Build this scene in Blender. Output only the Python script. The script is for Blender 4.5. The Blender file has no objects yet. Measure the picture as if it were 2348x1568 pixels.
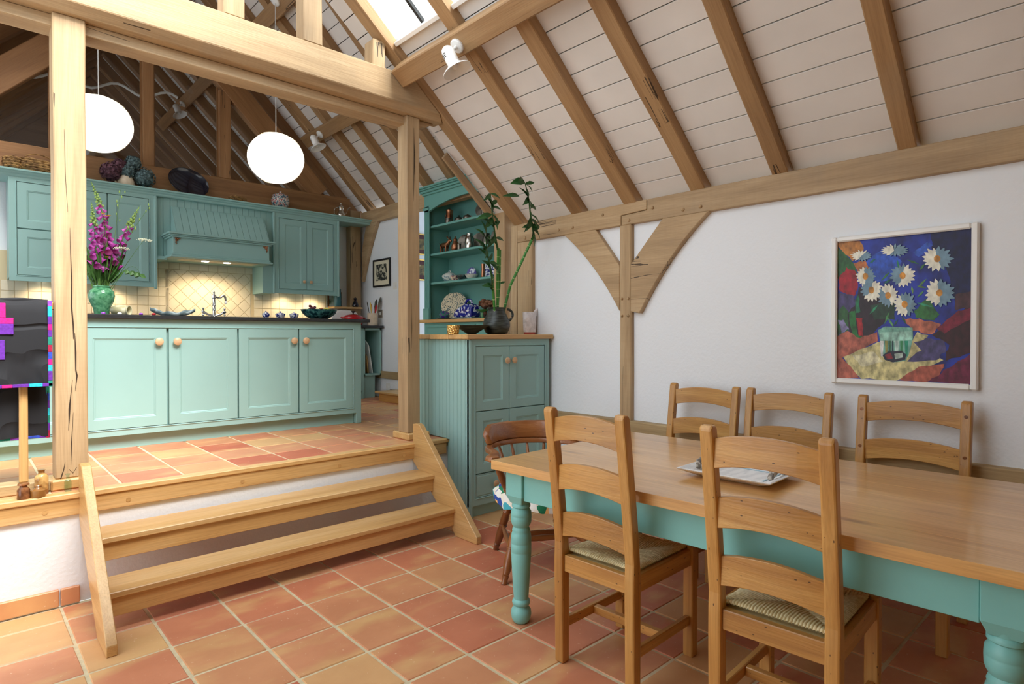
import bpy, bmesh, math, random
from mathutils import Vector, Matrix
random.seed(11)
scene = bpy.context.scene
COL = scene.collection
V = Vector
PI = math.pi
R = math.radians

# ------------------------------------------------------------------ camera
cam_d = bpy.data.cameras.new('camera')
cam_d.sensor_fit = 'HORIZONTAL'
cam_d.sensor_width = 36.0
cam_d.lens = 36.0 * 1376.0 / 2348.0
cam_d.clip_start = 0.02
cam = bpy.data.objects.new('camera', cam_d)
COL.objects.link(cam)
cam.location = (0, 0, 1.35)
cam.rotation_euler = (R(90 - 0.666), 0, -R(42.796))
scene.camera = cam

# ------------------------------------------------------------------ sky, exposure, large lights
SKY = 1.9
EXPO = 0.6
SUN = 6.5
world = bpy.data.worlds.new('sky')
scene.world = world
world.use_nodes = True
wn = world.node_tree
bg = wn.nodes['Background']
bg.inputs['Color'].default_value = (0.86, 0.94, 1.0, 1)
bg.inputs['Strength'].default_value = SKY
vs = scene.view_settings
vs.view_transform = 'Standard'
vs.look = 'None'
vs.exposure = EXPO
vs.gamma = 1.0
vs.use_curve_mapping = False
scene.cycles.max_bounces = 10
scene.cycles.diffuse_bounces = 6
scene.cycles.glossy_bounces = 4
scene.cycles.transmission_bounces = 6
scene.cycles.transparent_max_bounces = 12
scene.cycles.sample_clamp_indirect = 6.0
scene.cycles.caustics_reflective = False
scene.cycles.caustics_refractive = False
sd = bpy.data.lights.new('sun', 'SUN')
sd.energy = SUN
sd.angle = R(30)
sd.color = (1.0, 0.97, 0.92)
so = bpy.data.objects.new('sun', sd)
COL.objects.link(so)
so.rotation_euler = V((-0.12, 0.60, -0.79)).to_track_quat('-Z', 'Y').to_euler()

# ------------------------------------------------------------------ materials
def S(r, g, b):
    f = lambda c: (c / 12.92 if c <= 0.04045 else ((c + 0.055) / 1.055) ** 2.4)
    return (f(r / 255.0), f(g / 255.0), f(b / 255.0), 1.0)

class NT:
    def __init__(s, name):
        s.m = bpy.data.materials.new(name)
        s.m.use_nodes = True
        s.t = s.m.node_tree
        s.b = s.t.nodes['Principled BSDF']
        s.out = s.t.nodes['Material Output']
    def n(s, typ, **kw):
        nd = s.t.nodes.new(typ)
        for k, v in kw.items():
            if k in nd.inputs:
                nd.inputs[k].default_value = v
            else:
                setattr(nd, k, v)
        return nd
    def l(s, a, ai, b, bi):
        s.t.links.new(a.outputs[ai], b.inputs[bi])
    def ramp(s, stops):
        nd = s.t.nodes.new('ShaderNodeValToRGB')
        cr = nd.color_ramp
        while len(cr.elements) < len(stops):
            cr.elements.new(0.5)
        for e, (p, c) in zip(cr.elements, stops):
            e.position = p
            e.color = c
        return nd
    def mix(s, blend='MIX', fac=0.5):
        nd = s.t.nodes.new('ShaderNodeMix')
        nd.data_type = 'RGBA'
        nd.blend_type = blend
        nd.inputs[0].default_value = fac
        return nd

def plain(name, col, rough=0.5, metal=0.0, spec=0.5, noise=0.0, nscale=8.0, bump=0.0, bscale=60.0, coat=0.0, trans=0.0):
    q = NT(name)
    q.b.inputs['Base Color'].default_value = col
    q.b.inputs['Roughness'].default_value = rough
    q.b.inputs['Metallic'].default_value = metal
    q.b.inputs['Specular IOR Level'].default_value = spec
    q.b.inputs['Coat Weight'].default_value = coat
    q.b.inputs['Transmission Weight'].default_value = trans
    if noise or bump:
        tc = q.n('ShaderNodeTexCoord')
    if noise:
        nz = q.n('ShaderNodeTexNoise', Scale=nscale, Detail=4.0)
        q.l(tc, 'Object', nz, 'Vector')
        dk = tuple(c * (1 - noise) for c in col[:3]) + (1,)
        lt = tuple(min(1, c * (1 + noise)) for c in col[:3]) + (1,)
        rp = q.ramp([(0.3, dk), (0.7, lt)])
        q.l(nz, 'Fac', rp, 'Fac')
        q.l(rp, 'Color', q.b, 'Base Color')
    if bump:
        n2 = q.n('ShaderNodeTexNoise', Scale=bscale, Detail=5.0)
        q.l(tc, 'Object', n2, 'Vector')
        bp = q.n('ShaderNodeBump', Strength=bump, Distance=0.01)
        q.l(n2, 'Fac', bp, 'Height')
        q.l(bp, 'Normal', q.b, 'Normal')
    return q.m

def two(name, c1, c2, scale, lo=0.45, hi=0.55, rough=0.4, c3=None, metal=0.0, stretch=(1, 1, 1), kind='noise'):
    """mottled two or three colour pattern"""
    q = NT(name)
    tc = q.n('ShaderNodeTexCoord')
    mp = q.n('ShaderNodeMapping')
    mp.inputs['Scale'].default_value = stretch
    q.l(tc, 'Object', mp, 'Vector')
    if kind == 'noise':
        nz = q.n('ShaderNodeTexNoise', Scale=scale, Detail=3.0)
        o = 'Fac'
    else:
        nz = q.n('ShaderNodeTexVoronoi', Scale=scale)
        o = 'Distance'
    q.l(mp, 'Vector', nz, 'Vector')
    st = [(lo, c1), (hi, c2)]
    if c3:
        st.append((min(0.99, hi + 0.12), c3))
    rp = q.ramp(st)
    q.l(nz, o, rp, 'Fac')
    q.l(rp, 'Color', q.b, 'Base Color')
    q.b.inputs['Roughness'].default_value = rough
    q.b.inputs['Metallic'].default_value = metal
    return q.m

def wood(name, axis, dark, mid, light, rough=0.55, checks=0.0, pits=0.0, knots=0.0, grey=0.0, bump=0.25, gloss=0.0, across=9.0, saw=0.0):
    q = NT(name)
    tc = q.n('ShaderNodeTexCoord')
    oi = q.n('ShaderNodeObjectInfo')
    vm = q.n('ShaderNodeVectorMath', operation='SCALE')
    cx = q.n('ShaderNodeCombineXYZ')
    for i, k in enumerate((17.0, 31.0, 23.0)):
        mm = q.n('ShaderNodeMath', operation='MULTIPLY')
        mm.inputs[1].default_value = k
        q.l(oi, 'Random', mm, 0)
        q.l(mm, 0, cx, i)
    ad = q.n('ShaderNodeVectorMath', operation='ADD')
    q.l(tc, 'Object', ad, 0)
    q.l(cx, 0, ad, 1)
    def mapped(al, ac):
        mp = q.n('ShaderNodeMapping')
        sc = [ac, ac, ac]
        sc['XYZ'.index(axis)] = al
        mp.inputs['Scale'].default_value = sc
        q.l(ad, 0, mp, 'Vector')
        return mp
    m1 = mapped(0.8, across)
    n1 = q.n('ShaderNodeTexNoise', Scale=1.0, Detail=5.0, Distortion=0.7)
    q.l(m1, 'Vector', n1, 'Vector')
    rp = q.ramp([(0.25, dark), (0.5, mid), (0.78, light)])
    q.l(n1, 'Fac', rp, 'Fac')
    m2 = mapped(5.0, 150.0)
    n2 = q.n('ShaderNodeTexNoise', Scale=1.0, Detail=3.0)
    q.l(m2, 'Vector', n2, 'Vector')
    r2 = q.ramp([(0.3, (0.72, 0.68, 0.62, 1)), (0.62, (1, 1, 1, 1))])
    q.l(n2, 'Fac', r2, 'Fac')
    mx = q.mix('MULTIPLY', 0.55)
    q.l(rp, 'Color', mx, 6)
    q.l(r2, 'Color', mx, 7)
    last = mx
    if grey:
        n4 = q.n('ShaderNodeTexNoise', Scale=3.2, Detail=4.0)
        q.l(ad, 0, n4, 'Vector')
        r4 = q.ramp([(0.56, (0, 0, 0, 1)), (0.74, (1, 1, 1, 1))])
        q.l(n4, 'Fac', r4, 'Fac')
        ml = q.n('ShaderNodeMath', operation='MULTIPLY')
        ml.inputs[1].default_value = grey
        q.l(r4, 'Color', ml, 0)
        gx = q.mix('MIX', 0.0)
        q.l(ml, 0, gx, 0)
        q.l(last, 2, gx, 6)
        gx.inputs[7].default_value = S(140, 128, 110)
        last = gx
    if saw:
        m6 = mapped(70.0, 1.5)
        n6 = q.n('ShaderNodeTexNoise', Scale=1.0, Detail=2.0)
        q.l(m6, 'Vector', n6, 'Vector')
        r6 = q.ramp([(0.35, (0.82, 0.8, 0.77, 1)), (0.55, (1, 1, 1, 1))])
        q.l(n6, 'Fac', r6, 'Fac')
        sx = q.mix('MULTIPLY', saw)
        q.l(last, 2, sx, 6)
        q.l(r6, 'Color', sx, 7)
        last = sx
    if checks:
        m3 = mapped(0.22, 6.0)
        n3 = q.n('ShaderNodeTexNoise', Scale=1.0, Detail=5.0, Distortion=0.1)
        q.l(m3, 'Vector', n3, 'Vector')
        sb = q.n('ShaderNodeMath', operation='SUBTRACT')
        sb.inputs[1].default_value = 0.5
        q.l(n3, 'Fac', sb, 0)
        ab = q.n('ShaderNodeMath', operation='ABSOLUTE')
        q.l(sb, 0, ab, 0)
        lt = q.n('ShaderNodeMath', operation='LESS_THAN')
        lt.inputs[1].default_value = 0.004
        q.l(ab, 0, lt, 0)
        n5 = q.n('ShaderNodeTexNoise', Scale=1.6, Detail=2.0)
        q.l(ad, 0, n5, 'Vector')
        gt = q.n('ShaderNodeMath', operation='GREATER_THAN')
        gt.inputs[1].default_value = 0.60
        q.l(n5, 'Fac', gt, 0)
        mu = q.n('ShaderNodeMath', operation='MULTIPLY')
        q.l(lt, 0, mu, 0)
        q.l(gt, 0, mu, 1)
        m7 = q.n('ShaderNodeMath', operation='MULTIPLY')
        m7.inputs[1].default_value = checks
        q.l(mu, 0, m7, 0)
        cxm = q.mix('MIX', 0.0)
        q.l(m7, 0, cxm, 0)
        q.l(last, 2, cxm, 6)
        cxm.inputs[7].default_value = S(48, 32, 18)
        last = cxm
    if pits:
        vo = q.n('ShaderNodeTexVoronoi', Scale=44.0)
        mp5 = mapped(0.55, 1.3)
        q.l(mp5, 'Vector', vo, 'Vector')
        l5 = q.n('ShaderNodeMath', operation='LESS_THAN')
        l5.inputs[1].default_value = 0.11
        q.l(vo, 'Distance', l5, 0)
        n8 = q.n('ShaderNodeTexNoise', Scale=7.0, Detail=1.0)
        q.l(ad, 0, n8, 'Vector')
        g8 = q.n('ShaderNodeMath', operation='GREATER_THAN')
        g8.inputs[1].default_value = 0.50
        q.l(n8, 'Fac', g8, 0)
        m8 = q.n('ShaderNodeMath', operation='MULTIPLY')
        q.l(l5, 0, m8, 0)
        q.l(g8, 0, m8, 1)
        m9 = q.n('ShaderNodeMath', operation='MULTIPLY')
        m9.inputs[1].default_value = pits
        q.l(m8, 0, m9, 0)
        pxm = q.mix('MIX', 0.0)
        q.l(m9, 0, pxm, 0)
        q.l(last, 2, pxm, 6)
        pxm.inputs[7].default_value = S(60, 36, 16)
        last = pxm
    if knots:
        vk = q.n('ShaderNodeTexVoronoi', Scale=1.0)
        mk = mapped(1.7, 5.0)
        q.l(mk, 'Vector', vk, 'Vector')
        rk = q.ramp([(0.03, (1, 1, 1, 1)), (0.10, (0.35, 0.35, 0.35, 1)), (0.17, (0, 0, 0, 1))])
        q.l(vk, 'Distance', rk, 'Fac')
        mkk = q.n('ShaderNodeMath', operation='MULTIPLY')
        mkk.inputs[1].default_value = knots
        q.l(rk, 'Color', mkk, 0)
        kx = q.mix('MIX', 0.0)
        q.l(mkk, 0, kx, 0)
        q.l(last, 2, kx, 6)
        kx.inputs[7].default_value = S(120, 74, 36)
        last = kx
    # piece to piece tone
    hs = q.n('ShaderNodeHueSaturation')
    mr = q.n('ShaderNodeMapRange')
    mr.inputs['To Min'].default_value = 0.9
    mr.inputs['To Max'].default_value = 1.08
    q.l(oi, 'Random', mr, 'Value')
    q.l(mr, 0, hs, 'Value')
    q.l(last, 2, hs, 'Color')
    q.l(hs, 'Color', q.b, 'Base Color')
    q.b.inputs['Roughness'].default_value = rough
    q.b.inputs['Coat Weight'].default_value = gloss
    q.b.inputs['Coat Roughness'].default_value = 0.12
    bp = q.n('ShaderNodeBump', Strength=bump, Distance=0.004)
    q.l(n2, 'Fac', bp, 'Height')
    q.l(bp, 'Normal', q.b, 'Normal')
    return q.m

M = {}
for ax in 'XYZ':
    M['oak' + ax] = wood('frame_oak_' + ax, ax, S(160, 132, 98), S(184, 155, 117), S(202, 176, 140), rough=0.62, checks=0.9, grey=0.30, saw=0.12)
    M['raft' + ax] = wood('rafter_oak_' + ax, ax, S(140, 106, 70), S(164, 128, 88), S(182, 148, 106), rough=0.62, checks=0.9, grey=0.2)
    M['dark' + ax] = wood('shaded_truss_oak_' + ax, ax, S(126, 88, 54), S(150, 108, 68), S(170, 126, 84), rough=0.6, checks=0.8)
    M['stair' + ax] = wood('stair_oak_' + ax, ax, S(190, 146, 90), S(210, 167, 108), S(226, 190, 136), rough=0.4, gloss=0.15)
    M['chair' + ax] = wood('chair_oak_' + ax, ax, S(166, 114, 58), S(196, 144, 76), S(216, 170, 102), rough=0.38, pits=0.85, gloss=0.2, across=12)
    M['old' + ax] = wood('windsor_wood_' + ax, ax, S(104, 58, 26), S(140, 84, 42), S(172, 112, 62), rough=0.3, gloss=0.35)
    M['pine' + ax] = wood('table_pine_' + ax, ax, S(196, 144, 82), S(217, 167, 102), S(232, 188, 126), rough=0.3, gloss=0.5, across=10, bump=0.05, knots=0.8)
    M['sill' + ax] = wood('sill_oak_' + ax, ax, S(150, 124, 86), S(176, 150, 108), S(196, 172, 130), rough=0.6, grey=0.3)
M['plaster'] = plain('white_plaster', S(234, 238, 243), 0.85, bump=0.25, bscale=45, spec=0.2)
M['board'] = plain('white_washed_boards', S(226, 221, 216), 0.7, noise=0.05, nscale=3, spec=0.2)
M['gapdark'] = plain('groove_shadow', S(70, 68, 66), 0.9)
M['teal'] = plain('teal_paint', S(151, 189, 185), 0.42, noise=0.03, nscale=2.5, spec=0.4)
M['tealdk'] = plain('teal_paint_dresser', S(112, 170, 162), 0.45, noise=0.03, nscale=2.5, spec=0.4)
M['tabteal'] = plain('table_turquoise_paint', S(128, 196, 192), 0.4, noise=0.06, nscale=5)
M['slate'] = plain('black_worktop', S(46, 48, 50), 0.3, noise=0.2, nscale=40)
M['grout'] = plain('floor_grout', S(206, 192, 158), 0.9, noise=0.12, nscale=30)
M['tgrout'] = plain('wall_grout', S(214, 196, 160), 0.9)
M['cream'] = plain('cream_wall_tile', S(236, 224, 200), 0.22, noise=0.03, nscale=20)
M['knob'] = wood('knob_maple', 'X', S(194, 154, 114), S(210, 172, 132), S(222, 188, 150), rough=0.35)
M['white'] = plain('white_enamel', S(238, 238, 236), 0.3)
M['whitep'] = plain('white_plastic', S(232, 232, 230), 0.4)
M['chrome'] = plain('chrome', S(215, 218, 222), 0.08, metal=1.0)
M['silver'] = plain('silver', S(200, 196, 188), 0.18, metal=1.0)
M['pewter'] = two('pewter', S(96, 92, 84), S(150, 142, 130), 9, rough=0.32, metal=0.9)
M['copper'] = two('copper_bronze', S(120, 70, 46), S(180, 124, 92), 7, rough=0.3, metal=0.9)
M['gold'] = plain('gold_glaze', S(230, 190, 110), 0.2, metal=0.9)
M['black'] = plain('black', S(22, 22, 24), 0.5)
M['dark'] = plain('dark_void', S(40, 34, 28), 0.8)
M['mount'] = plain('cream_mount', S(226, 218, 192), 0.8)
M['cord'] = plain('white_cord', S(220, 220, 218), 0.6)

def tile_mat():
    q = NT('terracotta')
    tc = q.n('ShaderNodeTexCoord')
    oi = q.n('ShaderNodeObjectInfo')
    cx = q.n('ShaderNodeCombineXYZ')
    for i, k in enumerate((37.0, 53.0, 29.0)):
        mm = q.n('ShaderNodeMath', operation='MULTIPLY')
        mm.inputs[1].default_value = k
        q.l(oi, 'Random', mm, 0)
        q.l(mm, 0, cx, i)
    ad = q.n('ShaderNodeVectorMath', operation='ADD')
    q.l(tc, 'Object', ad, 0)
    q.l(cx, 0, ad, 1)
    base = q.ramp([(0.0, S(190, 98, 70)), (0.09, S(200, 124, 92)), (0.5, S(206, 138, 102)), (0.75, S(206, 146, 104)), (0.92, S(214, 168, 116))])
    base.color_ramp.interpolation = 'LINEAR'
    q.l(oi, 'Random', base, 'Fac')
    mp = q.n('ShaderNodeMapping')
    mp.inputs['Scale'].default_value = (2.2, 5.0, 1.0)
    q.l(ad, 0, mp, 'Vector')
    n1 = q.n('ShaderNodeTexNoise', Scale=1.0, Detail=3.0)
    q.l(mp, 'Vector', n1, 'Vector')
    r1 = q.ramp([(0.5, (0, 0, 0, 1)), (0.72, (1, 1, 1, 1))])
    q.l(n1, 'Fac', r1, 'Fac')
    ml = q.n('ShaderNodeMath', operation='MULTIPLY')
    ml.inputs[1].default_value = 0.75
    q.l(r1, 'Color', ml, 0)
    mx = q.mix('MIX')
    q.l(ml, 0, mx, 0)
    q.l(base, 'Color', mx, 6)
    mx.inputs[7].default_value = S(222, 184, 124)
    n3 = q.n('ShaderNodeTexNoise', Scale=6.0, Detail=4.0)
    q.l(ad, 0, n3, 'Vector')
    r3 = q.ramp([(0.35, (0.86, 0.8, 0.78, 1)), (0.65, (1.0, 1.0, 1.0, 1))])
    q.l(n3, 'Fac', r3, 'Fac')
    m3 = q.mix('MULTIPLY', 0.7)
    q.l(mx, 2, m3, 6)
    q.l(r3, 'Color', m3, 7)
    n4 = q.n('ShaderNodeTexNoise', Scale=70.0, Detail=2.0)
    q.l(ad, 0, n4, 'Vector')
    r4 = q.ramp([(0.70, (0, 0, 0, 1)), (0.76, (0.5, 0.5, 0.5, 1))])
    q.l(n4, 'Fac', r4, 'Fac')
    m4 = q.mix('MIX')
    q.l(r4, 'Color', m4, 0)
    q.l(m3, 2, m4, 6)
    m4.inputs[7].default_value = S(235, 210, 180)
    q.l(m4, 2, q.b, 'Base Color')
    q.b.inputs['Roughness'].default_value = 0.42
    n2 = q.n('ShaderNodeTexNoise', Scale=9.0, Detail=5.0)
    q.l(ad, 0, n2, 'Vector')
    bp = q.n('ShaderNodeBump', Strength=0.25, Distance=0.01)
    q.l(n2, 'Fac', bp, 'Height')
    q.l(bp, 'Normal', q.b, 'Normal')
    return q.m
M['terra'] = tile_mat()

def emit(name, col, strength):
    q = NT(name)
    q.b.inputs['Base Color'].default_value = col
    q.b.inputs['Emission Color'].default_value = col
    q.b.inputs['Emission Strength'].default_value = strength
    q.b.inputs['Roughness'].default_value = 0.8
    return q.m
M['paper'] = emit('lit_paper', (1.0, 0.965, 0.86, 1), 0.72)
M['rib'] = emit('lantern_rib', (0.9, 0.82, 0.62, 1), 0.42)
M['bulb'] = emit('lamp_lens', (1.0, 0.9, 0.7, 1), 10.0)

def glass_mat(name, tint, rough=0.02, gl=0.03):
    q = NT(name)
    tr = q.n('ShaderNodeBsdfTransparent')
    tr.inputs['Color'].default_value = tint
    gs = q.n('ShaderNodeBsdfGlossy')
    gs.inputs['Roughness'].default_value = rough
    lw = q.n('ShaderNodeLayerWeight')
    lw.inputs['Blend'].default_value = 0.5
    pw = q.n('ShaderNodeMath', operation='POWER')
    pw.inputs[1].default_value = 4.0
    q.l(lw, 'Facing', pw, 0)
    ma = q.n('ShaderNodeMath', operation='MULTIPLY_ADD')
    ma.inputs[1].default_value = 0.9
    ma.inputs[2].default_value = gl
    q.l(pw, 0, ma, 0)
    mx = q.n('ShaderNodeMixShader')
    q.l(ma, 0, mx, 0)
    q.l(tr, 0, mx, 1)
    q.l(gs, 0, mx, 2)
    q.l(mx, 0, q.out, 'Surface')
    return q.m
M['pane'] = glass_mat('window_glass', (0.96, 0.98, 0.98, 1))
M['bottle'] = glass_mat('pale_green_glass', (0.80, 0.93, 0.88, 1))

# ------------------------------------------------------------------ mesh helpers
class MB:
    def __init__(s, mat=None):
        s.v = []
        s.f = []
        s.fm = []
        s.X = mat or Matrix.Identity(4)
        s.cur = 0
    def av(s, pts):
        i = len(s.v)
        s.v += [s.X @ V(p) for p in pts]
        return i
    def af(s, f):
        s.f.append(f)
        s.fm.append(s.cur)
    def box(s, x0, x1, y0, y1, z0, z1):
        i = s.av([(x, y, z) for z in (z0, z1) for y in (y0, y1) for x in (x0, x1)])
        for f in ((0, 2, 3, 1), (4, 5, 7, 6), (0, 1, 5, 4), (2, 6, 7, 3), (0, 4, 6, 2), (1, 3, 7, 5)):
            s.af([i + k for k in f])
        return s
    def obox(s, c, ax, hx, hy, hz):
        """box about c with axis triple ax (three vectors)"""
        c = V(c)
        pts = []
        for sz in (-1, 1):
            for sy in (-1, 1):
                for sx in (-1, 1):
                    pts.append(c + ax[0] * (hx * sx) + ax[1] * (hy * sy) + ax[2] * (hz * sz))
        i = s.av(pts)
        for f in ((0, 2, 3, 1), (4, 5, 7, 6), (0, 1, 5, 4), (2, 6, 7, 3), (0, 4, 6, 2), (1, 3, 7, 5)):
            s.af([i + k for k in f])
        return s
    def prism(s, poly, plane, a, b):
        """poly of 2d points in plane 'XY','XZ','YZ', extruded from a to b on the third axis"""
        def p3(p, t):
            if plane == 'XZ':
                return (p[0], t, p[1])
            if plane == 'YZ':
                return (t, p[0], p[1])
            return (p[0], p[1], t)
        n = len(poly)
        i = s.av([p3(p, a) for p in poly])
        j = s.av([p3(p, b) for p in poly])
        s.af([i + k for k in range(n)][::-1])
        s.af([j + k for k in range(n)])
        for k in range(n):
            k2 = (k + 1) % n
            s.af([i + k, i + k2, j + k2, j + k])
        return s
    def ring(s, c, t, r, n, ref=None):
        t = V(t).normalized()
        ref = V(ref) if ref is not None else (V((0, 0, 1)) if abs(t.z) < 0.9 else V((1, 0, 0)))
        a = t.cross(ref).normalized()
        b = t.cross(a).normalized()
        return s.av([V(c) + a * (r * math.cos(2 * PI * k / n)) + b * (r * math.sin(2 * PI * k / n)) for k in range(n)])
    def tube(s, path, rad, n=8, cap=True):
        path = [V(p) for p in path]
        if not hasattr(rad, '__len__'):
            rad = [rad] * len(path)
        ids = []
        for k, p in enumerate(path):
            t = (path[min(k + 1, len(path) - 1)] - path[max(k - 1, 0)])
            ids.append(s.ring(p, t, max(rad[k], 1e-5), n))
        for a, b in zip(ids, ids[1:]):
            for k in range(n):
                k2 = (k + 1) % n
                s.af([a + k, a + k2, b + k2, b + k])
        if cap:
            s.af([ids[0] + k for k in range(n)][::-1])
            s.af([ids[-1] + k for k in range(n)])
        return s
    def lathe(s, prof, c=(0, 0, 0), n=24, axis=None, sx=1.0, sy=1.0):
        """prof list of (r, h)"""
        c = V(c)
        ids = []
        for r, h in prof:
            r = max(r, 1e-4)
            ids.append(s.av([c + V((r * sx * math.cos(2 * PI * k / n), r * sy * math.sin(2 * PI * k / n), h)) for k in range(n)]))
        for a, b in zip(ids, ids[1:]):
            for k in range(n):
                k2 = (k + 1) % n
                s.af([a + k, a + k2, b + k2, b + k])
        s.af([ids[0] + k for k in range(n)][::-1])
        s.af([ids[-1] + k for k in range(n)])
        return s
    def ball(s, c, r, n=12, m=8, sz=1.0):
        return s.lathe([(r * math.sin(PI * k / m), -r * sz * math.cos(PI * k / m)) for k in range(m + 1)], c, n)
    def quad(s, a, b, c, d):
        i = s.av([a, b, c, d])
        s.af([i, i + 1, i + 2, i + 3])
        return s
    def poly(s, pts):
        i = s.av(pts)
        s.af([i + k for k in range(len(pts))])
        return s
    def leaf(s, base, tip, w, nrm=(0, 0, 1), bend=0.0):
        """folded pointed leaf blade of five quads"""
        b, t = V(base), V(tip)
        d = t - b
        sd = d.cross(V(nrm))
        if sd.length < 1e-6:
            sd = d.cross(V((1, 0, 0)))
        sd.normalize()
        up = sd.cross(d).normalized()
        rows = []
        for k, wk in ((0, 0.12), (0.2, 0.75), (0.45, 1.0), (0.75, 0.6), (1.0, 0.03)):
            c = b + d * k + up * (bend * math.sin(PI * k) * d.length)
            rows.append(s.av([c - sd * (w * wk * 0.5) + up * (0.12 * w * wk), c, c + sd * (w * wk * 0.5) + up * (0.12 * w * wk)]))
        for a, c in zip(rows, rows[1:]):
            s.af([a, a + 1, c + 1, c])
            s.af([a + 1, a + 2, c + 2, c + 1])
        return s
    def build(s, name, mat, parent=None, bevel=0.0, smooth=False, ang=40, seg=1, me=False, origin=None):
        mesh = bpy.data.meshes.new(name)
        off = V(origin) if origin is not None else None
        mesh.from_pydata([tuple(p - off) if off is not None else tuple(p) for p in s.v], [], s.f)
        mats = mat if isinstance(mat, (list, tuple)) else [mat]
        for m in mats:
            mesh.materials.append(M[m] if isinstance(m, str) else m)
        for p, k in zip(mesh.polygons, s.fm):
            p.material_index = min(k, len(mats) - 1)
        bm = bmesh.new()
        bm.from_mesh(mesh)
        bmesh.ops.recalc_face_normals(bm, faces=bm.faces)
        if bevel:
            es = [e for e in bm.edges if len(e.link_faces) == 2 and e.calc_face_angle(0) > R(30)]
            bmesh.ops.bevel(bm, geom=es, offset=bevel, segments=seg, affect='EDGES', profile=0.5, clamp_overlap=True)
        bm.to_mesh(mesh)
        bm.free()
        if smooth:
            for p in mesh.polygons:
                p.use_smooth = True
            mesh.set_sharp_from_angle(angle=R(ang))
        if me:
            return mesh
        return obj(name, mesh, parent, loc=off)

WORLD = {}
def obj(name, mesh, parent=None, mat4=None, loc=None):
    o = bpy.data.objects.new(name, mesh)
    COL.objects.link(o)
    m = mat4.copy() if mat4 is not None else Matrix.Identity(4)
    if loc is not None:
        m = Matrix.Translation(loc)
    o.matrix_basis = m
    if parent is not None:
        o.parent = parent
        o.matrix_parent_inverse = WORLD[parent.name].inverted()
    WORLD[o.name] = m
    return o

def tag(o, label, cat, group=None):
    o['label'] = label
    o['category'] = cat
    if group:
        o['group'] = group
    return o

def thing(name, label, cat, loc=(0, 0, 0), rotz=0.0, group=None):
    o = bpy.data.objects.new(name, None)
    o.empty_display_size = 0.05
    COL.objects.link(o)
    m = Matrix.Translation(loc) @ Matrix.Rotation(rotz, 4, 'Z')
    o.matrix_basis = m
    WORLD[o.name] = m
    return tag(o, label, cat, group)

def struct(o):
    o['kind'] = 'structure'
    return o

def sgroup(name, loc=(0, 0, 0)):
    o = bpy.data.objects.new(name, None)
    o.empty_display_size = 0.05
    COL.objects.link(o)
    o.matrix_basis = Matrix.Translation(loc)
    WORLD[o.name] = o.matrix_basis.copy()
    o['kind'] = 'structure'
    return o

def beam(name, p0, p1, w, h, mat, parent=None, up=(0, 0, 1), bevel=0.006, ext=0.0, wob=0.0):
    """timber with its grain along local X; w across (local Y), h along local Z (towards 'up')"""
    p0, p1 = V(p0), V(p1)
    d = p1 - p0
    L = d.length
    x = d.normalized()
    z = V(up) - x * V(up).dot(x)
    z.normalize()
    y = z.cross(x)
    m = Matrix.Translation((p0 + p1) / 2) @ Matrix((x, y, z)).transposed().to_4x4()
    b = MB()
    n = 1 if not wob else max(2, int(L / 0.35))
    rings = []
    for k in range(n + 1):
        t = -L / 2 + L * k / n
        jw = [random.uniform(-wob, wob) for _ in range(4)]
        rings.append(b.av([(t, -w / 2 + jw[0], -h / 2 + jw[1]), (t, w / 2 + jw[2], -h / 2 + jw[1]), (t, w / 2 + jw[2], h / 2 + jw[3]), (t, -w / 2 + jw[0], h / 2 + jw[3])]))
    for a, c in zip(rings, rings[1:]):
        for k in range(4):
            b.af([a + k, a + (k + 1) % 4, c + (k + 1) % 4, c + k])
    b.af([rings[0] + k for k in (3, 2, 1, 0)])
    b.af([rings[-1] + k for k in range(4)])
    me = b.build(name, mat, bevel=bevel, me=True)
    o = obj(name, me, parent, m)
    return o
def inst(name, mesh, mat4, parent=None):
    return obj(name, mesh, parent, mat4)
# ================================================================== THE SETTING
H = 0.56                         # height of the kitchen platform
XW, XF = 3.62, 3.58              # dining wall plaster and timber faces

def tiles_floor(parent, xl, yl, ztop, x0, x1, y0, y1, px, py, skip=None):
    bases = []
    for k in range(4):
        b = MB()
        sx, sy = px / 2 - 0.006, py / 2 - 0.006
        j = lambda: random.uniform(-0.002, 0.002)
        pts = [(-sx + j(), -sy + j()), (sx + j(), -sy + j()), (sx + j(), sy + j()), (-sx + j(), sy + j())]
        b.prism(pts, 'XY', -0.014, 0.0)
        bases.append(b.build('tile', 'terra', bevel=0.0035, me=True))
    nx0, nx1 = math.floor((x0 - xl) / px), math.ceil((x1 - xl) / px)
    ny0, ny1 = math.floor((y0 - yl) / py), math.ceil((y1 - yl) / py)
    for i in range(nx0, nx1):
        for k in range(ny0, ny1):
            ax, bx = xl + i * px, xl + (i + 1) * px
            ay, by = yl + k * py, yl + (k + 1) * py
            cx, cy = (ax + bx) / 2, (ay + by) / 2
            if skip and skip(cx, cy):
                continue
            if ax >= x0 - 1e-4 and bx <= x1 + 1e-4 and ay >= y0 - 1e-4 and by <= y1 + 1e-4:
                m = Matrix.Translation((cx, cy, ztop + random.uniform(-0.001, 0.001))) @ Matrix.Rotation(random.choice((0, PI)) + random.uniform(-0.006, 0.006), 4, 'Z')
                inst('tile', random.choice(bases), m, parent)
            else:
                ax, bx, ay, by = max(ax, x0), min(bx, x1), max(ay, y0), min(by, y1)
                if bx - ax < 0.03 or by - ay < 0.03:
                    continue
                b = MB()
                hx, hy = (bx - ax) / 2 - 0.006, (by - ay) / 2 - 0.006
                b.box(-hx, hx, -hy, hy, -0.014, 0)
                me = b.build('tile', 'terra', bevel=0.003, me=True)
                inst('tile', me, Matrix.Translation(((ax + bx) / 2, (ay + by) / 2, ztop)), parent)

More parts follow.
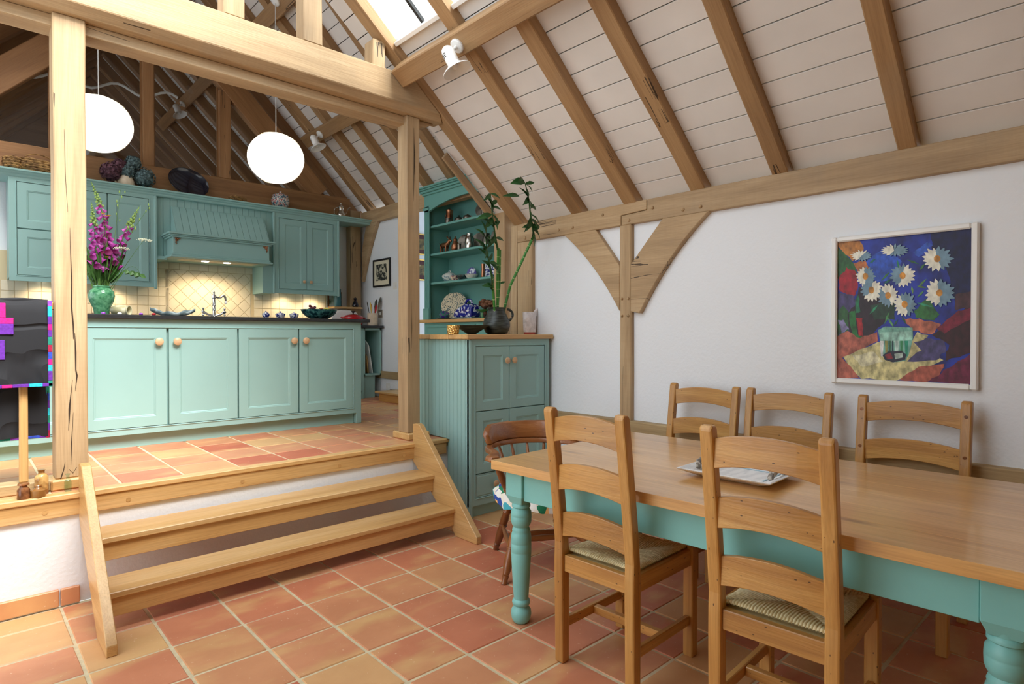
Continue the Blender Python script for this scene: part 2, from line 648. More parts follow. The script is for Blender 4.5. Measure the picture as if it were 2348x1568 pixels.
floor = sgroup('floor')
MB().box(-2.35, 3.66, -1.7, 3.72, -0.08, -0.0035).build('grout_bed', 'grout', floor)
tiles_floor(floor, 0.37, 3.5105, 0.0, -0.52, 3.62, -1.6, 3.69, 0.3025, 0.3063)
floor2 = sgroup('floor_upper')
MB().box(-0.95, 4.1, 3.79, 7.4, 0.44, H - 0.0035).build('grout_bed', 'grout', floor2)
MB().box(-0.95, 2.9, 3.715, 3.79, 0.47, H - 0.0035).build('grout_edge', 'grout', floor2)
tiles_floor(floor2, 0.64, 4.02, H, -0.9, 4.0, 3.745, 6.9, 0.302, 0.302)

# platform face, nosing, fascia, skirting
struct(MB().box(-0.9, 4.0, 3.712, 3.79, 0.0, 0.5).build('wall_platform', 'plaster'))
t1 = struct(MB().box(-0.52, 2.76, 3.685, 3.752, 0.53, H).build('trim_1', 'stairX', bevel=0.005))
t2 = struct(MB().box(-0.52, 2.74, 3.694, 3.72, 0.447, 0.53).build('trim_2', 'stairX', bevel=0.003))
for x in (0.31, 0.66, 1.24, 1.86, 2.36):
    b = MB()
    b.tube([(x, 3.6935, 0.482), (x, 3.6915, 0.482)], 0.011, 14)
    b.build('peg', 'stairX', t2)
sk = sgroup('baseboard_platform', (0, 3.7, 0))
xs = [-0.52, -0.24, 0.065, 0.367, 0.452]
for a, c in zip(xs, xs[1:]):
    MB().box(a + 0.003, c - 0.003, 3.692, 3.713, 0.004, 0.088).build('tile', 'terra', sk, bevel=0.004)

# dining walls
struct(MB().box(XW, XW + 0.1, -1.7, 3.9, 0, 2.30).build('wall_right', 'plaster'))
struct(MB().box(-2.35, XW + 0.1, -1.7, -1.6, 0, 4.2).build('wall_front', 'sillX'))  # unseen wall, dark wood chosen to cut bounced light
wl = sgroup('wall_left', (-2.3, 0, 0))
MB().box(-2.35, -2.27, -1.6, 1.1, 0, 2.4).build('unseen_panelling', 'sillZ', wl)  # unseen, added in dark wood to hold back light from the near left
MB().box(-2.35, -2.27, 1.1, 3.72, 2.2, 2.4).build('head', 'oakY', wl)
for y in (1.15, 2.4, 3.6):
    MB().box(-2.35, -2.27, y - 0.05, y + 0.05, 0, 2.2).build('mullion', 'oakZ', wl)
MB().box(-2.35, -0.9, 3.712, 3.8, 0, 2.6).build('return', 'plaster', wl)

# wall timbers ------------------------------------------------------
G_wf = 'oak frame of the white dining wall'
tp = thing('wall_plate', 'long scarf-jointed oak wall plate running above the white dining wall', 'beam', (XF, 1.5, 2.15))
def yz(name, poly, x0, x1, mat, parent, bevel=0.004):
    b = MB()
    b.prism(poly, 'YZ', x0, x1)
    return b.build(name, mat, parent, bevel=bevel)
yz('plate_timber', [(3.80, 2.152), (3.80, 2.307), (2.47, 2.307), (2.47, 2.236), (2.695, 2.226), (2.695, 2.152)], XF, XF + 0.13, 'oakY', tp)
yz('plate_timber', [(2.69, 2.152), (2.69, 2.222), (2.466, 2.232), (2.466, 2.307), (-1.6, 2.307), (-1.6, 2.152)], XF, XF + 0.13, 'oakY', tp)
def pegs(parent, pts, r=0.012):
    for y, z in pts:
        b = MB()
        b.tube([(XF + 0.01, y, z), (XF - 0.006, y, z), (XF - 0.011, y + 0.001, z + 0.001)], [r, r, r * 0.6], 10)
        b.build('peg', 'oakX', parent)
pegs(tp, [(3.70, 2.18), (3.31, 2.2), (3.16, 2.2), (2.86, 2.255), (2.62, 2.18), (2.42, 2.24), (2.18, 2.19), (2.05, 2.19)])
po = thing('wall_post', 'grey-brown oak post between two curved braces on the white wall', 'post', (XF, 2.65, 0))
beam('post_timber', (XF + 0.04, 2.652, 0.0), (XF + 0.04, 2.652, 2.152), 0.10, 0.08, 'oakX', po, up=(1, 0, 0), wob=0.002)
pegs(po, [(2.68, 1.615), (2.625, 1.615), (2.68, 1.49), (2.625, 1.49)], 0.010)
def curve(p0, p1, p2, n=10):
    return [tuple((1 - t) ** 2 * V(p0) + 2 * t * (1 - t) * V(p1) + t * t * V(p2)) for t in [k / n for k in range(n + 1)]]
o = yz('curved_brace', [(2.93, 2.152), (2.703, 1.86)] + curve((2.703, 1.525), (2.93, 1.90), (3.254, 2.152)), XF - 0.002, XF + 0.045, 'oakY', None)
tag(o, 'curved oak brace from the wall post towards the dresser corner', 'brace', 'curved wall braces')
o = yz('curved_brace', [(2.336, 2.152)] + curve((1.99, 2.152), (2.30, 1.90), (2.526, 1.505)) + [(2.602, 1.52), (2.602, 1.86)], XF - 0.006, XF + 0.045, 'oakY', None)
tag(o, 'curved oak brace from the wall post towards the daisy painting', 'brace', 'curved wall braces')
o = beam('sill_rail', (XF + 0.012, -1.6, 0.66), (XF + 0.012, 2.6, 0.66), 0.075, 0.14, 'sillX', None)
tag(o, 'greenish-brown oak sill rail along the white wall behind the chairs', 'rail')
o = beam('sill_rail', (XF + 0.012, 2.703, 0.66), (XF + 0.012, 3.62, 0.66), 0.075, 0.14, 'sillX', None)
tag(o, 'short oak sill rail between the wall post and the teal cupboard', 'rail')
o = beam('corner_post', (XF + 0.05, 3.71, 0.0), (XF + 0.05, 3.71, 2.15), 0.18, 0.10, 'oakX', None, up=(1, 0, 0))
tag(o, 'oak corner post under the end of the wall plate behind the white vessel', 'post')
o = beam('corner_post', (XF + 0.055, 3.845, 0.0), (XF + 0.055, 3.845, 2.305), 0.08, 0.11, 'oakX', None, up=(1, 0, 0), wob=0.003)
tag(o, 'narrow rough oak post tight against the end of the wall plate', 'post')
o = beam('corner_post', (3.62, 4.0, 0.0), (3.62, 4.0, 2.44), 0.14, 0.15, 'oakX', None, up=(1, 0, 0))
tag(o, 'tall oak post right beside the shelves of the teal dresser', 'post')

# roof of the dining room -------------------------------------------
A1 = R(40.2)
c1, s1 = math.cos(A1), math.sin(A1)
def rp(s, n):                   # slope distance from the plate edge, offset along the upward normal -> x, z
    return (XF - s * c1 + n * s1, 2.306 + s * s1 + n * c1)
S_SKY = (XF - 2.285) / c1
S_TOP = (XF - 1.55) / c1
RD = 0.075
ceil1 = sgroup('ceiling')
nb, bw = 0, 0.149
s = -0.06
def plank_at(parent, s0, s1_, y0, y1, fn, mat='board', th=0.016):
    b = MB()
    pts = [fn(s0 + 0.003, 0), fn(s1_ - 0.003, 0), fn(s1_ - 0.003, th), fn(s0 + 0.003, th)]
    cy = (y0 + y1) / 2
    c = V((pts[0][0], cy, pts[0][1]))
    b.prism([(p[0], p[1]) for p in pts], 'XZ', y0, y1)
    return b.build('plank', mat, parent, bevel=0.002)
f1 = lambda s_, n: rp(s_, RD + n)
while s < S_SKY - 0.01:
    e = min(s + bw, S_SKY)
    plank_at(ceil1, s, e, -1.6, 4.05, f1)
    s = e
while s < S_TOP:
    e = min(s + bw, S_TOP)
    plank_at(ceil1, s, e, -1.6, 1.2, f1)
    plank_at(ceil1, s, e, 3.885, 4.1, f1)
    s = e
b = MB()
pa, pb = f1(-0.06, 0.017), f1(S_SKY, 0.017)
pc, pd = f1(S_SKY, 0.06), f1(-0.06, 0.06)
b.prism([pa, pb, pc, pd], 'XZ', -1.65, 4.06)
b.build('backing', 'gapdark', ceil1)

b = MB()
b.prism([f1(S_SKY, 0.017), f1(S_TOP, 0.017), f1(S_TOP, 0.08), f1(S_SKY, 0.08)], 'XZ', 3.885, 4.12)
b.build('backing', 'gapdark', ceil1)
raf = [(3.86, 3.72), (3.187, 3.057), (2.684, 2.55), (2.138, 2.01), (1.597, 1.478), (0.945, 0.836), (0.36, 0.25), (-0.25, -0.37), (-0.85, -0.97)]
labs = ['principal oak rafter standing beside the end of the tie beam', 'oak rafter right behind the white spotlight on the purlin', 'second oak rafter from the spotlight, foot near the left curved brace',
        'oak rafter with a wavy bark edge above the right curved brace', 'oak rafter meeting the wall plate left of the daisy painting', 'oak rafter meeting the wall plate above the daisy painting']
tops = [0.0, 0.0, 0.0, 0.0, 0.0, 0.0]
for k, (a, c) in enumerate(raf):
    w = a - c
    y = (a + c) / 2
    x0, z0 = rp(-0.05, RD / 2 + 0.005)
    x1, z1 = rp(S_TOP, RD / 2 + 0.005)
    if k == 0:
        w = 0.13
        y = 3.795
    dy = {3: 0.03, 4: -0.03, 5: -0.055}.get(k, 0.0)
    o = beam('rafter', (x0, y, z0), (x1, y + dy, z1), w - 0.02, RD + 0.01, 'raftX', None, up=(s1, 0, c1), wob=0.004)
    tag(o, labs[k] if k < 6 else 'oak rafter in the near bays of the dining roof', 'rafter', 'oak rafters of the dining roof')
# slim trim that closes the boards towards the kitchen
x0, z0 = rp(-0.02, 0.03)
x1, z1 = rp(0.80, 0.03)
o = beam('verge_trim', (x0, 4.055, z0), (x1, 4.055, z1), 0.03, 0.07, 'oakX', None, up=(s1, 0, c1))
tag(o, 'thin oak trim strip edging the roof boards above the dresser', 'trim')
# purlin carrying the spotlight
pm = V((2.333, 0, 3.1765)) + V((s1, 0, c1)) * 0.062
o = beam('purlin', (pm.x, -1.6, pm.z), (pm.x, 3.738, pm.z), 0.142, 0.125, 'raftX', None, up=(s1, 0, c1), bevel=0.008, wob=0.003)
tag(o, 'heavy oak purlin under the skylight holding a white spotlight', 'beam')

# skylight: glazing above the purlin, both slopes
win = sgroup('window_1', (1.9, 2.0, 3.6))
GO = RD + 0.05
ys = [1.2, 1.87, 2.41, 2.88, 3.44, 3.74]
for a, c in zip(ys, ys[1:]):
    p = [rp(S_SKY + 0.02, GO), rp(S_TOP, GO), rp(S_TOP, GO + 0.006), rp(S_SKY + 0.02, GO + 0.006)]
    b = MB()
    b.prism(p, 'XZ', a + 0.012, c - 0.012)
    b.build('pane', 'pane', win)
for a in ys[1:-1]:
    x0, z0 = rp(S_SKY, GO - 0.01)
    x1, z1 = rp(S_TOP, GO - 0.01)
    beam('glazing_bar', (x0, a, z0), (x1, a, z1), 0.024, 0.03, 'black', win, up=(s1, 0, c1), bevel=0.003)
x0, z0 = rp(S_SKY - 0.012, GO - 0.03)
beam('lower_frame', (x0, 1.2, z0), (x0, 3.74, z0), 0.03, 0.11, 'white', win, up=(s1, 0, c1), bevel=0.003)
x0, z0 = rp(S_SKY, GO - 0.03)
x1, z1 = rp(S_TOP, GO - 0.03)
beam('side_frame', (x0, 3.875, z0), (x1, 3.875, z1), 0.02, 0.12, 'white', win, up=(s1, 0, c1), bevel=0.003)
# left slope of the dining roof, mirrored about the ridge
ceil2 = sgroup('ceiling_left')
mir = lambda p: (3.10 - p[0], p[1])
f1m = lambda s_, n: mir(rp(s_, RD + n))
b = MB()
b.prism([f1m(-0.06, 0), f1m(S_TOP, 0), f1m(S_TOP, 0.05), f1m(-0.06, 0.05)], 'XZ', -1.6, 1.5)
b.build('unseen_boarding', 'board', ceil2)  # unseen, its extent set to keep daylight off the near bays
MB().box(-2.35, -0.5, -1.6, 1.5, 2.35, 2.4).build('unseen_boarding', 'board', ceil2)
zr = rp(S_TOP, 0.05)[1]
o = beam('ridge_beam', (1.55, -1.6, zr), (1.55, 3.9, zr), 0.07, 0.16, 'oakX', None)
tag(o, 'oak ridge beam at the top of the dining roof', 'beam')

# truss between dining room and kitchen ------------------------------
def postbox(name, x0, x1, y0, y1, z0, z1, mat='oakX', parent=None, wob=0.002):
    return beam(name, ((x0 + x1) / 2, (y0 + y1) / 2, z0), ((x0 + x1) / 2, (y0 + y1) / 2, z1), y1 - y0, x1 - x0, mat, parent, up=(1, 0, 0), wob=wob, bevel=0.005)
o = postbox('truss_post', 0.367, 0.504, 3.81, 3.955, 0.615, 2.985)
tag(o, 'pale sawn oak post with a long dark crack beside the quilt', 'post')
o = postbox('truss_post', 2.466, 2.578, 3.81, 3.94, 0.615, 2.985)
tag(o, 'oak post at the top of the steps beside the teal cupboard', 'post')
def cracks(parent, pts_list, y):
    for pts in pts_list:
        b = MB()
        L, Rr = [], []
        for (x, z, w) in pts:
            L.append((x - w / 2, y - 0.0006, z))
            Rr.append((x + w / 2, y - 0.0006, z))
        i = b.av(L + Rr)
        n = len(pts)
        for k in range(n - 1):
            b.af([i + k, i + k + 1, i + n + k + 1, i + n + k])
        b.build('crack', 'crackm', parent)
M['crackm'] = plain('dark_split', S(52, 36, 22), 0.9)
cracks(bpy.data.objects['truss_post'], [[(0.412, 2.40, 0.001), (0.416, 2.15, 0.002), (0.424, 1.98, 0.001)], [(0.432, 1.90, 0.001), (0.434, 1.78, 0.003), (0.438, 1.62, 0.005), (0.436, 1.50, 0.006), (0.443, 1.40, 0.006), (0.444, 1.33, 0.003)], [(0.449, 1.36, 0.002), (0.452, 1.26, 0.007), (0.452, 1.17, 0.005), (0.457, 1.14, 0.006), (0.449, 1.06, 0.001)],
       [(0.438, 1.12, 0.001), (0.428, 1.02, 0.004), (0.424, 0.97, 0.008), (0.422, 0.9, 0.003), (0.418, 0.86, 0.001)], [(0.440, 0.95, 0.001), (0.432, 0.8, 0.004), (0.428, 0.68, 0.001)], [(0.385, 0.615, 0.005), (0.398, 0.66, 0.004), (0.404, 0.70, 0.001)], [(0.42, 0.66, 0.002), (0.436, 0.637, 0.002), (0.452, 0.665, 0.002)]], 3.8085)
cracks(bpy.data.objects['truss_post.001'], [[(2.525, 2.90, 0.002), (2.527, 2.7, 0.006), (2.524, 2.5, 0.004), (2.519, 2.35, 0.002)], [(2.530, 2.78, 0.001), (2.533, 2.66, 0.004), (2.528, 2.55, 0.001)], [(2.50, 1.6, 0.001), (2.504, 1.4, 0.004), (2.50, 1.25, 0.001)]], 3.8085)
tb = thing('tie_beam', 'massive oak tie beam lit by the skylight with struts on top', 'beam', (1.0, 3.82, 2.98))
b = MB()
prof = [(3.74, 3.24), (3.74, 3.033), (3.785, 2.985), (3.90, 2.985), (3.90, 3.24)]
xe = lambda z: XF - (z - 2.306) / math.tan(A1) - 0.004
i = b.av([(-0.9, y, z) for y, z in prof])
j = b.av([(xe(z), y, z) for y, z in prof])
n = len(prof)
b.af([i + k for k in range(n)][::-1])
b.af([j + k for k in range(n)])
for k in range(n):
    b.af([i + k, i + (k + 1) % n, j + (k + 1) % n, j + k])
b.build('beam_timber', 'oakX', tb, bevel=0.004)
for x0, x1, top in ((1.165, 1.285, 3.95), (1.647, 1.774, 4.0), (0.28, 0.40, 3.3)):
    postbox('strut', x0, x1, 3.742, 3.86, 3.24, min(top, 2.306 + (XF - x1) * 0.84 + 0.0), 'oakX', tb)
postbox('strut', 2.165, 2.262, 3.775, 3.90, 3.24, 3.44, 'oakX', tb)
o = MB()
o.prism([(-0.9, 2.922), (2.60, 2.922), (2.73, 2.984), (-0.9, 2.984)], 'XZ', 3.848, 3.99)
o = o.build('lower_tie', 'oakX', None, bevel=0.004)
tag(o, 'lower oak plate running beneath the massive tie beam across both posts', 'beam')
# sill pieces on the platform
o = beam('sill_beam', (-0.52, 3.867, 0.588), (0.362, 3.867, 0.588), 0.11, 0.055, 'sillX', None)
tag(o, 'low pale oak sill under the quilt rail on the platform edge', 'beam')
o = MB().box(0.343, 0.497, 3.782, 3.96, H, 0.615).build('post_foot_block', 'stairX', None, bevel=0.008)
tag(o, 'oak block under the cracked post behind the glass bottle', 'block', 'post foot blocks')
o = MB().box(2.462, 2.66, 3.795, 4.02, H, 0.615).build('post_foot_block', 'stairX', None, bevel=0.01)
tag(o, 'oak block under the post at the top of the steps', 'block', 'post foot blocks')

# staircase ----------------------------------------------------------
st = thing('staircase', 'golden oak open-riser steps leading up to the kitchen platform', 'stairs', (1.475, 3.4, 0))
sprof = [(2.975, 0.0), (3.02, 0.0), (3.20, 0.0), (3.225, 0.03), (3.71, 0.43), (3.71, 0.70), (3.665, 0.708), (3.625, 0.70), (2.975, 0.045)]
for x0, x1 in ((0.448, 0.49), (2.445, 2.487)):
    b = MB()
    b.prism(sprof, 'YZ', x0, x1)
    b.build('stringer', 'stairY', st, bevel=0.003)
for z, yn in ((H / 3, 3.201), (2 * H / 3, 3.438)):
    MB().box(0.49, 2.445, yn, yn + 0.232, z - 0.029, z).build('tread', 'stairX', st, bevel=0.004)
    MB().box(0.49, 2.445, yn + 0.016, yn + 0.04, z - 0.116, z - 0.029).build('riser', 'stairX', st, bevel=0.002)

# kitchen shell ------------------------------------------------------
KX, KR, KZ = 4.0, 1.55, 2.965          # plate edge, ridge, underside of rafters at the plate
q2 = math.sqrt(0.5)
kp = lambda s_, n: (KX - s_ * q2 + n * q2, KZ + s_ * q2 + n * q2)
km = lambda s_, n: (2 * KR - kp(s_, n)[0], kp(s_, n)[1])
KT = (KX - KR) / q2
ceil3 = sgroup('ceiling_kitchen')
s = -0.05
k = 0
while s < KT:
    e = min(s + bw, KT)
    plank_at(ceil3, s, e, 4.08, 12.6, lambda a, n: kp(a, 0.085 + n))
    if 7 <= k <= 15:  # unseen roof opening added to let fill daylight into the kitchen
        plank_at(ceil3, s, e, 4.08, 4.5, lambda a, n: km(a, 0.085 + n))
        plank_at(ceil3, s, e, 6.7, 7.4, lambda a, n: km(a, 0.085 + n))
    else:
        plank_at(ceil3, s, e, 4.08, 7.4, lambda a, n: km(a, 0.085 + n))
    if True:
        plank_at(ceil3, s, e, 7.4, 12.6, lambda a, n: km(a, 0.085 + n))
    s = e
    k += 1
for fn, y0, y1, sa, sb in ((kp, 4.08, 12.6, -0.05, KT), (km, 4.08, 7.4, -0.05, 0.993), (km, 4.08, 7.4, 2.334, KT), (km, 4.08, 4.5, 0.993, 2.334), (km, 6.7, 7.4, 0.993, 2.334), (km, 7.4, 12.6, -0.05, KT)):
    b = MB()
    b.prism([fn(sa, 0.103), fn(sb, 0.103), fn(sb, 0.15), fn(sa, 0.15)], 'XZ', y0, y1)
    b.build('backing', 'gapdark', ceil3)
    b = MB()
    b.prism([fn(sa, 0.151), fn(sb, 0.151), fn(sb, 0.17), fn(sa, 0.17)], 'XZ', y0, y1)
    b.build('skybright_covering', 'board', ceil3)  # roof outside coloured white to look sky-bright through the skylight
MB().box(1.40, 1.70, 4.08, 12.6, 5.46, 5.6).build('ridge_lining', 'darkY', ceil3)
kr = []
y = 4.30
while y < 12.5:
    kr.append(y)
    y += 0.46
for y in kr:
    far = y > 7.3
    if abs(y - 7.3) < 0.12:
        continue
    a0, a1 = kp(-0.03, 0.04), kp(KT, 0.04)
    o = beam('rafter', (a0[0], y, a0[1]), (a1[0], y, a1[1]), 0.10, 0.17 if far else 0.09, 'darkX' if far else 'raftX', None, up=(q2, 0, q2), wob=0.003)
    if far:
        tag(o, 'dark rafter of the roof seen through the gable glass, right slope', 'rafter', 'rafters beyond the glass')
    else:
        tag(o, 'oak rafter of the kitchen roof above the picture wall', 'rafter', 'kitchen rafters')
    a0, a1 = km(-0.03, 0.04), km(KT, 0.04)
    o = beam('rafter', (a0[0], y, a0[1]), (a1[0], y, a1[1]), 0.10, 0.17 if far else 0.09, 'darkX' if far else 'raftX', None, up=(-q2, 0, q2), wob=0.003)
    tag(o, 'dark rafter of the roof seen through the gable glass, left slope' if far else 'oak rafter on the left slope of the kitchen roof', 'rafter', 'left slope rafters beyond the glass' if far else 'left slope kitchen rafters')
for px_, pz_, lab in ((3.145, 3.70, 'oak purlin with a small white spotlight below the kitchen rafters'), (2.322, 4.545, 'upper oak purlin from which the paper lantern hangs')):
    c = V((px_, 0, pz_)) + V((q2, 0, q2)) * 0.055
    o = beam('purlin', (c.x, 4.1, c.z), (c.x, 7.16, c.z), 0.142, 0.11, 'raftX', None, up=(q2, 0, q2), wob=0.003)
    tag(o, lab, 'beam')
o = beam('purlin', (2.36, 7.45, 4.583), (2.36, 10.5, 4.583), 0.142, 0.11, 'darkX', None, up=(q2, 0, q2), wob=0.003)
tag(o, 'dark purlin with a cut end seen through the gable glass', 'beam')
o = beam('wall_plate', (3.985, 4.1, 2.88), (3.985, 7.2, 2.88), 0.09, 0.165, 'oakX', None)
tag(o, 'oak wall plate above the small framed print in the kitchen', 'beam')
# walls of the kitchen
wk = sgroup('wall_kitchen_right', (4.05, 6.8, H))
MB().box(4.0, 4.1, 6.28, 7.4, H, 2.9).build('plaster_panel', 'plaster', wk)
MB().box(3.975, 4.1, 6.28, 6.88, 0.80, 0.89).build('dado_board', 'sillY', wk, bevel=0.004)
MB().box(4.1, 5.5, 6.52, 6.62, H, 3.3).build('passage_panel', 'plaster', wk)
MB().box(4.36, 4.44, 3.98, 5.66, 0, 3.2).build('recess_panel', 'plaster', wk)
MB().box(3.7, 4.4, 4.06, 4.12, 0, 3.2).build('nib_panel', 'plaster', wk)
MB().box(4.1, 5.5, 4.2, 6.52, 3.0, 3.05).build('unseen_passage_ceiling', 'plaster', wk)  # unseen, added with the sides and end to block sky light
MB().box(5.5, 5.55, 4.2, 6.6, 0.5, 1.7).build('unseen_passage_side', 'plaster', wk)
MB().box(5.5, 5.55, 4.2, 6.6, 2.5, 3.05).build('unseen_passage_side', 'plaster', wk)
MB().box(4.44, 5.5, 4.2, 4.25, 0.5, 3.05).build('unseen_passage_end', 'plaster', wk)
MB().box(4.0, 5.5, 5.0, 6.6, 0.5, 0.67).build('passage_floor', 'sillX', wk)
stp = MB().box(3.705, 4.0, 5.66, 6.4, 0.657, 0.677)
stp = thing('wooden_step', 'small oak step below the dado board at the kitchen passage', 'step', (3.85, 6.0, H))
MB().box(3.69, 4.0, 5.66, 6.42, 0.652, 0.676).build('tread', 'stairY', stp, bevel=0.004)
MB().box(3.715, 3.98, 5.66, 6.36, H, 0.652).build('riser', 'chairY', stp, bevel=0.002)
struct(MB().box(-0.95, 4.0, 7.32, 7.42, H, 2.96).build('wall_back', 'plaster'))
wkl = sgroup('wall_kitchen_left', (-0.95, 5.7, H))
MB().box(-1.0, -0.9, 3.72, 7.4, 0, 1.2).build('plaster_panel', 'plaster', wkl)  # gap between these panels is an unseen window added for kitchen daylight
MB().box(-1.0, -0.9, 3.72, 12.6, 2.6, 3.05).build('plaster_panel', 'plaster', wkl)
MB().box(-1.0, -0.9, 7.4, 12.6, 0.5, 1.6).build('plaster_panel', 'darkY', wkl)  # unseen dark wall added to dim the room beyond the glass
MB().box(-1.0, -0.9, 3.72, 4.2, 1.2, 2.6).build('plaster_panel', 'plaster', wkl)
MB().box(-1.0, -0.9, 6.6, 7.4, 1.2, 2.6).build('plaster_panel', 'plaster', wkl)
wgab = sgroup('wall_gable', (1.55, 4.07, 3))
b = MB()
b.prism([(4.3, 1.9), (4.3, 2.75), (1.55, 5.6), (-1.2, 2.75), (-1.2, 1.9)] + [(1.55 - 2.2, 1.9 + 0.55), (1.55, 4.12), (1.55 + 2.2, 1.9 + 0.55)][::1], 'XZ', 4.085, 4.12)
b.build('infill', 'plaster', wgab)
wfar = sgroup('wall_far', (1.55, 12.6, 0.5))
b = MB()
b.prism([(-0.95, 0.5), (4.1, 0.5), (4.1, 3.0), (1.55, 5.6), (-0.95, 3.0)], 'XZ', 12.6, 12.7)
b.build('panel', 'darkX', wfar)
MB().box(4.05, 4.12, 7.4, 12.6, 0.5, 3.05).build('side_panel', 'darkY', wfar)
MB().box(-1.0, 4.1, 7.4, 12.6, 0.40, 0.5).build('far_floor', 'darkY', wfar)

# back truss with glazing --------------------------------------------
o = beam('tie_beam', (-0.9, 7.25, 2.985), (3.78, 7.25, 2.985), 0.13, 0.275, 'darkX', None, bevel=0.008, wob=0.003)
tag(o, 'dark oak tie beam behind the objects on top of the wall cupboards', 'beam')
def lowline(x):
    return 3.12 + (3.2 - x) * 1.02 if x > KR else 3.12 + (x - (2 * KR - 3.2)) * 1.02
for sgn, lab in ((1, 'wide oak principal rafter of the glazed gable beside the big lantern'), (-1, 'wide oak principal rafter of the glazed gable beyond the cracked post')):
    d = V((-1, 0, 1.02)).normalized()
    nrm = V((1.02, 0, 1)).normalized()
    p0 = V((3.2, 7.25, 3.12)) - d * 0.13 + nrm * 0.125
    p1 = V((KR, 7.25, lowline(KR + 0.001))) + nrm * 0.125 + d * 0.06
    if sgn < 0:
        p0.x, p1.x = 2 * KR - p0.x, 2 * KR - p1.x
        nrm.x = -nrm.x
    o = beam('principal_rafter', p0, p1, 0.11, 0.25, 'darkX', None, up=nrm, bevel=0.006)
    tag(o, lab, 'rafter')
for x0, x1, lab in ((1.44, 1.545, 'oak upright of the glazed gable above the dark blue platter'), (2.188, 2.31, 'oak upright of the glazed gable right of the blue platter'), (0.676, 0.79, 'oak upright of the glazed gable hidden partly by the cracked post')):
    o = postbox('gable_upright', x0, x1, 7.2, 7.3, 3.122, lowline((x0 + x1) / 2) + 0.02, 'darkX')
    tag(o, lab, 'post')
gw = sgroup('window_2', (1.55, 7.26, 3.12))
xsn = [-0.09, 0.676, None, 0.79, 1.44, None, 1.545, 2.188, None, 2.31, 3.19]
spans = [(-0.08, 0.676), (0.79, 1.44), (1.545, 2.188), (2.31, 3.18)]
for a, c in spans:
    top = [(c, lowline(c)), (a, lowline(a))]
    if a < KR < c:
        top = [(c, lowline(c)), (KR, lowline(KR)), (a, lowline(a))]
    b = MB()
    b.prism([(a, 3.124), (c, 3.124)] + [(x, max(z, 3.126)) for x, z in top], 'XZ', 7.268, 7.274)
    b.build('pane', 'pane', gw)
    for x in (a, c):
        zt = lowline(x)
        if zt > 3.3:
            MB().box(x + (0 if x == a else -0.014), x + (0.014 if x == a else 0), 7.245, 7.267, 3.124, zt - 0.01).build('glazing_bead', 'darkZ', gw)
o = beam('corner_post', (3.86, 7.25, H), (3.86, 7.25, 2.98), 0.12, 0.15, 'oakX', None, up=(1, 0, 0))
tag(o, 'oak corner post behind the end of the teal cornice shelf', 'post')
b = MB()
b.prism([(7.19, 2.05), (7.19, 2.42)] + curve((7.19, 2.42), (7.15, 2.62), (7.06, 2.80), 4)[1:] + curve((6.80, 2.80), (7.02, 2.50), (7.19, 2.05))[:-1], 'YZ', 3.945, 3.998)
o = b.build('curved_brace', 'oakY', None, bevel=0.004)
tag(o, 'curved oak brace in the kitchen corner left of the small framed print', 'brace')
# ================================================================== FURNITURE
def panel_door(Mx, w, h, parent, mat, knob=None, name='door', inset=0.068, depth=0.009, th=0.02, kr=0.019):
    """door in local x (width) z (height), front at y=0 facing -y, lower left corner at the origin of Mx"""
    b = MB(Mx)
    def ringp(d, y):
        return [(d, y, d), (w - d, y, d), (w - d, y, h - d), (d, y, h - d)]
    r = [b.av(ringp(0.0, th)), b.av(ringp(0.0, 0.002)), b.av(ringp(0.002, 0.0)), b.av(ringp(inset, 0.0)), b.av(ringp(inset + 0.004, 0.004)), b.av(ringp(inset + 0.008, 0.004)), b.av(ringp(inset + 0.014, depth))]
    for a, c in zip(r, r[1:]):
        for k in range(4):
            b.af([a + k, a + (k + 1) % 4, c + (k + 1) % 4, c + k])
    b.af([r[-1] + k for k in range(4)])
    b.af([r[0] + k for k in (3, 2, 1, 0)])
    d = b.build(name, mat, parent)
    if knob:
        make_knob(Mx, knob[0], knob[1], d, kr)
    return d
def make_knob(Mx, x, z, parent, r=0.019):
    b = MB(Mx @ Matrix.Translation((x, 0, z)) @ Matrix.Rotation(PI / 2, 4, 'X'))
    b.lathe([(0.008, 0.0), (0.008, 0.010), (r * 0.75, 0.013), (r, 0.020), (r * 0.95, 0.027), (r * 0.6, 0.032), (0.001, 0.034)], n=18)
    return b.build('knob', 'knob', parent, smooth=True)
def face_frame(Mx, parent, x0, x1, z0, z1, ox0, ox1, oz0, oz1, mat, th=0.022):
    b = MB(Mx)
    b.box(x0, ox0, 0, th, z0, z1)
    b.box(ox1, x1, 0, th, z0, z1)
    b.box(ox0, ox1, 0, th, oz1, z1)
    b.box(ox0, ox1, 0, th, z0, oz0)
    o = b.build('face_frame', mat, parent)
    b = MB(Mx)
    w, p = 0.009, -0.005
    b.box(ox0 - w, ox0, p, th, oz0 - w, oz1 + w)
    b.box(ox1, ox1 + w, p, th, oz0 - w, oz1 + w)
    b.box(ox0, ox1, p, th, oz1, oz1 + w)
    b.box(ox0, ox1, p, th, oz0 - w, oz0)
    b.build('bead', mat, o, bevel=0.003)
    return o
T = Matrix.Translation
g = 0.003

